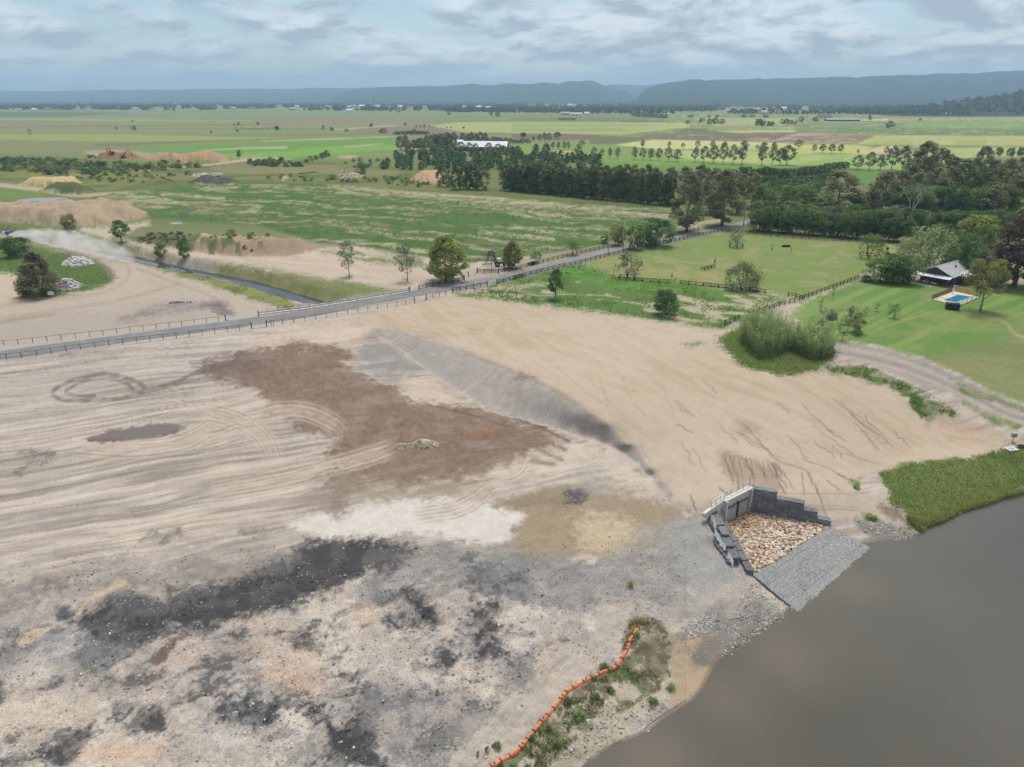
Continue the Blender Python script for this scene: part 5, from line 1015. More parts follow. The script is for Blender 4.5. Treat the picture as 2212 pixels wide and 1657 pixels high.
# rows and groups
def row(kind, pts, name, label, group, fr=None, s=.26, leaf=None, cat='tree'):
    n = len(pts)
    for i, q in enumerate(pts):
        x, y, t, w = q[:4]; lf = q[4] if len(q) > 4 else leaf; kd = q[5] if len(q) > 5 else kind
        (u, v), (_, tp) = (fr or F)((x, y), (x, t)); lb = label.replace('NTH', ORD[i]) if 'NTH' in label else label
        plant(kd, u, v, tp, w*s, name, lb, group, cat, lf)
row('rowgum', [(200,792,683,64),(282,798,678,72),(550,793,688,78),(680,802,710,58),(745,802,723,46),(812,806,718,46),(877,808,716,58),(1015,818,708,66),(1085,818,718,62),(1155,823,723,72),(1220,827,720,60),(1295,833,710,72),(1370,835,728,86),(1520,838,712,76),(1593,843,705,84),(1670,848,698,88),(1750,853,672,76),(1830,855,692,84),(1910,858,662,100),(2075,863,676,100)],
    'row_tree', 'NTH tree from the left in the long roadside row across the pale fields', 'row trees along the pale fields', A3)
row('rowgum', [(115,866,673,72),(185,862,720,100,'euc'),(240,862,698,130,'euc')], 'row_tree', 'NTH of three taller trees ending the long row, left to right', 'row trees along the pale fields', A4)
row('rowgum', [(1085,720,650,42),(1305,716,664,40),(1420,720,678,38),(1540,725,655,48),(1665,722,658,50),(1760,722,672,40),(2035,730,692,34)], 'field_tree', 'NTH tree from the left in the thin row behind the long one', 'thin back row of trees', A3)
row('rowgum', [(335,725,650,66,'yel'),(465,757,688,40),(537,758,688,64,'brown'),(612,762,688,60,'brown'),(685,762,690,54,'brown'),(830,772,730,26),(1063,778,704,44)], 'field_tree', 'NTH tree from the left along the pale fields right of the long row', 'trees along the right pale fields', A4)
row('rowgum', [(825,903,778,104),(925,906,753,88),(1015,906,778,96),(1108,902,708,116,'euc'),(1200,912,703,108,'euc')], 'lane_tree', 'NTH of five tall trees left to right along the far green lane', 'trees along the far green lane', A4)
row('deep', [(1910,783,720,52),(2000,788,713,62),(2097,793,716,68),(2182,790,713,70)], 'clipped_tree', 'NTH of four dark egg shaped trees in a row at far right', 'egg shaped trees at far right', A4)
row('far', [(1095,557,496,72),(480,502,464,62),(360,506,458,58),(932,490,444,36),(1345,495,470,28)], 'lone_tree', 'NTH of the scattered lone trees on the right plain, counted from the nearest one', 'lone trees on the right plain', A4)
row('far', [(30,537,478,80),(88,541,498,42),(120,541,498,32),(210,522,478,60),(240,523,476,50),(290,525,488,70)], 'plain_tree', 'tree of the two dark clumps on the right plain', 'two tree clumps on the right plain', A4)
row('far', [(1485,471,443,56),(1575,506,468,64),(1637,527,474,42),(1690,522,470,76),(1745,526,476,48),(1460,521,488,42),(1635,470,446,26),(1700,470,444,40),(2040,532,478,64),(2085,532,482,50),(2150,538,498,56),(1930,468,440,60),(1990,468,438,60),(2110,470,444,60)], 'plain_tree', 'dark tree of the clumps on the middle plain', 'tree clumps on the middle plain', A3)
row('far', [(1035,531,497,46),(2137,531,497,38),(1990,491,465,24),(1840,496,467,28),(900,528,505,22),(1022,466,452,18),(1630,555,532,18),(1833,545,522,26),(1807,494,478,20)], 'lone_tree', 'lone dark tree dotted over the left plain', 'lone trees on the left plain', A1, s=.28)
row('far', [(82,532,498,38),(807,507,476,36),(1072,493,473,28),(1158,507,488,20),(1190,506,490,20),(1220,508,488,26),(1262,508,490,14),(1290,508,494,14),(900,556,516,66),(1140,545,520,30),(510,537,506,34),(440,525,490,24),(620,545,520,34),(1985,582,548,54,'deep'),(1395,516,504,14),(1427,516,500,14),(1523,520,502,22),(1787,428,384,40),(1735,420,388,30),(1410,416,380,40)], 'lone_tree', 'small dark tree standing on the middle plain', 'lone trees on the middle plain', A2, s=.28)
row('far', [(1000+i*22, 566-i*.3, 532+abs(i-6)*1.2, 44) for i in range(12)], 'hedge_tree', 'tree of the dark hedgerow on the middle plain', 'hedgerow on the middle plain', A2, s=.28)
row('far', [(1010+i*24, 458+i*1.6, 418+i*2, 52) for i in range(12)], 'hedge_tree', 'tree of the dark belt on the far plain', 'dark tree belt on the far plain', A3)
row('far', [(393+i*16, 488, 468, 22) for i in range(8)] + [(524,488,470,20)], 'hedge_tree', 'tree of the short clipped hedgerow far off', 'short far hedgerow', A3)
row('far', [(920+i*26+trng.uniform(-6,6), 504+trng.uniform(-3,3), 492, 12) for i in range(15)], 'hedge_tree', 'tiny tree of the dotted row far off', 'dotted far row', A3)
# trees round the big shed
row('gum', [(1035+i*34+trng.uniform(-8,8), 688+trng.uniform(-8,4), 590+trng.uniform(-20,22)-max(0,i-6)*4, 70+trng.uniform(0,26)) for i in range(13)], 'shed_tree', 'gum in the dense stand left of the big shed', 'gums left of the big shed', A2, s=.28)
row('gum', [(1240+i*30, 655+trng.uniform(-8,4), 560+trng.uniform(-14,14), 70) for i in range(8)], 'shed_tree', 'gum in the back rank left of the big shed', 'back rank of gums left of the shed', A2, s=.28)
row('gum', [(1520+i*33+trng.uniform(-6,6), 628+i*.6, (552 if i < 6 else 575+i*1.5)+trng.uniform(-8,10), 62) for i in range(16)], 'shed_tree', 'gum in the row behind the big shed', 'gums behind the big shed', A2, s=.28)
row('rowgum', [(1500,700,620,76),(1565,695,625,60),(1615,700,632,58),(1718,712,628,70),(1792,712,635,74),(1838,708,650,40),(1893,712,650,60),(1952,706,660,46),(2080,736,636,66),(2162,742,634,76)], 'yard_tree', 'NTH tree from the left in front of the big shed', 'trees in front of the big shed', A2, s=.28)
row('rowgum', [(230,672,605,40),(270,668,592,50),(305,668,595,46),(378,640,586,72,'deep'),(96,628,590,56,'deep'),(340,730,668,44),(385,735,665,42),(435,735,665,44),(468,732,668,38),(580,705,655,64),(180,668,620,40)], 'yard_tree', 'tree scattered right of the big shed', 'trees right of the big shed', A3)
# plantation strip behind the works
PLP = A2((900,835),(1050,850),(1330,850),(1500,835),(1800,850),(1850,870),(2212,850)) + A3((450,870),(740,895),(760,850),(700,830),(200,790),(0,765)) + A2((2100,740),(1700,705),(1250,700),(1100,735),(900,770))
def scatter(poly, n, seed, mind):
    rng = random.Random(seed); p = np.array(poly); out = []; tries = 0
    while len(out) < n and tries < 20000:
        tries += 1; q = (rng.uniform(p[:,0].min(), p[:,0].max()), rng.uniform(p[:,1].min(), p[:,1].max()))
        if sdist(p, np.array([q[0]]), np.array([q[1]]))[0] < 0: continue
        if any(abs(a-q[0]) < mind*2.2 and abs(b-q[1]) < mind for a, b in out): continue
        out.append(q)
    return sorted(out, key=lambda q: q[1])
for q in scatter(PLP, 150, 3, 2.2): plant('plant', q[0], q[1], q[1] - trng.uniform(17, 23)*(q[1]/360), 17, 'plantation_tree', 'young dark green tree in the dense plantation strip', 'plantation trees', parts=False)
# windbreak
row('wind', [(1092 + i*12.2 + trng.uniform(-2,2), 411 + i*1.13 + trng.uniform(-1,1), 357 + i*.55 + trng.uniform(-6,5), 30 + trng.uniform(-3,5), trng.choice(['dark','dark','deep','euc'])) for i in range(30)], 'windbreak_tree', 'dark tree in the front rank of the dense windbreak', 'front rank of the windbreak', s=1)
row('wind', [(1098 + i*15 + trng.uniform(-3,3), 405 + i*1.35, 350 + i*.6 + trng.uniform(-6,4), 32, trng.choice(['euc','dark','euc'])) for i in range(22)], 'windbreak_tree', 'olive topped tree in the back rank of the windbreak', 'back rank of the windbreak', s=1)
row('gum', [(1445,440,362,48),(1478,430,360,50),(1512,425,356,54),(1540,440,364,56),(1578,436,366,54),(1600,445,376,50),(1622,450,372,48,'olive'),(1500,455,382,46),(1590,462,392,44,'dark'),(1525,462,392,44,'dark'),(1560,452,378,50)], 'gum_tree', 'olive crowned gum in the stand behind the road bend', 'gums behind the road bend', s=1)
row('wind', [(953,403,355,24,'euc'),(970,404,366,18,'euc'),(985,410,352,26),(1000,408,350,26),(1014,409,352,26),(1027,409,353,26),(1043,410,350,32,'euc')], 'belt_tree', 'NTH tree from the left in the short belt before the windbreak', 'short belt of trees left of the windbreak', s=1)
row('snag', [(867,398,360,16),(880,400,362,16),(896,401,360,18),(912,402,364,16),(925,404,362,16),(745,382,350,20),(958,395,365,14)], 'thin_tree', 'bare thin trunked tree before the pink soil heap', 'bare thin trees by the pink soil heap', s=1)
# avenue and the wood at the right
row('deep', [(1600+i*13.2, 392+i*.2-max(0,i-7)*2.4, 362+trng.uniform(-3,3)-max(0,i-8)*1.5, 22) for i in range(15)], 'avenue_tree', 'dark rounded tree in the avenue along the farm lane', 'avenue along the farm lane', s=1)
row('deep', [(1640,412,378,34),(1662,414,378,34),(1690,428,385,44),(1720,424,380,40),(1745,415,378,40),(1770,404,374,34),(1795,392,368,30),(1660,430,392,40),(1700,440,400,46,'green'),(1735,445,396,50,'green'),(1765,430,388,44,'green')], 'avenue_tree', 'dark tree on the near side of the farm lane', 'near side of the farm lane', s=1)
row('deep', [(1802,366,350,16),(1814,367,349,18),(1826,365,349,16)], 'lane_tree', 'NTH of three small dark trees at the lane end', 'three small dark trees at the lane end', s=1)
row('deep', [(1640+i*23.5+trng.uniform(-4,4), 499+i*1.75, 448+trng.uniform(-6,8)+i*.8, 48+trng.uniform(-4,8), trng.choice(['deep','dark','green','deep'])) for i in range(14)], 'paddock_tree', 'NTH tree from the left in the dark row along the top paddock fence', 'dark row along the top paddock fence', s=1)
row('round', [(1665+i*30+trng.uniform(-5,5), 482+i*2.2, 438+trng.uniform(-6,6)+i*1.2, 52, trng.choice(['deep','green','dark','grey'])) for i in range(11)], 'wood_tree', 'tree of the second rank above the paddock', 'second rank above the paddock', s=1)
row('gum', [(1806,468,368,96),(1745,475,425,60,'dark'),(1775,478,420,56,'green'),(1902,466,368,80),(1925,462,400,60),(1880,462,410,50,'dark'),(1850,470,425,50,'dark'),(2165,470,366,76,'olive'),(2135,475,400,60),(2110,415,318,60,'euc','tallgum'),(1985,420,308,72,'euc','tallgum'),(2020,415,322,60),(2050,418,340,56),(1955,425,352,60),(2075,420,345,56),(2140,415,345,60),(2170,412,342,60),(2200,410,340,64),(2230,412,338,64),(1940,440,370,54),(1975,445,372,54),(2010,440,362,54),(2045,440,360,54),(2085,445,368,56,'dark'),(2120,448,372,56,'dark'),(2200,440,372,60),(2235,446,372,60)],
    'wood_tree', 'olive brown gum in the wood at the right', 'gums in the wood at the right', s=1)
row('deep', [(1945+i*28+trng.uniform(-4,4), 466+i*.8, 398+trng.uniform(-4,6)+i*.9, 54, trng.choice(['green','deep','green'])) for i in range(9)], 'dense_tree', 'glossy dark green tree of the dense belt in the wood', 'dense glossy belt in the wood', s=1)
row('deep', [(1960+i*26+trng.uniform(-4,4), 498+trng.uniform(-5,5), 452+trng.uniform(-4,6), 50, trng.choice(['dark','deep','plant'])) for i in range(11)], 'dense_tree', 'dark tree of the thicket behind the willow', 'thicket behind the willow', s=1)
row('round', [(2105,540,462,84,'yel'),(2075,560,500,60,'deep'),(2060,590,525,60,'green'),(2090,600,520,60,'deep'),(2120,610,530,60,'dark'),(2145,560,490,60,'green'),(2050,545,495,50,'dark'),(2030,530,480,50,'deep')], 'garden_tree', 'NTH tree of the mixed clump behind the farmhouse', 'mixed clump behind the farmhouse', s=1)
row('tallgum', [(2190,618,445,120,'brown'),(2255,625,440,120,'brown'),(2150,620,520,70,'brown'),(2225,560,450,90,'brown')], 'casuarina_tree', 'NTH of the big brown casuarinas at the right edge', 'brown casuarinas at the right edge', s=1)
# scrub belt at the left
for i, q in enumerate(scatter(A1((-100,800),(0,765),(600,775),(1000,790),(1560,800),(1560,815),(1200,850),(800,880),(440,875),(0,850)), 150, 5, 1.9)):
    hh = trng.uniform(6, 13); plant('bush' if trng.random() < .65 else 'plant', q[0], q[1], q[1]-hh, hh*trng.uniform(1.3, 2.3), 'scrub_bush', 'bushy young tree in the scrub belt at far left', 'scrub belt at far left', 'bush', trng.choice(['green','plant','dark','olive']), parts=False)
for i, q in enumerate(scatter(A1((1920,790),(2212,780)) + A2((0,800),(150,815),(270,800),(420,740),(480,725),(460,745),(300,770),(270,812),(0,812)) + A1((1950,805)), 26, 6, 2.4)):
    hh = trng.uniform(8, 15); plant('bush' if i % 2 else 'plant', q[0], q[1], q[1]-hh, hh*1.4, 'scrub_bush', 'dark bush of the low belt beside the soil track', 'low belt beside the soil track', 'bush', trng.choice(['green','plant']), parts=False)
for i, q in enumerate(scatter(A1((440,880),(800,880),(1100,860),(1500,870),(1480,900),(1380,940),(1180,940),(900,930),(600,930),(440,900)) + [], 34, 7, 2.6) + scatter(A2((0,880),(500,890),(1040,900),(1300,960),(1290,975),(700,940),(0,920)), 46, 8, 2.6) + scatter(A2((620,770),(880,765),(890,820),(760,830),(600,810)), 14, 9, 2.5)):
    hh = trng.uniform(4, 9); plant('bush', q[0], q[1], q[1]-hh, hh*1.9, 'scrub_bush', 'low green bush in the weedy ground behind the striped field', 'bushes behind the striped field', 'bush', trng.choice(['green','plant','bright','olive']), parts=False)
for i, q in enumerate(scatter(B1((990,425),(1200,400),(1500,425),(1480,500),(1200,465)), 26, 10, 3)):
    hh = trng.uniform(4, 8); plant('bush', q[0], q[1], q[1]-hh, hh*2, 'scrub_bush', 'low dark bush on the grassed soil bank by the creek', 'bushes on the soil bank by the creek', 'bush', trng.choice(['plant','green','dark']), parts=False)
for i, (x, y, h) in enumerate([(1665,470,26),(1800,470,60),(2075,465,28),(1950,480,50),(1780,505,26),(1640,478,20),(1900,535,30),(1620,410,30),(1725,405,20),(2005,410,14),(1945,540,20)]):
    (u, v), = B1((x, y)); plant('bush', u, v, v-h*.28, h*.28*1.5, 'scrub_bush', 'small bush clinging to the bare brown soil bank', 'bushes on the bare soil bank', 'bush', trng.choice(['dark','green']), parts=False)

# giant reed clump beside the track
def reed_clump(name, label, poly, n, hgt, seed):
    rng = np.random.default_rng(seed); wp = at_ground(poly); c0 = wp.mean(0); lo, hi = wp.min(0), wp.max(0); pts = []
    while len(pts) < n:
        q = rng.uniform(lo, hi)
        if sdist(wp, q[:1], q[1:])[0] > 0: pts.append(q)
    zc = hz(*c0); e = thing(name, label, 'reeds', (c0[0], c0[1], zc)); st = MB(); lv = []; li = []; lt = []
    for q in pts:
        d = max(.25, min(1, sdist(wp, q[:1], q[1:])[0]/2.0)); h = hgt*rng.uniform(.55, 1.15)*(.82+.18*d)*(.75+.5*float(fbm(np.array([q[0]]), np.array([q[1]]), 2.0, 2, 5)[0])); out = (q - c0); out = out/(np.hypot(*out)+.1)
        x, y = q - c0; z = hz(*q) - zc; ln = rng.uniform(.0, .2)*(1.2-d); tip = np.array([x + out[0]*ln*h, y + out[1]*ln*h, z + h])
        st.tube([(x, y, z-.2), ((x+tip[0])/2 + .05, (y+tip[1])/2, z + h*.52), tip], [.03, .025, .012], 3, cap=False)
        m = 26; t = rng.uniform(.25, 1.05, m); base = np.array([x, y, z])[None]*(1-t[:,None]) + tip[None]*t[:,None]; ang = rng.uniform(0, 6.28, m); L_ = rng.uniform(.4, .85, m)
        dv = np.stack([np.cos(ang), np.sin(ang), rng.uniform(-.1, .9, m)], 1)*L_[:,None]; sd = np.stack([-np.sin(ang), np.cos(ang), np.zeros(m)], 1)*.045
        a = base; b = base + dv*.6 + np.array([0,0,.08]); c = base + dv + np.array([0,0,-.15])
        lv.append(np.stack([a - sd*.4, b - sd, c, b + sd], 1).reshape(-1,3)); g = rng.uniform(.7, 1.3)*np.ones((m*4,1))*np.array([[1.0,1,rng.uniform(.8,1.1)]]); lt.append(g)
    v = np.vstack(lv); st.build('stems', mat('reed_stem', (.3,.3,.18), .8), e)
    obj('leaves', mesh_np('leaves', v, np.arange(len(v)).reshape(-1,4), [LM['reed']], {'tint': np.vstack(lt)}), e)['kind'] = 'stuff'
reed_clump('giant_reed_clump', 'tall pale green giant reed thicket, larger left mass beside the track', C3((400,190),(440,260),(520,330),(640,310),(700,270),(720,210),(640,170),(480,150)), 520, 6.2, 1)
reed_clump('giant_reed_clump', 'darker giant reed thicket, smaller right mass beside the track', C3((720,270),(800,310),(900,345),(985,320),(1000,260),(900,220),(760,210)), 420, 5.0, 2)

# grass and weeds on the near banks
def tufts(name, label, poly, n, h, w, seed, tintc, mode=None, dens=None, leaf='bright'):
    rng = np.random.default_rng(seed); p = np.array(poly); q = rng.uniform(p.min(0), p.max(0), size=(int(n*3), 2)); q = q[sdist(p, q[:,0], q[:,1]) > 0]
    fu = np.interp(q[:,0], us, np.arange(NU)); fv = np.interp(q[:,1], vv, np.arange(NV)); i = np.clip(np.rint(fu).astype(int), 0, NU-1); j = np.clip(np.rint(fv).astype(int), 0, NV-1)
    P = np.stack([gX[j,i], gY[j,i], Z.reshape(NV,NU)[j,i]], 1); P[:,:2] += rng.normal(0, .12, (len(P), 2))
    if dens is not None: P = P[fbm(P[:,0], P[:,1], dens, 4, seed) > .5]
    P = P[P[:,2] > WATER_Z + .05][:n]; m = len(P); k = 4; P = np.repeat(P, k, 0); ang = rng.uniform(0, 6.28, m*k); hh = h*rng.uniform(.4, 1.2, m*k); out = np.stack([np.cos(ang), np.sin(ang)], 1)
    b = P.copy(); b[:,:2] += out*.1*h; t = b.copy(); t[:,:2] += out*(hh*.6)[:,None]; t[:,2] += hh; s = np.stack([-out[:,1], out[:,0], np.zeros(m*k)], 1)*w
    mid = (b*.45 + t*.55); mid[:,2] += hh*.12; v = np.stack([b - s*.5, mid - s*.5, t, mid + s*.5], 1).reshape(-1, 3); v[:, 2] -= .02
    tt = np.array(tintc)[None]*np.repeat(np.repeat(rng.uniform(.65, 1.3, m), k)*rng.uniform(.85, 1.15, m*k), 4)[:,None]
    return tag(obj(name, mesh_np(name, v, np.arange(len(v)).reshape(-1,4), [LM[leaf]], {'tint': tt})), label, 'grass', kind='stuff')
tufts('bank_grass', 'rough green grass on the river bank below the embankment', RIVG, 12000, .24, .08, 1, (.9,.82,.6))
def grown(q, k): q = np.array(q); c = q.mean(0); return [tuple(c + (p - c)*k) for p in q]
tufts('straggling_grass', 'thin straggling grass round the edge of the river bank grass', grown(RIVG, 1.07), 3500, .22, .07, 11, (1.0,.95,.65), dens=3)
tufts('straggling_grass', 'thin straggling grass round the giant reeds', grown(RBED, 1.14), 1500, .25, .07, 12, (1.0,.95,.65), dens=2.5)
tufts('reedy_margin', 'yellowish rushes fringing the river bank at the water', C3((1460,1330),(1560,1440),(1640,1400),(1800,1320),(1950,1275),(2080,1225),(2212,1195),(2212,1160),(2000,1210),(1700,1310),(1560,1360)), 3500, .75, .07, 2, (1.1,1,.75), leaf='willow')
tufts('verge_weeds', 'weeds along the gravel track above the embankment', WEED, 2600, .5, .09, 3, (.9,1,.8), dens=2.5)
tufts('reed_bed_grass', 'grass around the giant reeds', RBED, 3000, .4, .09, 4, (1,1,.7))
tufts('shore_weeds', 'weeds between orange barrier and river', D3((1380,400),(1450,240),(1700,260),(1860,480),(1760,640),(1720,830),(1500,960),(1100,1180),(900,1330),(700,1559),(160,1559),(420,1400),(830,940),(930,840),(1200,700),(1350,590)), 3600, .3, .06, 5, (.85,.9,.75), dens=2.2, leaf='olive')
tufts('creek_grass', 'long grass along the creek', GST, 5000, .5, .12, 6, (1,1,.85), dens=4, leaf='olive')
tufts('island_grass', 'grass round the casuarina and rubble heaps', ISL, 4000, .5, .12, 7, (.85,1,.8))
tufts('field_weeds', 'leafy weeds over the striped field', FLD, 16000, .45, .16, 8, (.75,1,.65), dens=7)
tufts('rough_grass', 'rough grass above the embankment', RG, 6000, .4, .12, 9, (.8,1,.65), dens=5)
for i, (x, y, r, lf) in enumerate([(1800,800,60,'bright'),(960,1060,85,'bright'),(880,940,60,'dark'),(1110,920,70,'dark'),(630,1220,32,'bright'),(690,1190,45,'dark'),(760,1320,58,'dark'),(540,1420,32,'dark'),(1110,750,36,'bright'),(235,1340,55,'dark'),(150,1400,28,'dark'),(385,1510,50,'green'),(510,1530,55,'green'),(885,1190,30,'green'),(550,1280,30,'green'),(1500,370,50,'bright'),(1200,620,60,'dark'),(1250,840,44,'dark'),(1180,980,40,'dark'),(1630,940,70,'dark'),(65,1450,20,'dark')]):
    (u, v), = D3((x, y + r*.5)); plant('bush', u, v, v - r*.24*.75, r*.24*1.7, 'weed_clump', ('bright' if lf == 'bright' else 'dull') + ' green weed clump on the sandy spit by the orange barrier', ('bright' if lf == 'bright' else 'dull') + ' weed clumps by the orange barrier', 'weed', lf, parts=False)
for x, y, fr, s in ((955,1025,D2,20),(2180,345,D2,40),(1150,1150,C3,30),(1245,1345,C3,60)):
    (u, v), = fr((x, y)); plant('bush', u, v, v - s*.2, s*.5, 'weed_clump', 'small bright weed clump alone on bare ground', 'weed clumps alone on bare ground', 'weed', 'bright', parts=False)
print('tree objects', len(bpy.data.objects))
# ------------------------------------------------------------------ built things
M_RUST = mat('rusty_steel_post', (.13,.10,.075), .8, .3, 6); M_BLACK = mat('black_painted_timber', (.022,.019,.018), .75, .3, 5); M_BROWNP = mat('timber_post', (.17,.13,.10), .9, .3, 6)
M_CONC = mat('pale_concrete', (.56,.54,.49), .85, .14, 2.2, .15); M_STEEL = mat('galvanised_steel', (.42,.44,.45), .45, .15, 6, 0, .7); M_WHITE = mat('white_paint', (.75,.75,.73), .6, .08, 3); M_DARK = mat('dark_steel', (.075,.075,.07), .6, .3, 5)
M_GLASS = mat('dark_window_glass', (.03,.035,.04), .08, .1, 2, 0, 0, .6); M_POLE = mat('weathered_pole', (.42,.40,.36), .85, .2, 3)
def resample(p, step):
    p = np.asarray(p, float); acc = [0]
    for i in range(1, len(p)): acc.append(acc[-1] + np.hypot(*(p[i]-p[i-1])))
    n = max(1, int(round(acc[-1]/step))); t = np.linspace(0, acc[-1], n+1)
    return np.stack([np.interp(t, acc, p[:,0]), np.interp(t, acc, p[:,1])], 1)
_unit = {}
def unit_box(m, name):
    if (m.name, name) not in _unit: _unit[(m.name, name)] = MB().box((0,0,.5) if name == 'post' else (.5,0,0), (1,1,1)).mesh(name, m)
    return _unit[(m.name, name)]
def rail(par, p, q, w, h, m, name='rail'):
    d = Vector(q) - Vector(p); L_ = d.length
    return obj(name, unit_box(m, 'rail'), par, p, (0, -math.asin(max(-1, min(1, d.z/L_))), math.atan2(d.y, d.x)), (L_, w, h))
frng = random.Random(9)
def fence(pxs, name, label, m, step=2.7, ph=1.3, pw=.13, rails=(1.15,), rh=.09, rw=.05, group=None, cat='fence', gaps=0.0, big=(), world=False, toff=.0):
    w = resample(np.asarray(pxs) if world else at_ground(pxs), step); P = [Vector((a, b, hz(a, b))) for a, b in w]; o = P[0]
    e = thing(name, label, cat, o, 0, group)
    for i, p in enumerate(P):
        s = 1.5 if i in big or (i - len(P)) in big else 1; r = obj('post', unit_box(m, 'post'), e, p - o - Vector((0,0,.25)), (frng.uniform(-.03,.03), frng.uniform(-.03,.03), frng.uniform(0,.5)), (pw*s, pw*s, (ph + .25 + frng.uniform(-.04,.04))*(1.12 if s > 1 else 1)))
    for i in range(len(P)-1):
        if gaps and frng.random() < gaps: continue
        for z in rails: rail(e, P[i] - o + Vector((0,0,z)), P[i+1] - o + Vector((0,0,z)), rw, rh, m)
    return e
R3 = (.35, .75, 1.15)
fence(F((-260,803)) + B1((70,1350),(280,1325),(480,1297),(670,1271),(860,1246),(1115,1215),(1370,1187),(1610,1157),(1840,1130),(1940,1112)), 'steel_fence', 'low rusty rail fence on the near roadside, left of the gates', M_RUST, 2.7, 1.35, .11, (1.25,), .07, .07)
fence(B1((2058,1098),(2130,1088)) + B2((5,1095),(70,1085),(350,1048),(735,988),(1030,937),(1145,915)), 'steel_fence', 'low rusty post and rail fence between the two gates on the embankment side', M_BROWNP, 2.6, 1.3, .12, (1.18,), .07, .06, big=(0,-1))
fence(B2((1235,893),(1330,868),(1435,840)), 'steel_fence', 'short low rail fence just before the black fence begins', M_BROWNP, 2.6, 1.2, .12, (1.1,), .06, .06, big=(0,))
fence(F((-260,775)) + B1((-200,1262),(120,1238),(430,1205),(790,1165),(1130,1122),(1450,1087),(1690,1058)), 'steel_fence', 'low rusty post and rail fence along the far side of the road at left', M_RUST, 2.7, 1.25, .10, (1.15,), .06, .06)
fence(B2((10,992),(300,962),(600,915),(900,862),(1100,828)), 'steel_fence', 'low rail fence above the creek culvert beside the guardrail', M_RUST, 2.6, 1.1, .10, (1.0,), .06, .06, big=(-1,))
fence(B2((1180,815),(1300,792),(1530,742)), 'black_rail_fence', 'short black rail fence under the tallest leafy tree along the road', M_BLACK, 2.5, 1.3, .14, R3, .13, big=(0,-1)); fence(B2((1530,742),(1512,715),(1488,690)), 'black_rail_fence', 'short black rail return turning from the road at the driveway', M_BLACK, 2.2, 1.3, .14, R3, .13)
fence(B2((1628,682),(1700,688),(1792,688)), 'black_rail_fence', 'black rail wing fence at the driveway in front of the tractor', M_BLACK, 2.2, 1.3, .14, R3, .13, big=(0,-1)); fence(B2((1792,688),(1930,658),(2100,620)) + B3((130,852),(460,775),(780,702),(920,680)), 'black_rail_fence', 'long black rail fence on the field side of the road', M_BLACK, 2.5, 1.3, .14, R3, .13)
fence(B3((1330,600),(1450,570),(1550,556)), 'black_rail_fence', 'short black rail fence at the foot of the tall gum by the road', M_BLACK, 2.6, 1.3, .14, R3, .13, big=(-1,))
fence(B2((1440,832),(1570,808),(1705,785)), 'black_rail_fence', 'short black rail fence on the near roadside, left of the paddock entrance', M_BLACK, 2.5, 1.3, .14, R3, .13, big=(0,-1))
fence(B2((1780,770),(2000,715)) + B3((0,965),(270,895),(560,830),(900,745),(1250,668),(1500,612),(1740,562)), 'black_rail_fence', 'long black rail fence between road and paddock', M_BLACK, 2.6, 1.3, .14, R3, .13, big=(0,))
fence(B3((1740,562),(1860,577),(2212,612)) + B4((620,592),(900,606),(1235,615)), 'black_rail_fence', 'black rail fence along the top of the paddock, nearer one of two', M_BLACK, 2.8, 1.3, .14, R3, .13)
fence(B4((50,482),(150,518),(400,545),(850,572),(1235,592)), 'black_rail_fence', 'black rail fence along the top of the paddock, farther one of two', M_BLACK, 2.8, 1.3, .14, R3, .13)
fence(B4((85,1178),(300,1108),(500,1048),(720,968),(930,890)), 'black_rail_fence', 'black rail fence dividing paddock from lawn', M_BLACK, 2.4, 1.3, .14, R3, .13)
fence(B3((1765,1342),(1830,1318),(1885,1292)), 'black_rail_fence', 'short black rail fence at the left of the giant reeds', M_BLACK, 2.2, 1.3, .14, R3, .13)
fence(B4((392,1022),(440,1030),(500,1048)), 'black_rail_fence', 'leaning black rail stub meeting the paddock fence', M_BLACK, 2.6, 1.2, .15, (.5, 1.0), .12)
fence(B2((1470,826),(1560,828),(1730,848),(1910,872),(2060,893)), 'timber_rail_fence', 'brown single rail fence at the top edge of the embankment', M_BROWNP, 2.5, 1.2, .13, (1.1,), .11, group=None)
fence(B3((90,1133),(240,1140),(360,1148),(520,1165),(800,1215),(1100,1245),(1250,1262),(1420,1285),(1650,1320),(1765,1342)), 'wire_fence', 'sagging old wire fence in weeds above the embankment', M_BROWNP, 4.2, 1.1, .10, (.95,), .02, .02, gaps=.1)
fence(B3((555,850),(700,890),(900,945)), 'wire_fence', 'thin wire fence at the left corner of the paddock', M_BROWNP, 3.0, 1.2, .07, (.6, 1.1), .02, .02)
def guard(x, y, fr, r, label):
    c = ground_px(*px(fr, x, y)); pts = [(c.x + r*math.cos(t*math.pi/3 + .3), c.y + r*math.sin(t*math.pi/3 + .3)) for t in range(7)]
    fence(pts, 'tree_guard', label, M_BLACK, r, 1.2, .15, (1.05,), .13, .06, world=True, group=None, cat='tree guard')
guard(955, 960, B3, 2.6, 'black hexagonal rail round the wispy tree at the paddock corner'); guard(1902, 1045, B3, 2.8, 'black hexagonal rail round the drooping tree in the paddock'); guard(1862, 692, B3, 2.6, 'black hexagonal rail round the thin tree near the top of the paddock'); guard(1010, 722, B4, 2.8, 'black hexagonal rail round the spreading tree near the horses')
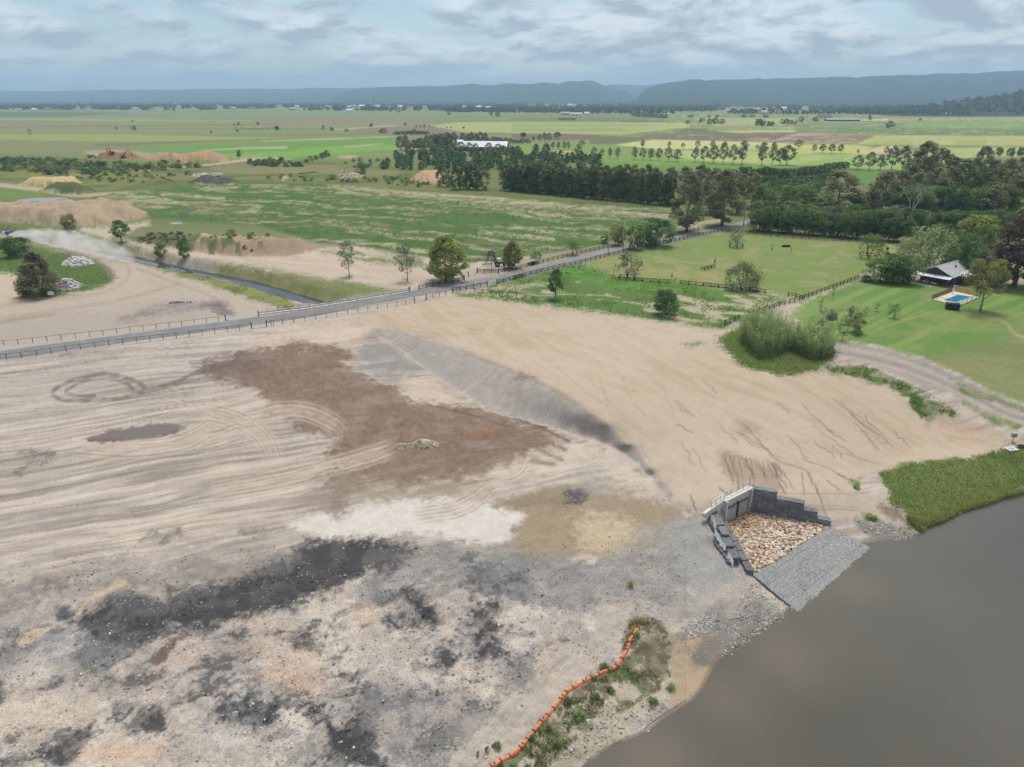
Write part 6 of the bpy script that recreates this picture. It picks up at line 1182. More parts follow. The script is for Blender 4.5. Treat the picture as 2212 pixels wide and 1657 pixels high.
def panels(a, b, n, label):
    (p0, p1) = [ground_px(*q) for q in (a, b)]; e = thing('jump_panel_fence', label, 'fence', p0)
    for i in range(n+1):
        p = p0.lerp(p1, i/n); obj('post', unit_box(M_BLACK, 'post'), e, p - p0 - Vector((0,0,.2)), (0,0,.3), (.15,.15,1.35))
    for i in range(n):
        q, r = p0.lerp(p1, i/n) - p0, p0.lerp(p1, (i+1)/n) - p0
        for z in (.2, 1.05): rail(e, q + Vector((0,0,z)), r + Vector((0,0,z)), .06, .12, M_BLACK)
        mid = (q + r)/2; rail(e, q + Vector((0,0,.2)), mid + Vector((0,0,1.05)), .05, .09, M_BLACK, 'brace'); rail(e, mid + Vector((0,0,1.05)), r + Vector((0,0,.2)), .05, .09, M_BLACK, 'brace')
panels(*B3((1012,975),(1297,992)), 4, 'black braced jump fence running right from the wispy tree'); panels(*B3((1403,1000),(1842,1042)), 7, 'long black braced jump fence left of the drooping tree'); panels(*B3((1968,1050),(2106,1078)), 2, 'black braced jump fence right of the drooping tree')
def jump_bench():
    p0, p1 = [ground_px(*q) for q in B3((1596,890),(1685,866))]; e = thing('jump_bench', 'low black timber jump standing alone in the paddock', 'jump', p0); d = (p1-p0); n = Vector((-d.y, d.x, 0)).normalized()*1.1
    for k in range(4):
        for s in (0, 1): obj('post', unit_box(M_BLACK, 'post'), e, d*(k/3) + n*s - Vector((0,0,.2)), (0,0,.2), (.13,.13,1.1))
    for s in (0, 1):
        for z in (.45, .85): rail(e, n*s + Vector((0,0,z)), d + n*s + Vector((0,0,z)), .06, .12, M_BLACK)
    for k in range(4): rail(e, d*(k/3) + Vector((0,0,.88)), d*(k/3) + n + Vector((0,0,.88)), .06, .1, M_BLACK)
jump_bench()
for (x, y, t), lb in (((1683,838,770), 'thin dark post behind the paddock jump'), ((1327,955,900), 'thin dark post left of the paddock jump'), ((2157,722,680), 'thin dark post at the right of the paddock')):
    p = ground_px(*px(B3, x, y)); k = FPX/(p.y*CP + (CAMZ-p.z)*SP); h = (y-t)*.26/k
    e = thing('paddock_post', lb, 'post', p); MB().tube([(0,0,-.2),(0,0,h)], [.09,.06], 7).build('shaft', M_BLACK, e); MB().box((0,0,h*.45), (.3,.3,h*.25)).build('sleeve', M_BLACK, e)
def steel_gate(a, b, label):
    p0, p1 = [ground_px(*q) for q in (a, b)]; e = thing('farm_gate', label, 'gate', p0); d = p1 - p0
    for p in (Vector((0,0,0)), d): obj('post', unit_box(M_DARK, 'post'), e, p - Vector((0,0,.2)), (0,0,.3), (.22,.22,1.75))
    for z in (.2, .55, .9, 1.25): rail(e, d*.04 + Vector((0,0,z)), d*.96 + Vector((0,0,z)), .045, .045, M_WHITE)
    rail(e, d*.04 + Vector((0,0,.2)), d*.5 + Vector((0,0,1.25)), .05, .05, M_WHITE, 'brace'); rail(e, d*.5 + Vector((0,0,1.25)), d*.96 + Vector((0,0,.2)), .05, .05, M_WHITE, 'brace')
steel_gate(*B1((1742,1052),(1995,1020)), 'white steel gate on the far side of the road at left'); steel_gate(*B1((1942,1112),(2058,1098)), 'white steel gate on the near side of the road at left'); steel_gate(*B2((1145,915),(1235,893)), 'white steel gate at the top of the embankment'); steel_gate(*B2((1108,830),(1180,815)), 'white steel gate at the end of the guardrail'); steel_gate(*B2((1705,785),(1780,770)), 'white steel gate into the paddock strip'); steel_gate(*B2((1560,712),(1626,684)), 'white steel gate at the driveway behind the tall tree')

# guardrail and culvert where the creek meets the road
def guardrail():
    w = resample(at_ground(B2((-60,1010),(350,960),(700,902),(1000,850),(1108,832))), 2.0); P = [Vector((a, b, max(hz(a, b), -.25))) for a, b in w]; o = P[0]; e = thing('guardrail', 'grey steel guardrail on a concrete kerb along the creek crossing', 'guardrail', o)
    for p in P: obj('post', unit_box(M_STEEL, 'post'), e, p - o - Vector((0,0,.2)), (0,0,.2), (.12,.12,.95))
    for i in range(len(P)-1):
        for z in (.52, .7): rail(e, P[i]-o+Vector((0,0,z)), P[i+1]-o+Vector((0,0,z)), .06, .14, M_STEEL)
    m = MB()
    for i in range(len(P)-1): m.bar(P[i]-o+Vector((0,.7,.02)), P[i+1]-o+Vector((0,.7,.02)), .9, .35)
    m.build('kerb', M_CONC, e)
guardrail()
def culvert():
    a, b = at(*px(B2, 330, 960), -.6), at(*px(B2, 640, 908), -.4); o = Vector((a[0], a[1], -3.0)); d = Vector((b[0]-a[0], b[1]-a[1], 0)); e = thing('culvert_headwall', 'white concrete culvert headwall with handrail where the creek goes under the road', 'culvert', o); m = MB(); m.bar(Vector((0,0,1.4)), d + Vector((0,0,1.5)), .4, 2.9); m.build('headwall', M_CONC, e); n = 5
    for i in range(n+1): obj('post', unit_box(M_STEEL, 'post'), e, d*(i/n) + Vector((0,0,2.9)), (0,0,0), (.06,.06,1.0))
    for z in (3.4, 3.85): rail(e, Vector((0,0,z)), d + Vector((0,0,z)), .05, .05, M_STEEL)
    MB().box((*(d*.5 + Vector((0,1.2,0)))[:2], .2), (3.4, 1.6, .25)).build('apron', M_CONC, e)
culvert()

# power line
def power_pole(fr, x, y, t, label, arms=1):
    p = ground_px(*px(fr, x, y)); s = .26 if fr is B3 else .28; k = FPX/(p.y*CP + (CAMZ-p.z)*SP); h = (y-t)*s/k*1.03
    e = thing('power_pole', label, 'pole', p); MB().tube([(0,0,-.4),(0,0,h*.5),(0,0,h)], [.17,.15,.11], 8).build('shaft', M_POLE, e, True)
    for a in range(arms):
        c = MB().box((0,0,h-.5-a*.9), (2.2,.12,.12), .5).build('crossarm', M_POLE, e)
        for q in (-.95, 0, .95): MB().tube([(q*math.cos(.5), q*math.sin(.5), h-.44-a*.9),(q*math.cos(.5), q*math.sin(.5), h-.2-a*.9)], .06, 6).build('insulator', M_CONC, c)
    return p + Vector((0,0,h-.2))
pa = power_pole(B3, 798, 756, 533, 'shorter grey power pole on the near side of the road'); pb = power_pole(B3, 921, 722, 487, 'taller grey power pole by the roadside trees', 2); pc = power_pole(B3, 1921, 520, 314, 'grey power pole at the road bend beside the tall gum', 2); pd = power_pole(B4, 514, 362, 288, 'distant grey power pole above the paddock trees'); 
def cable(a, b, off, label):
    q = [a.lerp(b, t/12) + Vector((off*.9, off*.5, -4*1.6*(t/12)*(1-t/12))) for t in range(13)]
    e = thing('power_cable', label, 'cable', a); MB().tube([p - a for p in q], .035, 4).build('wire', M_DARK, e)
for k, o_ in enumerate((-1, 0, 1)):
    cable(pb, pc, o_, ('left', 'middle', 'right')[k] + ' wire of the span from roadside pole to bend pole'); cable(pc, pd, o_, ('left', 'middle', 'right')[k] + ' wire of the span from bend pole to distant pole')
cable(pa, pb, 0, 'single wire between the two poles nearest the road')

# ------------------------------------------------------------------ floodgate outlet
ZB = -7.35
def gp(x, y, z): a, b = at(*px(C4, x, y), z); return Vector((float(a), float(b), z))
def gabion_mat():
    m, nt, b = new_mat('gabion_stone'); N, L = nt.nodes, nt.links; tc = N.new('ShaderNodeNewGeometry'); v = N.new('ShaderNodeTexVoronoi'); v.inputs['Scale'].default_value = 11; L.new(tc.outputs['Position'], v.inputs['Vector'])
    v2 = N.new('ShaderNodeTexVoronoi'); v2.feature = 'DISTANCE_TO_EDGE'; v2.inputs['Scale'].default_value = 11; L.new(tc.outputs['Position'], v2.inputs['Vector'])
    se = N.new('ShaderNodeSeparateColor'); L.new(v.outputs['Color'], se.inputs[0]); mr = N.new('ShaderNodeMapRange'); L.new(se.outputs[0], mr.inputs[0]); mr.inputs[3].default_value = .6; mr.inputs[4].default_value = 1.55
    ed = N.new('ShaderNodeMapRange'); L.new(v2.outputs['Distance'], ed.inputs[0]); ed.inputs[2].default_value = .12; ed.inputs[3].default_value = .35
    mu = N.new('ShaderNodeMath'); mu.operation = 'MULTIPLY'; L.new(mr.outputs[0], mu.inputs[0]); L.new(ed.outputs[0], mu.inputs[1])
    oi = N.new('ShaderNodeObjectInfo'); sc = N.new('ShaderNodeVectorMath'); sc.operation = 'SCALE'; L.new(oi.outputs['Color'], sc.inputs[0]); L.new(mu.outputs[0], sc.inputs['Scale']); L.new(sc.outputs[0], b.inputs['Base Color'])
    bp = N.new('ShaderNodeBump'); bp.inputs['Strength'].default_value = .9; bp.inputs['Distance'].default_value = .1; L.new(v2.outputs['Distance'], bp.inputs['Height']); L.new(bp.outputs[0], b.inputs['Normal']); b.inputs['Roughness'].default_value = .85; return m
M_GAB = gabion_mat()
def lumpy_box(nx, ny, nz, amp, seed, name):
    bm = bmesh.new(); bmesh.ops.create_cube(bm, size=1); bmesh.ops.translate(bm, verts=bm.verts, vec=(.5,.5,.5)); bmesh.ops.subdivide_edges(bm, edges=bm.edges[:], cuts=4, use_grid_fill=True); r = random.Random(seed)
    for v in bm.verts:
        inner = sum(1 for c in v.co if .01 < c < .99)
        v.co += Vector((r.uniform(-1,1)*amp/nx, r.uniform(-1,1)*amp/ny, r.uniform(-1,1)*amp/nz))*(1 if inner > 1 else .3)
    me = bpy.data.meshes.new(name); bm.to_mesh(me); bm.free(); me.materials.append(M_GAB); return me
GBM = [lumpy_box(2, 1, 1, .10, s, 'basket') for s in range(4)]; GPM = [lumpy_box(3.5, 3, .5, .06, s+9, 'mattress_panel') for s in range(3)]
def gabion_wall(a, b, levels, depth, side, label, colr):
    d = b - a; L_ = d.length; ang = math.atan2(d.y, d.x); e = thing('gabion_wall', label, 'gabion wall', a, ang); n = len(levels)
    for i, lv in enumerate(levels):
        for k in range(int(math.ceil(lv))):
            h = min(1.0, lv - k); dd = depth*(1 + .35*(lv - k - 1))
            o = obj('basket', GBM[(i+k) % 4], e, (i*L_/n + .02, (0 if side > 0 else -dd) + .03*k*side, k*1.0), (0,0,0), (L_/n - .05, dd, h - .03)); c = colr*frng.uniform(.85, 1.15); o.color = (c, c*1.01, c*1.04, 1)
    return e
RB, LB = gp(762, 522, ZB), gp(512, 656, ZB)
gabion_wall(RB + Vector((0,0,0)), gp(1668, 692, ZB), [4, 4, 3, 3, 2, 1], 1.1, 1, 'stepped dark gabion wall right of the floodgate', .24)
gabion_wall(LB, gp(838, 1212, ZB), [1.3, 1.3, 1.2, 1.1, 1.0, .8], 1.0, -1, 'low inner gabion wall left of the floodgate, running toward the river', .2)
_o = gp(838, 1212, ZB) - LB; _n = Vector((_o.y, -_o.x, 0)).normalized()*1.35
gabion_wall(LB + _n, LB + _n + _o*.86, [2.6, 2.6, 2.4, 2.0, 1.6], 1.3, -1, 'higher outer gabion wall left of the floodgate, edged with white cloth', .2)
M_GATE = mat('gate_steel', (.16,.155,.145), .6, .25, 5)
def headwall():
    d = RB - LB; W_ = d.length; ang = math.atan2(d.y, d.x); e = thing('floodgate_headwall', 'pale concrete floodgate headwall with two slatted steel flap gates and handrail', 'floodgate', LB, ang); Hh = 3.75
    MB().box((W_/2, .25, Hh/2 - .4), (W_ + .7, .45, Hh + .8)).build('wall', M_CONC, e)
    for x in (-.18, W_ + .18): MB().box((x, -.22, Hh/2 - .2), (.36, .5, Hh + .6)).build('pillar', M_CONC, e)
    MB().box((W_/2, .12, Hh + .12), (W_ + 1.0, .85, .26)).build('coping', M_CONC, e)
    gw = W_/2 - .42
    for s in (0, 1):
        x0 = .3 + s*(W_/2 + .05); g = MB(); zt = 2.35
        for xx in (x0, x0 + gw): g.box((xx, -.12, zt/2 + .05), (.12, .16, zt))
        for zz in (.1, zt + .03): g.box((x0 + gw/2, -.12, zz), (gw, .16, .14))
        f = g.build('gate', M_GATE, e); MB().box((x0 + gw/2, -.02, zt/2), (gw, .05, zt)).build('backing', M_BLACK, f)
        for k in range(6): MB().box((x0 + gw/2, -.13, .32 + k*.36), (gw - .12, .13, .17)).build('slat', mat('gate_slat', (.6,.57,.5), .6, .2, 5) if k == 0 and s == 0 else bpy.data.materials['gate_slat'], f)
        for xx in (x0 + .25*gw, x0 + .75*gw): MB().box((xx, -.16, zt + .2), (.1, .22, .4)).build('hinge', M_STEEL, f)
    MB().box((W_/2 - .02, -.18, 1.45), (.18, .3, 2.7)).build('centre_post', M_DARK, e)
    q = [Vector((W_ + .35, .35, Hh + .25)), Vector((.0, .35, Hh + .25)), Vector((-2.6, .55, Hh - .55))]
    for (a, b) in ((q[0], q[1]), (q[1], q[2])):
        n = 4 if a is q[0] else 3
        for i in range(n + (a is not q[0])): obj('handrail_post', unit_box(M_STEEL, 'post'), e, a.lerp(b, i/n), (0,0,0), (.06,.06,1.05))
        for z in (.55, 1.05): rail(e, a + Vector((0,0,z)), b + Vector((0,0,z)), .06, .06, M_STEEL, 'handrail')
    obj('handrail_post', unit_box(M_STEEL, 'post'), e, q[0], (0,0,0), (.08,.08,1.9))
    MB().bar((-.2, .25, Hh - .05), (-4.2, .5, Hh - 1.0), .5, .8).build('wing_beam', M_CONC, e)
headwall()
def mattress():
    q = [Vector(p) for p in MATQ]; e = thing('stone_mattress', 'grey wire stone mattress sloping from the outlet into the river', 'stone mattress', q[0]); rows = [0, .12, .25, .62, 1.0]; nc = 5
    def P(s, t): return q[0].lerp(q[1], s).lerp(q[3].lerp(q[2], s), t) - q[0]
    for r in range(4):
        for c in range(nc):
            s0, s1 = c/nc + .001, (c+1)/nc - .001; t0, t1 = rows[r] + .002, rows[r+1] - .002; a, b, dd = P(s0, t0), P(s1, t0), P(s0, t1); c2 = P(s1, t1)
            base = GPM[(r+c) % 3]; vs_ = []
            for v in base.vertices:
                x, y, z = v.co; p = a.lerp(b, x).lerp(dd.lerp(c2, x), y); vs_.append((p.x, p.y, p.z - .25 + (.3 + (z-1)*.25 if z > .6 else 0)))
            me = bpy.data.meshes.new('mattress_panel'); me.from_pydata(vs_, [], [tuple(f.vertices)[::-1] for f in base.polygons]); me.materials.append(M_GAB); me.validate(); me.update()
            o = obj('panel', me, e); k = frng.uniform(.28, .32); o.color = (k, k*.99, k*.96, 1)
    r_ = np.random.default_rng(14); n_ = 4200; S_ = r_.uniform(0, 1, (n_, 2)); pts_ = np.array([list(P(a, b*.8)) for a, b in S_]); pts_[:,2] += .03; cc_ = np.array([[.33,.325,.31]])*r_.uniform(.35, 1.7, (n_,1)); st_ = obj('stones', rock_field('stones', pts_, r_.uniform(.05,.13,n_), cc_, 15, M_ROCK, True), e); st_['kind'] = 'stuff'
# loose stone
def rock_shapes(n, seed):
    out = []; r = np.random.default_rng(seed); bm = bmesh.new(); bmesh.ops.create_icosphere(bm, subdivisions=1, radius=1); v0 = np.array([v.co[:] for v in bm.verts]); f0 = np.array([[x.index for x in f.verts] for f in bm.faces]); bm.free()
    for _ in range(n):
        d = r.normal(size=(5,3)); d /= np.linalg.norm(d, axis=1)[:,None]; v = v0*r.uniform(.8, 1.15, (len(v0), 1))
        for k in d:
            h = v @ k; v = v - np.outer(np.maximum(h - r.uniform(.55,.8), 0), k)
        out.append(v*r.uniform(.7, 1.2, 3))
    return out, f0
ROCKS, RF = rock_shapes(8, 4)
ico_small = None
def rock_field(name, P, rad, cols, seed, m, simple=False):
    r = np.random.default_rng(seed); vs_ = []; fs = []; cc = []; n = 0
    if simple: base = [np.array([(1,0,-.2),(-.5,.9,-.2),(-.5,-.9,-.2),(.1,.1,.9),(.6,.6,.35)])*s for s in (1, .9, 1.1)]; F0 = np.array([(0,4,3),(4,1,3),(1,2,3),(2,0,3),(0,1,4),(0,2,1)])
    else: base = ROCKS; F0 = RF
    for p, s, c in zip(P, rad, cols):
        b = base[r.integers(len(base))]; a = r.uniform(0, 6.28); ca, sa = math.cos(a), math.sin(a); v = b*s*np.array([1, r.uniform(.7,1.2), r.uniform(.55,.85)]); v = np.stack([v[:,0]*ca - v[:,1]*sa, v[:,0]*sa + v[:,1]*ca, v[:,2]], 1) + p
        vs_.append(v); fs.append(F0 + n); n += len(v); cc.append(np.tile(c, (len(v), 1)))
    return mesh_np(name, np.vstack(vs_), np.vstack(fs), [m], {'tint': np.vstack(cc)})
def tint_mat(name, rough=.9):
    m, nt, b = new_mat(name); a = nt.nodes.new('ShaderNodeAttribute'); a.attribute_name = 'tint'; n = nt.nodes.new('ShaderNodeTexNoise'); n.inputs['Scale'].default_value = 6; mr = nt.nodes.new('ShaderNodeMapRange'); mr.inputs[3].default_value = .75; mr.inputs[4].default_value = 1.25; nt.links.new(n.outputs[0], mr.inputs[0])
    v = nt.nodes.new('ShaderNodeVectorMath'); v.operation = 'SCALE'; nt.links.new(a.outputs['Color'], v.inputs[0]); nt.links.new(mr.outputs[0], v.inputs['Scale']); nt.links.new(v.outputs[0], b.inputs['Base Color']); b.inputs['Roughness'].default_value = rough; return m
M_ROCK = tint_mat('loose_stone')
def riprap():
    r = np.random.default_rng(2); lo, hi = APW.min(0), APW.max(0); q = r.uniform(lo, hi, (9000, 2)); q = q[sdist(APW + (APW-APW.mean(0))*.01, q[:,0], q[:,1]) > .1][:3000]; P = np.column_stack([q, -7.32 + r.uniform(-.05,.14,len(q))]); s = r.uniform(.14, .34, len(q)); dg = np.hypot(*(q - np.array([(RB.x+LB.x)/2, (RB.y+LB.y)/2])).T); rust = np.clip(1.15 - dg/6, 0, 1)
    base = np.array([.56,.43,.31])[None]*r.uniform(.5, 1.25, (len(q),1)); base = np.where(r.random((len(q),1)) < .25, np.array([[.62,.56,.47]])*r.uniform(.8,1.1,(len(q),1)), base); base = np.where(r.random((len(q),1)) < .14, np.array([[.2,.12,.075]]), base); base = base*(1 - .6*rust[:,None]) + np.array([[.27,.15,.06]])*.6*rust[:,None]
    tag(obj('riprap', rock_field('riprap', P, s, base, 3, M_ROCK)), 'cream and rust coloured rocks filling the outlet basin', 'rocks', kind='stuff')
riprap()
mattress()
def cloth_strip():
    for pts, lb in ((((365,505),(385,560),(425,650),(438,690),(425,730),(460,790),(500,860),(540,905)), 'ragged white geotextile edge along the left gabion wall'), (((560,970),(590,1010),(615,1060),(620,1085)), 'short scrap of white geotextile at the lower left gabions')):
        zs = np.linspace(-4.7, -5.2, len(pts)) if len(pts) > 5 else np.linspace(-5.7, -6.0, len(pts)); w = [gp(x, y, z) for (x, y), z in zip(pts, zs)]; o = w[0]; e = thing('geotextile', lb, 'cloth', o); m = MB(); r = random.Random(3); vs_ = []
        pts_s = smooth_path(np.array([list(p) for p in w]), 4)
        for i, p in enumerate(pts_s):
            wd = .16 + .1*math.sin(i*1.7) + r.uniform(-.03,.05)
            for k in range(4): vs_.append((p[0]-o.x - wd*.5*k/3*1.4 + r.uniform(-.03,.03), p[1]-o.y - .1*k, p[2]-o.z + .25 - .25*k + .06*math.sin(i*2+k)))
        n = len(pts_s); m.add(vs_, [(i*4+k, i*4+k+1, (i+1)*4+k+1, (i+1)*4+k) for i in range(n-1) for k in range(3)]); m.build('cloth', mat('white_geotextile', (.72,.72,.70), .9, .1), e, True)
cloth_strip()

# orange silt barrier
def barrier():
    w = at_ground(smooth_path(D3((100,1600),(160,1558),(270,1490),(400,1400),(520,1282),(620,1162),(720,1042),(790,960),(850,886),(930,822),(1080,747),(1180,692),(1300,637),(1352,580),(1400,502),(1430,425),(1446,400),(1472,368),(1500,326)), 6)); P = resample(w, .35); o = Vector((*P[0], hz(*P[0]))); e = thing('silt_barrier', 'orange floating silt barrier laid in a long curve above the river edge', 'barrier', o); r = random.Random(6)
    om = mat('orange_barrier_fabric', (.72,.22,.10), .6, .25, 2.5, .2); nseg = 22; L_ = len(P)-1
    d = np.gradient(P, axis=0); d /= np.hypot(d[:,0], d[:,1])[:,None]; nr = np.stack([-d[:,1], d[:,0]], 1); zg = np.array([hz(*p) for p in P]); zg = np.convolve(np.pad(zg, 2, 'edge'), np.ones(5)/5, 'valid')
    sec = [(-.22,.0),(-.20,.18),(-.08,.36),(.0,.40),(.07,.22),(.14,.18),(.22,.0)]
    for s in range(nseg):
        a, b = int(s*L_/nseg), int((s+1)*L_/nseg); vs_ = []
        for i in range(a, b+1):
            t = (i-a)/(b-a); pin = .78 + .22*math.sin(math.pi*t)**.5 if True else 1; dz = r.uniform(-.03,.03)
            for (x, z) in sec: vs_.append((P[i,0]+nr[i,0]*x*pin - o.x, P[i,1]+nr[i,1]*x*pin - o.y, zg[i] - .03 + z*pin + dz*(z > .1) - o.z))
        k = len(sec); n = b-a; MB().add(vs_, [(i*k+j, i*k+j+1, (i+1)*k+j+1, (i+1)*k+j) for i in range(n) for j in range(k-1)]).build('section', om, e, True)
        j0 = Vector((P[b,0]-o.x, P[b,1]-o.y, zg[b]-o.z)); ang = math.atan2(d[b,1], d[b,0]); mm = MB(); mm.box(j0 + Vector((0,0,.16)), (.05, .36, .36), ang); mm.build('joint_strap', bpy.data.materials.get('barrier_strap') or mat('barrier_strap', (.12,.035,.02), .7), e)
        if s % 3 == 1:
            c = P[(a+b)//2]; MB().tube([(c[0]-o.x, c[1]-o.y, zg[(a+b)//2]-o.z+.3),(c[0]-o.x, c[1]-o.y, zg[(a+b)//2]-o.z+.42)], .08, 7).build('tie_cap', bpy.data.materials['barrier_strap'], e)
barrier()

# boulders, rubble, heaps
BOULD = ('grey','blue grey','pale')
for i, (x, y, r_, c, lb) in enumerate([(1395,1072,32,(.30,.31,.31),'largest blue grey boulder on the river shore'),(1175,1190,24,(.28,.30,.31),'blue grey boulder left of the largest one on the shore'),(1062,992,26,(.26,.27,.28),'flat grey boulder beside the bright weed clump'),(1160,1340,21,(.45,.40,.33),'tan boulder near the water at the spit'),(1052,1450,17,(.46,.42,.36),'tan stone nearest the water below the spit'),(905,1392,22,(.5,.45,.37),'pale sandstone boulder half way down the spit'),(1832,966,15,(.52,.48,.42),'pale stone alone on the brown beach'),(1595,1236,14,(.45,.42,.37),'stone lying in the shallows at the river edge'),(1552,918,13,(.5,.46,.4),'pale stone under the dull weeds of the spit'),(1216,1270,12,(.3,.3,.3),'small grey stone below the blue grey boulder'),(1505,195,14,(.4,.3,.24),'brown stone at the tip of the orange barrier')]):
    p = ground_px(*px(D3, x, y)); k = FPX/(p.y*CP + (CAMZ-p.z)*SP); s = r_*.24/k
    tag(obj('boulder', rock_field('boulder', np.array([[0,0,0.]]), [1.0], np.array([c]), i, M_ROCK), None, p + Vector((0,0,s*.2)), (0,0,i), (s, s*.85, s*.7)), lb, 'boulder')
def rubble():
    r = np.random.default_rng(8); n = 24000; u = r.uniform(-40, 1560, n*2); v = r.uniform(1130, 1680, n*2); keep = (v > 1180 - (u-500)*.05) & (u < 1560 - (v-1150)*.75); u, v = u[keep][:n], v[keep][:n]
    i = np.clip(np.rint(np.interp(u, us, np.arange(NU))).astype(int), 0, NU-1); j = np.clip(np.rint(np.interp(v, vv, np.arange(NV))).astype(int), 0, NV-1); P = np.stack([gX[j,i], gY[j,i], Z.reshape(NV,NU)[j,i]], 1); P[:,:2] += r.normal(0,.15,(len(P),2)); kp_ = fbm(P[:,0], P[:,1], 3.5, 4, 66) + r.normal(0,.12,len(P)) > .46; P, i, j = P[kp_], i[kp_], j[kp_]; s = np.clip(r.lognormal(-2.75, .5, len(P)), .03, .3); lc = col.reshape(NV,NU,3)[j,i]; c = np.where(r.random((len(P),1)) < .18, np.array([[.58,.56,.52]])*r.uniform(.7,1.15,(len(P),1)), lc*np.clip(r.lognormal(0,.45,(len(P),1)),.3,1.8))
    tag(obj('rubble', rock_field('rubble', P, s, c, 5, M_ROCK, True)), 'loose pale and dark stones strewn over the spoil ground', 'stones', kind='stuff')
    bx = [C3((1130,1340),(1300,1380),(1540,1440),(1460,1500),(1180,1420)), D3((900,1000),(1700,880),(1750,1000),(1400,1280),(900,1500),(700,1400)), D3((1900,310),(2200,160),(2212,300),(1950,420)), F((1545,1435),(1590,1350),(1622,1255),(1660,1270),(1726,1322),(1690,1345),(1640,1376),(1590,1404)), F((1560,1350),(1622,1262),(1700,1325),(1600,1395))]; us_ = []
    for b in bx:
        p = np.array(b); q = r.uniform(p.min(0), p.max(0), (2500,2)); us_.append(q[sdist(p, q[:,0], q[:,1]) > 0][:900])
    q = np.vstack(us_); i = np.clip(np.rint(np.interp(q[:,0], us, np.arange(NU))).astype(int), 0, NU-1); j = np.clip(np.rint(np.interp(q[:,1], vv, np.arange(NV))).astype(int), 0, NV-1); P = np.stack([gX[j,i], gY[j,i], Z.reshape(NV,NU)[j,i]], 1); P[:,:2] += r.normal(0,.15,(len(P),2)); P = P[P[:,2] > WATER_Z-.1]
    tag(obj('shingle', rock_field('shingle', P, np.clip(r.lognormal(-2.4,.45,len(P)),.04,.35), np.array([[.42,.39,.35]])*r.uniform(.4,1.4,(len(P),1)), 6, M_ROCK, True)), 'grey and pale shingle along the river shore', 'stones', kind='stuff')
rubble()
def heap(poly, n, h, smin, smax, c, seed, name, label):
    r = np.random.default_rng(seed); w = at_ground(poly); lo, hi = w.min(0), w.max(0); q = r.uniform(lo, hi, (n*4,2)); d = sdist(w, q[:,0], q[:,1]); q = q[d > 0][:n]; d = d[d > 0][:n]; zz = np.array([hz(*a) for a in q]); dm = d.max(); z = zz + h*np.clip(d/dm*1.3, 0, 1)*(.75 + .5*fbm(q[:,0], q[:,1], 2.0, 3, seed)); P = np.column_stack([q, z - .1]); e = thing(name, label, 'rubble heap', (*w.mean(0), float(zz.min())))
    o = np.array([*w.mean(0), float(zz.min())]); s_ = obj('stones', rock_field('stones', P - o, r.uniform(smin, smax, len(P)), np.array([c])*r.uniform(.5,1.2,(len(P),1)), seed, M_ROCK), e); s_['kind'] = 'stuff'
    g = 14; gx, gy = np.meshgrid(np.linspace(lo[0], hi[0], g*2), np.linspace(lo[1], hi[1], g)); dd = sdist(w, gx.ravel(), gy.ravel()); gz = np.array([hz(a, b) for a, b in zip(gx.ravel(), gy.ravel())]) - .25 + np.where(dd > 0, h*np.clip(dd/dm*1.3,0,1)*.85, -.3)
    MBF = [(j*g*2+i, j*g*2+i+1, (j+1)*g*2+i+1, (j+1)*g*2+i) for j in range(g-1) for i in range(g*2-1)]; obj('core', mesh_np('core', np.column_stack([gx.ravel(), gy.ravel(), gz]) - o, MBF, [mat('rubble_core', tuple(np.array(c)*.55), .95)], None, True), e)
heap(B1((480,625),(560,640),(730,615),(720,590),(560,580),(490,595)), 750, 2.0, .15, .5, (.62,.60,.57), 1, 'rubble_heap', 'white rubble heap behind the casuarina, farther one of two'); heap(B1((400,800),(450,825),(560,815),(665,782),(560,755),(430,750)), 800, 1.9, .15, .45, (.6,.58,.55), 2, 'rubble_heap', 'white rubble heap right of the casuarina, nearer one of two')
heap(C2((420,775),(470,782),(540,772),(600,785),(690,775),(710,750),(640,728),(580,735),(530,757),(470,750),(425,758)), 1300, 1.0, .06, .2, (.58,.5,.34), 3, 'gravel_heap', 'small yellowish gravel heap dumped on the brown fill')
heap(B1((1290,925),(1500,918),(1510,906),(1300,908)), 160, .5, .12, .35, (.45,.44,.42), 4, 'rubble_heap', 'low line of broken stones on the grey track'); heap(A1((1470,890),(1560,895),(1720,872),(1700,860),(1500,870)), 260, 1.2, .3, .9, (.6,.55,.44), 5, 'rubble_heap', 'pale broken stones behind the dark stone pile'); heap(A2((560,905),(650,905),(760,890),(740,872),(600,872)), 220, 1.5, .3, .9, (.6,.54,.42), 6, 'rubble_heap', 'pale broken stones in the weeds left of the pink heap'); heap(A1((1450,945),(1700,955),(1860,935),(1800,918),(1500,920)), 700, 2.2, .25, .6, (.2,.2,.17), 7, 'rubble_heap', 'dark grey stone pile at the back of the works')

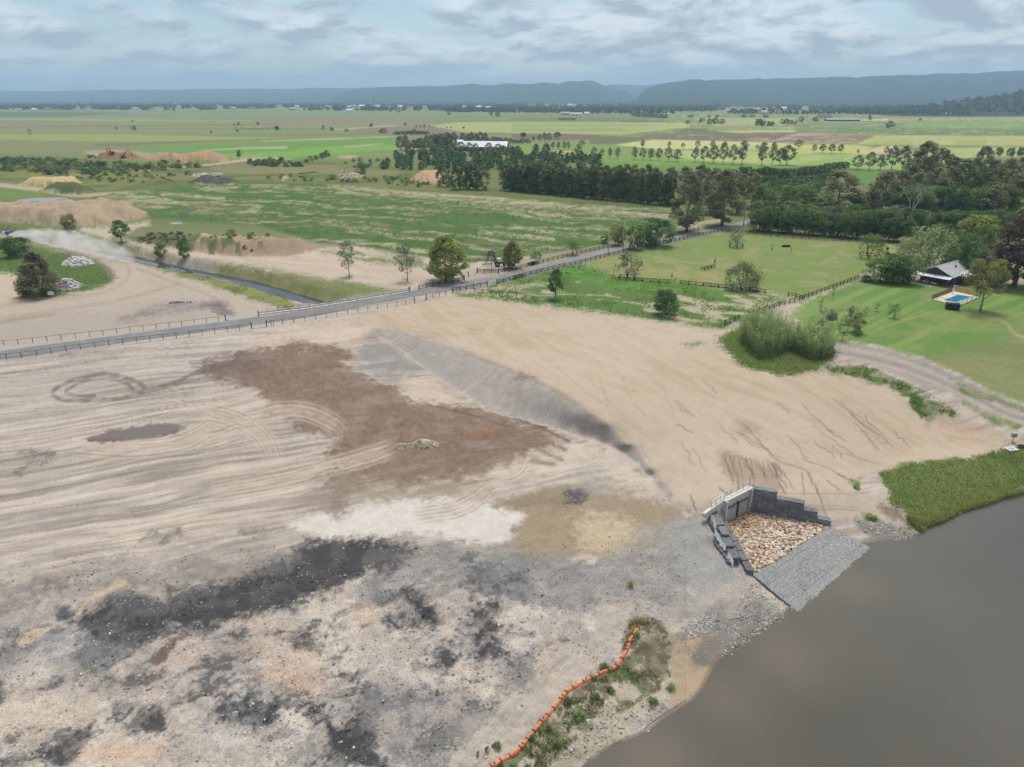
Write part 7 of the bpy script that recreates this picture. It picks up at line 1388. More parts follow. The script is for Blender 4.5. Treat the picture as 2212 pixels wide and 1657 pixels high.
# ------------------------------------------------------------------ farmhouse and pool
def farmhouse():
    FL, W_ = ground_px(*px(B4, 1428, 905)), 9.2; bp = at(*px(B4, 1716, 742), FL.z + 4.9); ap_ = at(*px(B4, 1542, 794), FL.z + 4.9); ey = Vector((bp[0]-ap_[0], bp[1]-ap_[1], 0)); D_ = ey.length; ey.normalize(); ex = Vector((ey.y, -ey.x, 0)); ang = math.atan2(ex.y, ex.x); FL = Vector((ap_[0], ap_[1], FL.z)) - ex*(W_/2) - ey*.6; print('house', W_, D_, math.degrees(ang)); e = thing('farmhouse', 'low farmhouse with grey gable, pale metal roof and open verandah', 'house', FL, ang); H, R = 2.9, 4.9
    wall = mat('blue_grey_weatherboard', (.085,.095,.11), .7, .12, 2); roof = mat('pale_metal_roof', (.46,.47,.46), .5, .12, 1.2, 0, .2); wroof = mat('white_metal_roof', (.66,.67,.67), .45, .06, 1.2, 0, .2); deck = mat('brick_paving', (.24,.13,.095), .85, .2, 5)
    MB().add([(0,2.2,0),(W_,2.2,0),(W_,D_,0),(0,D_,0),(0,2.2,H),(W_,2.2,H),(W_,D_,H),(0,D_,H)], [(0,1,5,4),(1,2,6,5),(2,3,7,6),(3,0,4,7)]).build('wall', wall, e)
    g = MB().add([(0,.6,H),(W_,.6,H),(W_/2,.6,R),(0,.75,H),(W_,.75,H),(W_/2,.75,R)], [(0,1,2),(5,4,3),(0,3,4,1)]).build('gable', wall, e)
    for k in range(4): MB().box((W_/2, .57, H + .75 + k*.16), (1.1 - k*.12, .05, .09)).build('vent_slat', M_DARK, g)
    for k in range(5): MB().box((W_/2, .585, H + .16 + k*.38), (max(.3, W_*(1-(.16+k*.38)/(R-H))-.25), .03, .03)).build('board', wall, g)
    for s in (0, 1):
        x0, x1 = (-.5, W_/2) if s == 0 else (W_ + .5, W_/2); z0_ = H - .25; r = MB().add([(x0,.2,z0_),(x1,.2,R+.05),(x1,D_+.4,R+.05),(x0,D_+.4,z0_),(x0,.2,z0_-.1),(x1,.2,R-.05),(x1,D_+.4,R-.05),(x0,D_+.4,z0_-.1)], [(0,1,2,3),(7,6,5,4),(0,4,5,1),(3,2,6,7),(0,3,7,4)]).build('roof', roof, e)
        for k in range(16):
            y = .5 + k*(D_-.3)/15; MB().bar((x0, y, z0_+.03), (x1, y, R+.08), .06, .06).build('seam', roof, r)
    MB().box((W_*.72, D_*.55, R*.86), (.35,.35,.9)).build('flue', M_DARK, e); MB().tube([(W_*.6, D_*.7, R-.4),(W_*.6, D_*.7, R+2.2)], .04, 5).build('aerial', M_STEEL, e); MB().box((W_/2, D_/2, R + .07), (.3, D_ + .5, .08)).build('ridge_cap', roof, e)
    v = MB().add([(-.4,.6,H-.1),(W_+.3,.6,H-.1),(W_+.3,-1.7,H-.65),(-.4,-1.7,H-.65),(-.4,.6,H-.2),(W_+.3,.6,H-.2),(W_+.3,-1.7,H-.75),(-.4,-1.7,H-.75)], [(0,3,2,1),(4,5,6,7),(3,7,6,2),(0,4,7,3),(1,2,6,5)]).build('verandah_roof', roof, e)
    for k in range(5): MB().box((.1 + k*(W_-.2)/4, -1.5, (H-.7)/2), (.14,.14,H-.7)).build('verandah_post', M_DARK, e)
    MB().box((W_/2, .2, .06), (W_ + 1, 4.4, .14)).build('verandah_floor', deck, e)
    for k, (x, w_, z, h) in enumerate(((1.3,1.5,1.5,1.2),(3.6,1.5,1.5,1.2),(7.2,1.4,1.5,1.2))): wn = MB().box((x, 2.18, z), (w_ + .14, .06, h + .14)).build('window', M_WHITE, e); MB().box((x, 2.14, z), (w_, .04, h)).build('pane', M_GLASS, wn)
    dr = MB().box((5.4, 2.17, 1.08), (1.0, .06, 2.1)).build('door', mat('dark_door', (.05,.04,.035), .5), e); MB().box((5.05, 2.12, 1.05), (.06,.05,.2)).build('handle', M_STEEL, dr)
    # open wing at the right
    inv = Matrix.Rotation(-ang, 4, 'Z')
    def loc(x, y, z): a, b = at(*px(B4, x, y), FL.z + z); return inv @ (Vector((float(a), float(b), FL.z + z)) - FL)
    c = [loc(1640,852,2.95), loc(1800,795,3.4), loc(1925,842,3.1), loc(1782,872,2.7)]; MB().add([p for p in c] + [p - Vector((0,0,.16)) for p in c], [(3,2,1,0),(4,5,6,7),(0,1,5,4),(1,2,6,5),(2,3,7,6),(3,0,4,7)]).build('wing_roof', wroof, e)
    for p in (c[0], c[3], c[2], c[0].lerp(c[3], .5), c[3].lerp(c[2], .5)): q = p.lerp((c[0]+c[2])/2, .05); MB().box((q.x, q.y, (p.z-.15)/2 - .1), (.16,.16,p.z-.1)).build('wing_post', M_DARK, e)
    cc = (c[1] + c[2])/2; MB().bar((c[1].x-.5, c[1].y-.3, 1.3), (c[2].x-.5, c[2].y, 1.3), .2, 2.7).build('wing_wall', wall, e); m = (c[0]+c[1]+c[2]+c[3])/4; MB().box((m.x, m.y-1, .02), (9, 8, .12)).build('wing_floor', deck, e)
    tw = lambda x, y, z: FL + Matrix.Rotation(ang, 4, 'Z') @ Vector((x, y, z))
    t = thing('outdoor_table', 'small white table on the verandah', 'table', tw(3.0, -.2, .13), ang); MB().box((0,0,.72), (1.2,.8,.05)).build('table_top', M_WHITE, t)
    for a, b in ((-.5,-.3),(.5,-.3),(.5,.3),(-.5,.3)): MB().box((a,b,.35), (.06,.06,.7)).build('leg', M_WHITE, t)
    for k, (x, y, cl, nm) in enumerate(((3.2,-1.1,(.6,.58,.56),'pale cushioned daybed at the verandah edge, left one'),(5.3,-1.1,(.62,.62,.66),'pale cushioned daybed at the verandah edge, right one'))):
        b = thing('daybed', nm, 'daybed', tw(x, y, .13), ang); MB().box((0,0,.15), (1.7,.8,.22)).build('base', M_DARK, b); MB().box((0,0,.36), (1.65,.78,.2), 0, 0, .94).build('cushion', mat('cushion_%d' % k, cl, .9), b); MB().box((-.62,0,.52), (.4,.6,.14), 0, 0, .85).build('pillow', M_WHITE, b)
    for k in range(3):
        q = m + Vector((-1.2 + k*1.5, -1.2 + .4*k, 0)); b = thing('outdoor_chair', ('left','middle','right')[k] + ' dark chair under the open wing of the house', 'chair', tw(q.x, q.y, .09), ang + k); MB().box((0,0,.42), (.55,.55,.07)).build('seat', M_DARK, b); MB().box((0,.25,.75), (.55,.06,.6)).build('backrest', M_DARK, b)
        for a, c_ in ((-.22,-.22),(.22,-.22),(.22,.22),(-.22,.22)): MB().box((a,c_,.2), (.05,.05,.4)).build('leg', M_DARK, b)
farmhouse()
def pool():
    q = [Vector((*w, DECK_Z)) for w in at_ground(POOLW)]; dk = [Vector((*w, DECK_Z)) for w in at_ground(DECK)]; o = dk[0]; e = thing('swimming_pool', 'small blue swimming pool in a pale paved surround', 'pool', o); pave = mat('cream_paving', (.55,.48,.38), .8, .1, 3); wtr = mat('pool_water', (.02,.22,.36), .05, .1, .5, .1, 0, .5)
    a = [p - o for p in dk]; b = [p - o for p in q]; dz = Vector((0,0,-.35)); m = MB()
    for i in range(4): j = (i+1) % 4; m.add([a[i], a[j], b[j], b[i], a[i]+dz, a[j]+dz, b[j]+dz*4, b[i]+dz*4], [(0,1,2,3),(0,4,5,1),(2,6,7,3)])
    m.build('surround', pave, e); MB().add([p + Vector((0,0,-.14)) for p in b], [(0,1,2,3)]).build('water', wtr, e); MB().add([p*1.0 + Vector((0,0,-1.3)) for p in b], [(0,1,2,3)]).build('floor', wtr, e)
    def pf(p, r, lb, m_=M_DARK, h=1.2, step=.35):
        d = r - p; f = thing('pool_fence', lb, 'fence', p)
        for z in (.1, h): rail(f, Vector((0,0,z)), d + Vector((0,0,z)), .05, .05, m_)
        n = int(d.length/step)
        for i in range(n+1): obj('bar', unit_box(m_, 'post'), f, d*(i/n), (0,0,0), (.035,.035,h) if i % 6 else (.09,.09,h+.1))
    pf(dk[0], dk[1], 'dark bar fence along the left of the pool', step=.22); pf(dk[2], dk[3], 'thin fence along the right of the pool', step=.5); pf(dk[3], dk[0], 'thin fence along the near side of the pool', step=.5)
    p = ground_px(*px(B4, 1655, 1122)); s = thing('pump_shed', 'dark slatted pump box at the near corner of the pool', 'pump box', p, -.35); MB().box((0,0,.75), (3.0,1.7,1.5)).build('box', M_DARK, s); MB().box((0,0,1.54), (3.15,1.85,.08)).build('lid', M_BLACK, s)
    for k in range(9): MB().box((-1.35 + k*.335, -.88, .75), (.2,.06,1.4)).build('slat', M_BLACK, s)
    p = ground_px(*px(B4, 1658, 1005)); s = thing('pool_umbrella', 'folded white umbrella at the far corner of the pool', 'umbrella', p); MB().tube([(0,0,0),(.1,0,2.4)], .05, 6).build('pole', M_WHITE, s); MB().tube([(.02,0,.7),(.06,0,1.3),(.1,0,2.4)], [.25,.2,.04], 8).build('canopy', M_WHITE, s); MB().box((.4,0,2.35), (1.1,.15,.12)).build('arm', M_WHITE, s); MB().box((0,0,.06), (.7,.7,.12)).build('base', M_CONC, s)
pool()
# big shed and other buildings of the plain
def gable_house(name, label, x, y, z, L_, W_, H, R, rz, wallm, roofm, windows=3, group=None, cat='house', parts=True):
    e = thing(name, label, cat, (x, y, z), rz, group); MB().add([(-L_/2,-W_/2,-.5),(L_/2,-W_/2,-.5),(L_/2,W_/2,-.5),(-L_/2,W_/2,-.5),(-L_/2,-W_/2,H),(L_/2,-W_/2,H),(L_/2,W_/2,H),(-L_/2,W_/2,H),(-L_/2,0,R),(L_/2,0,R)], [(0,1,5,4),(1,2,6,9,5),(2,3,7,6),(3,0,4,8,7)]).build('wall', wallm, e)
    o = .5; MB().add([(-L_/2-o,-W_/2-o,H-.2),(L_/2+o,-W_/2-o,H-.2),(L_/2+o,0,R+.15),(-L_/2-o,0,R+.15),(-L_/2-o,W_/2+o,H-.2),(L_/2+o,W_/2+o,H-.2)], [(0,1,2,3),(3,2,5,4)]).build('roof', roofm, e)
    for k in range(windows): MB().box((-L_/2 + (k+.5)*L_/windows, -W_/2-.03, H*.5), (L_/windows*.45, .06, H*.5)).build('window', M_GLASS, e)
    return e
M_SHEDR = mat('blue_grey_roofing', (.33,.36,.41), .45, .08, .3, 0, .2); M_CREAM = mat('cream_wall', (.5,.46,.38), .8, .1, .5); M_REDR = mat('red_roof', (.28,.12,.08), .8, .15, .5); M_GREYR = mat('grey_roof', (.3,.31,.33), .6, .15, .5); M_WHR = mat('white_roof', (.72,.72,.71), .5, .06, .5)
p = ground_px(*px(A2, 1660, 690)); gable_house('farm_shed', 'long farm shed with blue grey metal roof among gums', p.x, p.y + 6, p.z, 54, 20, 4.2, 9.0, -.12, mat('shed_wall', (.16,.10,.075), .8), M_SHEDR, 7, None, 'shed')
p = ground_px(*px(A2, 1475, 668)); gable_house('farm_shed', 'small blue grey shed at the left end of the long shed', p.x, p.y + 4, p.z, 12, 12, 4, 8, .5, M_CREAM, M_SHEDR, 2, None, 'shed')
p = ground_px(*px(A4, 550, 468)); gable_house('farm_building', 'dark red roofed farm building on the right plain', p.x, p.y, p.z, 36, 16, 4, 8, 0, M_CREAM, mat('dark_roof', (.08,.075,.08), .7), 3, None, 'building'); p = ground_px(*px(A4, 700, 496)); gable_house('farm_building', 'long low farm buildings with pale roof on the right plain', p.x, p.y, p.z, 78, 14, 3.5, 6, 0, M_DARK, M_GREYR, 5, None, 'building')
# ------------------------------------------------------------------ machines and animals
def wheel(par, x, y, r, w, name='wheel'):
    t = MB().tube([(x, y-w/2, r),(x, y+w/2, r)], r, 12).build(name, bpy.data.materials.get('tyre') or mat('tyre', (.02,.02,.02), .9), par); MB().tube([(x, y-w/2-.02, r),(x, y+w/2+.02, r)], r*.5, 8).build('rim', M_STEEL, t)
def ute():
    p = ground_px(*px(B1, 52, 384)); e = thing('utility_truck', 'white utility truck with blue load driving off in a dust trail', 'truck', p, math.radians(158)); wm = M_WHITE
    MB().box((0,0,.75), (4.9,1.9,.5)).build('chassis', wm, e); MB().add([(-.3,-.9,.95),(2.4,-.9,.95),(2.4,.9,.95),(-.3,.9,.95),(-.1,-.75,1.85),(1.2,-.75,1.85),(1.2,.75,1.85),(-.1,.75,1.85)], [(0,1,5,4),(1,2,6,5),(2,3,7,6),(3,0,4,7),(4,5,6,7)]).build('cab', wm, e)
    MB().add([(.2,-.93,1.2),(1.5,-.93,1.2),(1.05,-.82,1.72),(.2,-.82,1.72)], [(0,1,2,3)]).build('window', M_GLASS, e); MB().add([(1.62,-.8,1.25),(1.62,.8,1.25),(1.3,.72,1.78),(1.3,-.72,1.78)], [(0,1,2,3)]).build('windscreen', M_GLASS, e)
    MB().box((-1.4,0,1.15), (2.1,1.95,.35)).build('tray', M_DARK, e); MB().box((-1.4,0,1.72), (2.0,1.8,.8), 0, 0, .95).build('canopy', mat('blue_tarpaulin', (.05,.16,.42), .6), e)
    for x in (-1.5, 1.55):
        for y in (-.9, .9): wheel(e, x, y, .4, .28)
    for y in (-.65, .65): MB().box((2.46, y, .85), (.08,.3,.16)).build('headlight', M_CONC, e)
ute()
def tractor():
    p = ground_px(*px(B2, 1800, 632)); e = thing('tractor', 'small red tractor parked behind the grey green tree', 'tractor', p, .15); red = mat('red_tractor_paint', (.4,.05,.035), .5)
    MB().box((1.0,0,1.15), (1.9,.75,.6)).build('bonnet', red, e); MB().box((-.4,0,.95), (1.2,.6,.5)).build('body', M_DARK, e); MB().box((-.7,0,1.45), (.5,.6,.12)).build('seat', M_DARK, e)
    for y in (-.6, .6): MB().box((-.75,y,1.5), (1.3,.35,.1)).build('mudguard', red, e); wheel(e, -.75, y*1.25, .8, .42); wheel(e, 1.5, y, .42, .25)
    for x, y in ((-1.1,-.5),(-1.1,.5),(.1,-.5),(.1,.5)): MB().box((x,y,1.95), (.06,.06,1.1)).build('frame_post', M_DARK, e)
    MB().box((-.5,0,2.52), (1.6,1.3,.08)).build('canopy', M_WHITE, e); MB().tube([(1.3,.1,1.4),(1.3,.1,2.2)], .05, 6).build('exhaust', M_DARK, e)
    q = ground_px(*px(B2, 1705, 630)); g = thing('tilling_implement', 'dark tilling implement left of the red tractor', 'implement', q, .15)
    for z in (.55, .75): MB().box((0,0,z), (3.2,.15,.12)).build('beam', M_DARK, g)
    for k in range(7): MB().bar((-1.4+k*.46,0,.6), (-1.5+k*.46,-.25,.0), .08, .05).build('tine', M_DARK, g)
    MB().tube([(1.6,0,.6),(2.6,0,.5)], .05, 5).build('drawbar', M_DARK, g)
tractor()
def excavator(x, y, fr, rz, label):
    p = ground_px(*px(fr, x, y)); e = thing('excavator', label, 'excavator', p, rz); o = mat('orange_machine_paint', (.5,.12,.04), .5) if not bpy.data.materials.get('orange_machine_paint') else bpy.data.materials['orange_machine_paint']
    for s in (-1, 1): MB().box((0, s*1.15, .5), (4.2,.6,1.0), 0, 0, .9).build('track', M_DARK, e)
    MB().box((-.4,0,1.65), (3.6,2.7,1.2)).build('body', o, e); c = MB().box((.8,.75,2.4), (1.6,1.1,1.7), 0, 0, .92).build('cab', o, e); MB().box((.82,.75,2.6), (1.64,1.14,.9)).build('window', M_GLASS, c); MB().box((-1.8,0,1.7), (1.0,2.6,1.3)).build('counterweight', M_DARK, e)
    b = MB(); b.bar((1.0,-.3,2.0), (3.2,-.3,5.4), .5, .7); b.bar((3.1,-.3,5.3), (6.0,-.3,5.0), .45, .55); b.build('boom', o, e); MB().bar((5.9,-.3,5.1), (7.0,-.3,2.2), .4, .5).build('arm', o, e); MB().box((7.0,-.3,1.6), (1.1,1.2,1.1), 0, 0, .7).build('bucket', M_DARK, e)
excavator(870, 748, A1, 2.6, 'orange excavator on the far soil heap, left one'); excavator(955, 752, A1, .5, 'orange excavator on the far soil heap, right one')
def tipper():
    p = ground_px(*px(A1, 712, 744)); e = thing('dump_truck', 'pale dump truck left of the far orange excavators', 'truck', p, .3); MB().box((0,0,1.0), (7.5,2.2,.5)).build('chassis', M_DARK, e); MB().box((2.8,0,2.0), (1.8,2.3,2.0), 0, 0, .93).build('cab', M_WHITE, e); MB().add([(-3.6,-1.2,1.3),(1.6,-1.2,1.3),(1.6,1.2,1.3),(-3.6,1.2,1.3),(-4.0,-1.35,2.9),(1.8,-1.35,2.9),(1.8,1.35,2.9),(-4.0,1.35,2.9)], [(0,1,5,4),(1,2,6,5),(2,3,7,6),(3,0,4,7),(4,5,6,7)]).build('tray', mat('yellow_tray', (.45,.32,.1), .6), e)
    for x in (-2.6,-1.4,2.6):
        for y in (-1.05, 1.05): wheel(e, x, y, .55, .4)
tipper()
def quadruped(name, label, p, rz, s, m, group=None, graze=True):
    bm = bmesh.new(); vs_ = [( -.75,0,1.25),(-.35,0,1.22),(.15,0,1.18),(.6,0,1.28),(.98,0,1.5 if not graze else 1.1),(1.25,0,1.85 if not graze else .65),(1.55,0,1.75 if not graze else .22)]; ra = [.3,.33,.34,.31,.19,.14,.10]; E = [(0,1),(1,2),(2,3),(3,4),(4,5),(5,6)]
    for x, y in ((-.68,.17),(-.68,-.17),(.55,.16),(.55,-.16)):
        n = len(vs_); k = -.08 if x < 0 else .02; vs_ += [(x+.04, y, .85),(x+k, y, .48),(x+.02, y, .02)]; ra += [.15,.075,.06]; E += [(0 if x < 0 else 3, n),(n,n+1),(n+1,n+2)]
    n = len(vs_); vs_ += [(-1.0,0,1.2),(-1.08,0,.7)]; ra += [.06,.045]; E += [(0,n),(n,n+1)]
    me = bpy.data.meshes.new(name); me.from_pydata(vs_, E, []); o = obj(name, me, None, p, (0,0,rz), (s,s,s)); md = o.modifiers.new('skin', 'SKIN'); sk = me.skin_vertices[0].data
    for i, r in enumerate(ra): sk[i].radius = (r, r)
    sk[1].use_root = True; sb = o.modifiers.new('sub', 'SUBSURF'); sb.levels = sb.render_levels = 1; dg = bpy.context.evaluated_depsgraph_get(); m2 = bpy.data.meshes.new_from_object(o.evaluated_get(dg)); o.modifiers.clear(); o.data = m2; m2.materials.clear(); m2.materials.append(m)
    for poly in m2.polygons: poly.use_smooth = True
    return tag(o, label, 'horse' if 'horse' in name else 'cow', group)
HB = mat('dark_horse_coat', (.035,.025,.02), .6)
quadruped('horse', 'dark horse grazing under the spreading tree, farther of two', ground_px(*px(B4, 1155, 675)), 1.3, 1.05, HB); quadruped('horse', 'dark horse grazing nearer the green trees, closer of two', ground_px(*px(B4, 1158, 718)), 1.8, 1.05, HB)
cow0 = None; cr = random.Random(4)
for k in range(24):
    p = ground_px(*px(A1, 1815 + k*15 + cr.uniform(-5,5), 522 + cr.uniform(-6,6)))
    if cow0 is None: cow0 = quadruped('cow', 'dark cow of the herd on the far plain', p, 0, 1.25, HB, 'herd on the far plain')
    else: c = cow0.copy(); C.objects.link(c); c.location = p; c.rotation_euler = (0,0,cr.uniform(0,6.28))
# signs and oddments
p = ground_px(*px(B1, 398, 872)); e = thing('site_sign', 'white site board standing at the foot of the casuarina', 'sign', p, .2); MB().box((0,0,1.15), (1.5,.06,1.0)).build('board', M_WHITE, e)
for x in (-.6,.6): MB().box((x,.06,.5), (.08,.08,1.1)).build('leg', M_DARK, e)
p = ground_px(*px(B1, 1231, 1162)); e = thing('traffic_cone', 'small white roadside marker on the road at left', 'marker', p + Vector((0,0,.2))); MB().box((0,0,.03), (.45,.45,.06)).build('base', M_DARK, e); MB().tube([(0,0,.05),(0,0,.85)], [.2,.04], 10).build('cone', M_WHITE, e)
p = ground_px(*px(C3, 2138, 855)); e = thing('control_box', 'small grey control box on a post by the river track', 'box', p); MB().box((0,0,.5), (.12,.12,1.2)).build('post', M_STEEL, e); MB().box((0,0,1.3), (.8,.5,.75)).build('cabinet', M_STEEL, e)
p = ground_px(*px(C3, 2130, 905)); e = thing('pit_cover', 'pale concrete pit cover by the river track', 'pit cover', p + Vector((0,0,.02))); MB().box((0,0,.08), (1.8,1.3,.2), .2).build('slab', M_CONC, e); MB().box((0,0,.2), (.9,.7,.06), .2).build('lid', M_STEEL, e)
p = ground_px(*px(C3, 2195, 890)); e = thing('pipe_coil', 'dark coiled hose beside the concrete pit cover', 'hose', p); 
for k in range(3): MB().tube([(.5*math.cos(t*.5), .5*math.sin(t*.5), .08 + .1*k) for t in range(13)], .06, 5).build('coil', M_DARK, e)
def log(a, b, fr, r, label):
    p, q = [ground_px(*px(fr, *w)) for w in (a, b)]; e = thing('fallen_log', label, 'log', p); d = q-p; MB().tube([Vector((0,0,r*.7)), d*.5 + Vector((.1,.15,r)), d + Vector((0,0,r*.8))], [r, r*.9, r*.6], 7).build('trunk', BARK, e, True); MB().tube([d*.6 + Vector((0,0,r)), d*.75 + Vector((.3,.5,r*3))], [r*.5, r*.15], 5).build('branch_stub', BARK, e)
log((570,320),(630,308), C3, .16, 'pale fallen log in front of the giant reeds'); log((1770,655),(1795,715), D3, .12, 'grey driftwood stick on the spit'); log((2150,1170),(2212,1160), C3, .25, 'pale driftwood at the water edge at right'); log((250,870),(400,855), A2, .5, 'dead fallen trunk in the brush left of the dark bush')
e = thing('log_bench', 'dark log block in the top of the paddock', 'log', ground_px(*px(B4, 377, 642)), .1); MB().box((0,0,.35), (3.0,.8,.6), 0, 0, .9).build('block', M_BLACK, e); MB().box((0,0,.68), (2.6,.7,.1)).build('top', M_BLACK, e)
for k, (x, y) in enumerate(((265,672),(415,685))): q = thing('paddock_post', ('left','right')[k] + ' thin stake beside the dark log block', 'post', ground_px(*px(B4, x, y))); MB().tube([(0,0,-.2),(0,0,2.2)], [.07,.05], 6).build('shaft', M_BLACK, q); MB().box((0,0,2.2), (.1,.1,.1)).build('cap', M_BLACK, q)

# ------------------------------------------------------------------ hills, far woods, town
def hill_mat(name, a, b):
    m, nt, bs = new_mat(name); N, L = nt.nodes, nt.links; g = N.new('ShaderNodeNewGeometry'); n = N.new('ShaderNodeTexNoise'); n.inputs['Scale'].default_value = .012; n.inputs['Detail'].default_value = 7; n.inputs['Roughness'].default_value = .65; L.new(g.outputs['Position'], n.inputs['Vector'])
    mx = N.new('ShaderNodeMix'); mx.data_type = 'RGBA'; mr = N.new('ShaderNodeMapRange'); mr.inputs[1].default_value = .35; mr.inputs[2].default_value = .68; L.new(n.outputs[0], mr.inputs[0]); L.new(mr.outputs[0], mx.inputs[0]); mx.inputs[6].default_value = (*a,1); mx.inputs[7].default_value = (*b,1); L.new(mx.outputs[2], bs.inputs['Base Color']); bs.inputs['Roughness'].default_value = 1; bs.inputs['Specular IOR Level'].default_value = 0; return m
HM = hill_mat('hill_forest', (.03,.038,.03), (.07,.078,.056))
def hills(sky, D, back, name, label, seed, spur=.5, base_z=-1):
    sky = sorted(sky); xs = np.array([p[0] for p in sky]); ys = np.array([p[1] for p in sky]); u = np.arange(xs[0], xs[-1]+1, 3.0); v = np.interp(u, xs, ys); v = v + 3.2*(fbm(u, u*0, 70, 4, seed) - .5) + 1.0*(fbm(u, u*0+3, 12, 3, seed+1) - .5)
    end = np.minimum(sm(xs[0]-1, xs[0]+40, u), sm(xs[-1]+1, xs[-1]-40, u)); rx, ry, rz = ray(u, v); t = D/ry; X1 = rx*t; Zt = np.maximum(CAMZ + rz*t, 4)*end + base_z*(1-end); R_ = 26; vs_ = []
    for r in range(R_+1):
        s = r/R_; yy = D - back*(1-s); kx = yy/D; gul = fbm(X1*kx, np.full(len(u), yy), back*.22, 4, seed+7); p = s**.9; zz = base_z + (Zt - base_z)*np.clip(p*(1 - spur*(1-s)*(1.4*gul)), 0, 1); zz = zz + (1-s)*s*4*6*(gul-.5); vs_.append(np.stack([X1*kx, np.full(len(u), yy) + (gul-.5)*back*.12*(1-s), zz], 1))
    for s in (1.08, 1.3): vs_.append(np.stack([X1*s, np.full(len(u), D*s), (Zt*(.97 if s < 1.2 else .4))], 1))
    n = len(u); V_ = np.vstack(vs_); f = [(r*n+i, r*n+i+1, (r+1)*n+i+1, (r+1)*n+i) for r in range(R_+2) for i in range(n-1)]
    tag(obj(name, mesh_np(name, V_, f, [HM], None, True)), label, 'hills', kind='structure')
hills(F((-900,199),(0,197)) + A1((300,228),(860,221),(1200,219),(2212,210)) + A2((330,205),(700,206),(900,203),(1140,214),(1400,235)), 11500, 3600, 'hills', 'low flat blue plateau along the left horizon', 3, .35)
hills(A2((450,262),(650,225),(760,208),(900,195),(1140,195),(1300,192),(1500,183),(1600,170),(1660,180),(1750,180),(1930,168),(2030,176),(2150,162)) + A3((0,180),(140,186),(270,175),(390,188),(430,172),(470,162),(520,160),(560,165),(600,158),(640,153),(690,164),(740,188),(830,230),(900,236),(1000,258),(1090,282)), 9000, 2600, 'hills', 'rounded blue peaks in the middle of the skyline', 5, .5)
hills(A3((650,215),(760,196),(850,194),(1000,193),(1190,193),(1300,200),(1450,215)), 12500, 2500, 'hills', 'faint far plateau in the gap between the ranges', 7, .3)
hills(A3((960,292),(1100,240),(1200,195),(1300,172),(1380,166),(1480,150),(1560,150),(1610,165),(1700,158),(1800,151),(1950,146),(2040,137),(2100,145),(2212,140)) + A4((150,142),(300,140),(450,134),(600,128),(750,128),(830,140),(890,130),(950,120),(1080,118),(1180,112),(1300,112),(1400,115),(1470,103),(1650,103),(1800,105),(1900,96),(2000,85),(2212,80)) + F((2500,148),(2900,150),(3300,160)), 7600, 2900, 'hills', 'long wooded blue range rising to the right', 9, .6)
hills(A4((900,470),(1100,425),(1250,400),(1400,372),(1550,352),(1700,330),(1850,312),(1980,300),(2080,282),(2150,268),(2212,258)) + F((2300,190),(2500,185),(2900,196),(3200,215)), 2900, 700, 'hills', 'near wooded hill at the right edge', 11, .3)
def woodland():
    r = np.random.default_rng(12); n = 15000; u = r.uniform(-500, 2750, n*2); f = r.random(n*2)**.75; lo = np.interp(u, [-500,0,300,600,900,1300,1700,2212,2750], [238,238,239,240,242,246,247,248,250]); v = 217.5 + (lo - 217.5)*f
    x, y = at(u, v, 0); keep = fbm(x, y, 350, 3, 8) > .40 - .25*(v < 232); 
    for hu, hv in HOUSE_PX: keep &= ~((np.abs(u - hu) < 7) & (v > hv - .5) & (v < hv + 7))          # clearings in front of the houses
    x, y, u, v = x[keep][:n], y[keep][:n], u[keep][:n], v[keep][:n]
    hillz = np.zeros(len(x)); # rise on the near right hill
    m = len(x); H = r.uniform(9, 19, m); W_ = H*r.uniform(.7, 1.15, m); K = 9; P = np.repeat(np.stack([x, y, np.zeros(m)], 1), K, 0); hh = np.repeat(H, K); ww = np.repeat(W_, K); d = r.normal(size=(m*K,3)); d /= np.linalg.norm(d, axis=1)[:,None]; P[:,0] += d[:,0]*ww*.36; P[:,1] += d[:,1]*ww*.36; P[:,2] += hh*.56 + d[:,2]*hh*.36
    v_, f_ = leaf_cards(r, P, 1.0, d, .5, .9); cc = np.repeat(P, 4, 0); v_ = cc + (v_ - cc)*np.repeat(ww*.62, 4)[:,None]; tt = np.repeat(np.repeat(r.uniform(.6, 1.35, m), K)*r.uniform(.8,1.2,m*K), 4)[:,None]*np.array([[1,1,1.0]])
    tag(obj('far_woodland', mesh_np('far_woodland', v_, f_, [leaf_mat('far_leaf', (.085,.105,.06))], {'tint': tt})), 'dark belt of far woodland round the town', 'woodland', kind='stuff')
    # woods on the near right hill
    ho = [o for o in bpy.data.objects if o.get('label') == 'near wooded hill at the right edge'][0]; co = np.empty(len(ho.data.vertices)*3, np.float32); ho.data.vertices.foreach_get('co', co); co = co.reshape(-1,3); co = co[(co[:,2] > 2)]; pick_ = r.integers(0, len(co), 2600); P0 = co[pick_] + r.normal(size=(2600,3))*np.array([18,12,0]); P0 = P0[fbm(P0[:,0], P0[:,1], 160, 3, 4) > .38]
    m = len(P0); H = r.uniform(8, 15, m); K = 10; P = np.repeat(P0, K, 0); hh = np.repeat(H, K); d = r.normal(size=(m*K,3)); d /= np.linalg.norm(d, axis=1)[:,None]; P += d*np.stack([hh*.36, hh*.36, hh*.36], 1); P[:,2] += hh*.45; v_, f_ = leaf_cards(r, P, 1.0, d, .5, .9); cc = np.repeat(P, 4, 0); v_ = cc + (v_-cc)*np.repeat(hh*.5, 4)[:,None]
    tag(obj('hill_woodland', mesh_np('hill_woodland', v_, f_, [bpy.data.materials['far_leaf']], {'tint': np.repeat(np.repeat(r.uniform(.6,1.3,m), K), 4)[:,None]*np.ones((1,3))})), 'wooded slope of the near right hill', 'woodland', kind='stuff')
hrng = random.Random(21); HOUSE_PX = []
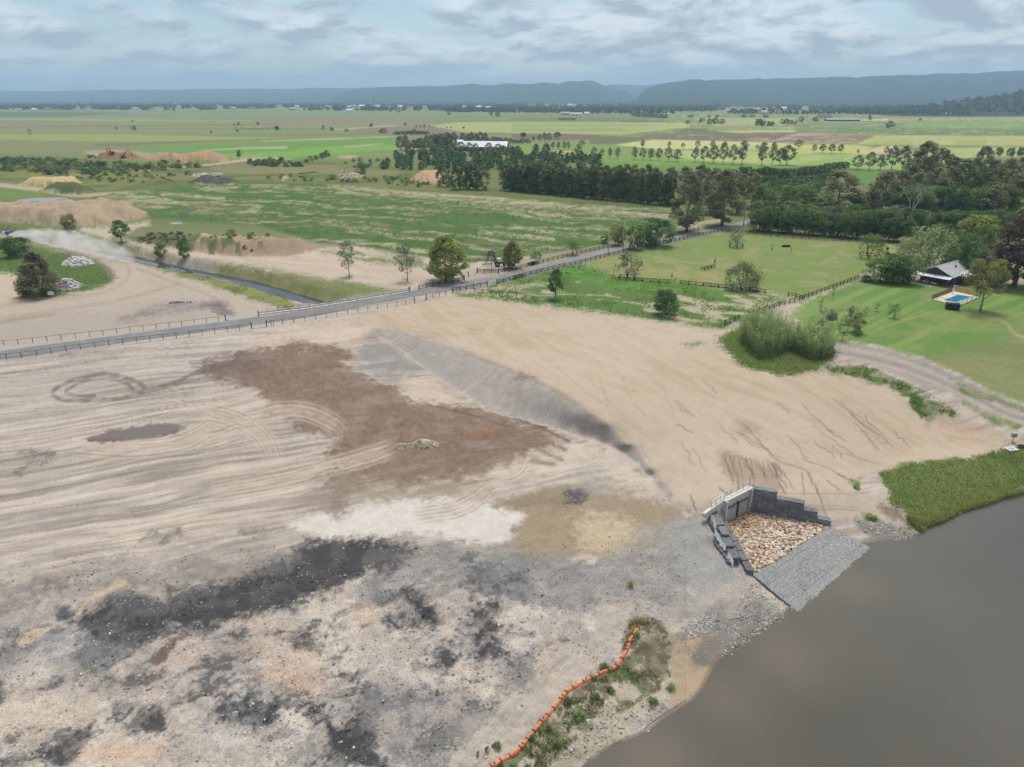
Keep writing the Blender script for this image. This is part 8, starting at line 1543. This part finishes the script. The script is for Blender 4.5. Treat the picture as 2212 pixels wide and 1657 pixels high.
def town(pts, fr, label, group, wmin, wmax, z=0):
    for (x, y) in pts:
        (u, v), = fr((x, y)); HOUSE_PX.append((u, v)); p = ground_px(u, v); L_ = hrng.uniform(wmin, wmax); W_ = L_*hrng.uniform(.4,.7); wm, rm = hrng.choice([(M_WHITE, M_WHR),(M_CREAM, M_GREYR),(M_WHITE, M_GREYR),(M_CREAM, M_REDR),(M_WHITE, M_WHR)]); H, R = hrng.uniform(4,7), hrng.uniform(8,11)
        m = MB(); m.add([(-L_/2,-W_/2,-.5),(L_/2,-W_/2,-.5),(L_/2,W_/2,-.5),(-L_/2,W_/2,-.5),(-L_/2,-W_/2,H),(L_/2,-W_/2,H),(L_/2,W_/2,H),(-L_/2,W_/2,H),(-L_/2,0,R),(L_/2,0,R)], [(0,1,5,4),(1,2,6,9,5),(2,3,7,6),(3,0,4,8,7)]); o = .6; m.add([(-L_/2-o,-W_/2-o,H-.2),(L_/2+o,-W_/2-o,H-.2),(L_/2+o,0,R+.2),(-L_/2-o,0,R+.2),(-L_/2-o,W_/2+o,H-.2),(L_/2+o,W_/2+o,H-.2)], [(0,1,2,3),(3,2,5,4)], 1)
        for k in range(3): m.box((-L_/2+(k+.5)*L_/3, -W_/2-.05, H*.5), (L_/8, .1, H*.45), 0, 2)
        tag(m.build('town_house', [wm, rm, M_GLASS], None, loc=p, rot=(0,0,hrng.uniform(-.4,.4))), label, 'house', group)
town([(150,378),(270,380),(375,375),(437,378),(605,360),(690,360),(660,378),(1050,368),(1210,370),(1240,358),(1318,372),(1380,352),(1490,370),(1690,350),(1800,370),(1940,368),(2150,352)], A1, 'pale house half hidden in trees at the left of the far town', 'houses of the far town, left', 16, 30)
town([(100,352),(200,376),(240,352),(480,355),(640,352),(690,350),(740,348),(830,352),(860,348),(945,355),(1035,352),(1110,360),(1220,360),(1530,356),(1640,358),(1710,360),(645,388),(1025,392),(1335,290),(1510,292)], A2, 'white roofed building in the middle of the far town', 'buildings of the far town, middle', 20, 44)
town([(175,356),(300,358),(400,340),(450,345),(480,362),(520,365),(770,320),(1000,318),(1350,296),(1570,340),(445,446),(530,456),(620,445),(1900,366),(1840,362),(2090,440)], A3, 'pale building on the edge of the middle plain', 'buildings on the far middle plain', 14, 36)
town([(180+i*21+hrng.uniform(-6,6), 330+hrng.uniform(-8,10)) for i in range(12)] + [(460+i*22+hrng.uniform(-6,6), 318+hrng.uniform(-10,12)) for i in range(14)] + [(225,392),(395,385),(1070,308),(1380,380),(1580,450),(40,438)], A4, 'white house of the bright cluster below the right range', 'houses below the right range', 16, 34)
woodland()
p = ground_px(*px(A2, 804, 356)); e = thing('mobile_tower', 'white lattice tower rising above the far town', 'tower', p)
MB().tube([(0,0,0),(0,0,34)], [1.6,.9], 6).build('mast', M_WHITE, e)
for z in (30, 25): MB().box((0,0,z), (7,7,2.4)).build('antenna_ring', M_WHITE, e)

# ------------------------------------------------------------------ dust behind the truck, and the air
def volume_mat(name, colr, dens, aniso=0.0, noise=None):
    m = bpy.data.materials.new(name); m.use_nodes = True; nt = m.node_tree; N, L = nt.nodes, nt.links; N.clear(); o = N.new('ShaderNodeOutputMaterial'); v = N.new('ShaderNodeVolumePrincipled'); v.inputs['Color'].default_value = (*colr, 1); v.inputs['Density'].default_value = dens; v.inputs['Anisotropy'].default_value = aniso; L.new(v.outputs[0], o.inputs['Volume'])
    if noise:
        g = N.new('ShaderNodeNewGeometry'); n = N.new('ShaderNodeTexNoise'); n.inputs['Scale'].default_value = noise; n.inputs['Detail'].default_value = 3; L.new(g.outputs['Position'], n.inputs['Vector']); mr = N.new('ShaderNodeMapRange'); mr.inputs[1].default_value = .36; mr.inputs[2].default_value = .7; mr.inputs[3].default_value = 0; mr.inputs[4].default_value = dens*2; L.new(n.outputs[0], mr.inputs[0]); L.new(mr.outputs[0], v.inputs['Density'])
    return m
def dust():
    path = [ground_px(*q) for q in B1((75,385),(180,410),(350,455),(500,490),(650,525),(800,560),(930,590),(1010,615))]; rad = [1.0, 2.6, 4.0, 4.6, 4.6, 4.2, 3.2, 1.6]; P = smooth_path(np.array([list(p) for p in path]), 4); t = np.linspace(0, len(rad)-1, len(P)); R_ = np.interp(t, range(len(rad)), rad); r = random.Random(2); n = 12; vs_ = []; o = Vector(P[0])
    for i, p in enumerate(P):
        d = Vector(P[min(i+1, len(P)-1)] - P[max(i-1, 0)]); d.z = 0; d.normalize(); s = Vector((-d.y, d.x, 0))
        for k in range(n):
            a = 2*math.pi*k/n; rr_ = R_[i]*(1 + .18*math.sin(i*1.3 + k*2.1)); q = Vector(p) + s*math.cos(a)*rr_*1.25; q.z = p[2] + .25 + max(0, math.sin(a)*.5 + .5)*rr_*1.25; vs_.append(q - o)
    f = [(i*n+k, i*n+(k+1) % n, (i+1)*n+(k+1) % n, (i+1)*n+k) for i in range(len(P)-1) for k in range(n)] + [tuple(range(n))[::-1], tuple(range((len(P)-1)*n, len(P)*n))]
    tag(MB().add(vs_, f).build('dust_cloud', volume_mat('dust', (.985,.965,.94), .08, .2, .22), None, loc=o), 'pale dust trail hanging over the dirt track behind the truck', 'dust', kind='stuff')
dust()
def haze():
    x, y0, y1, zlo, zhi = 17000, -800, 17500, -16, 460
    tag(MB().add([(-x,y0,zlo),(x,y0,zlo),(x,y1,zlo),(-x,y1,zlo),(-x,y0,zhi),(x,y0,zhi),(x,y1,zhi),(-x,y1,zhi)], [(3,2,1,0),(4,5,6,7),(0,1,5,4),(1,2,6,5),(2,3,7,6),(3,0,4,7)]).build('haze', volume_mat('haze_air', (.49,.72,1.0), 1.05e-4)), 'thin blue haze over the plain', 'haze', kind='stuff')
haze()
print('objects', len(bpy.data.objects))
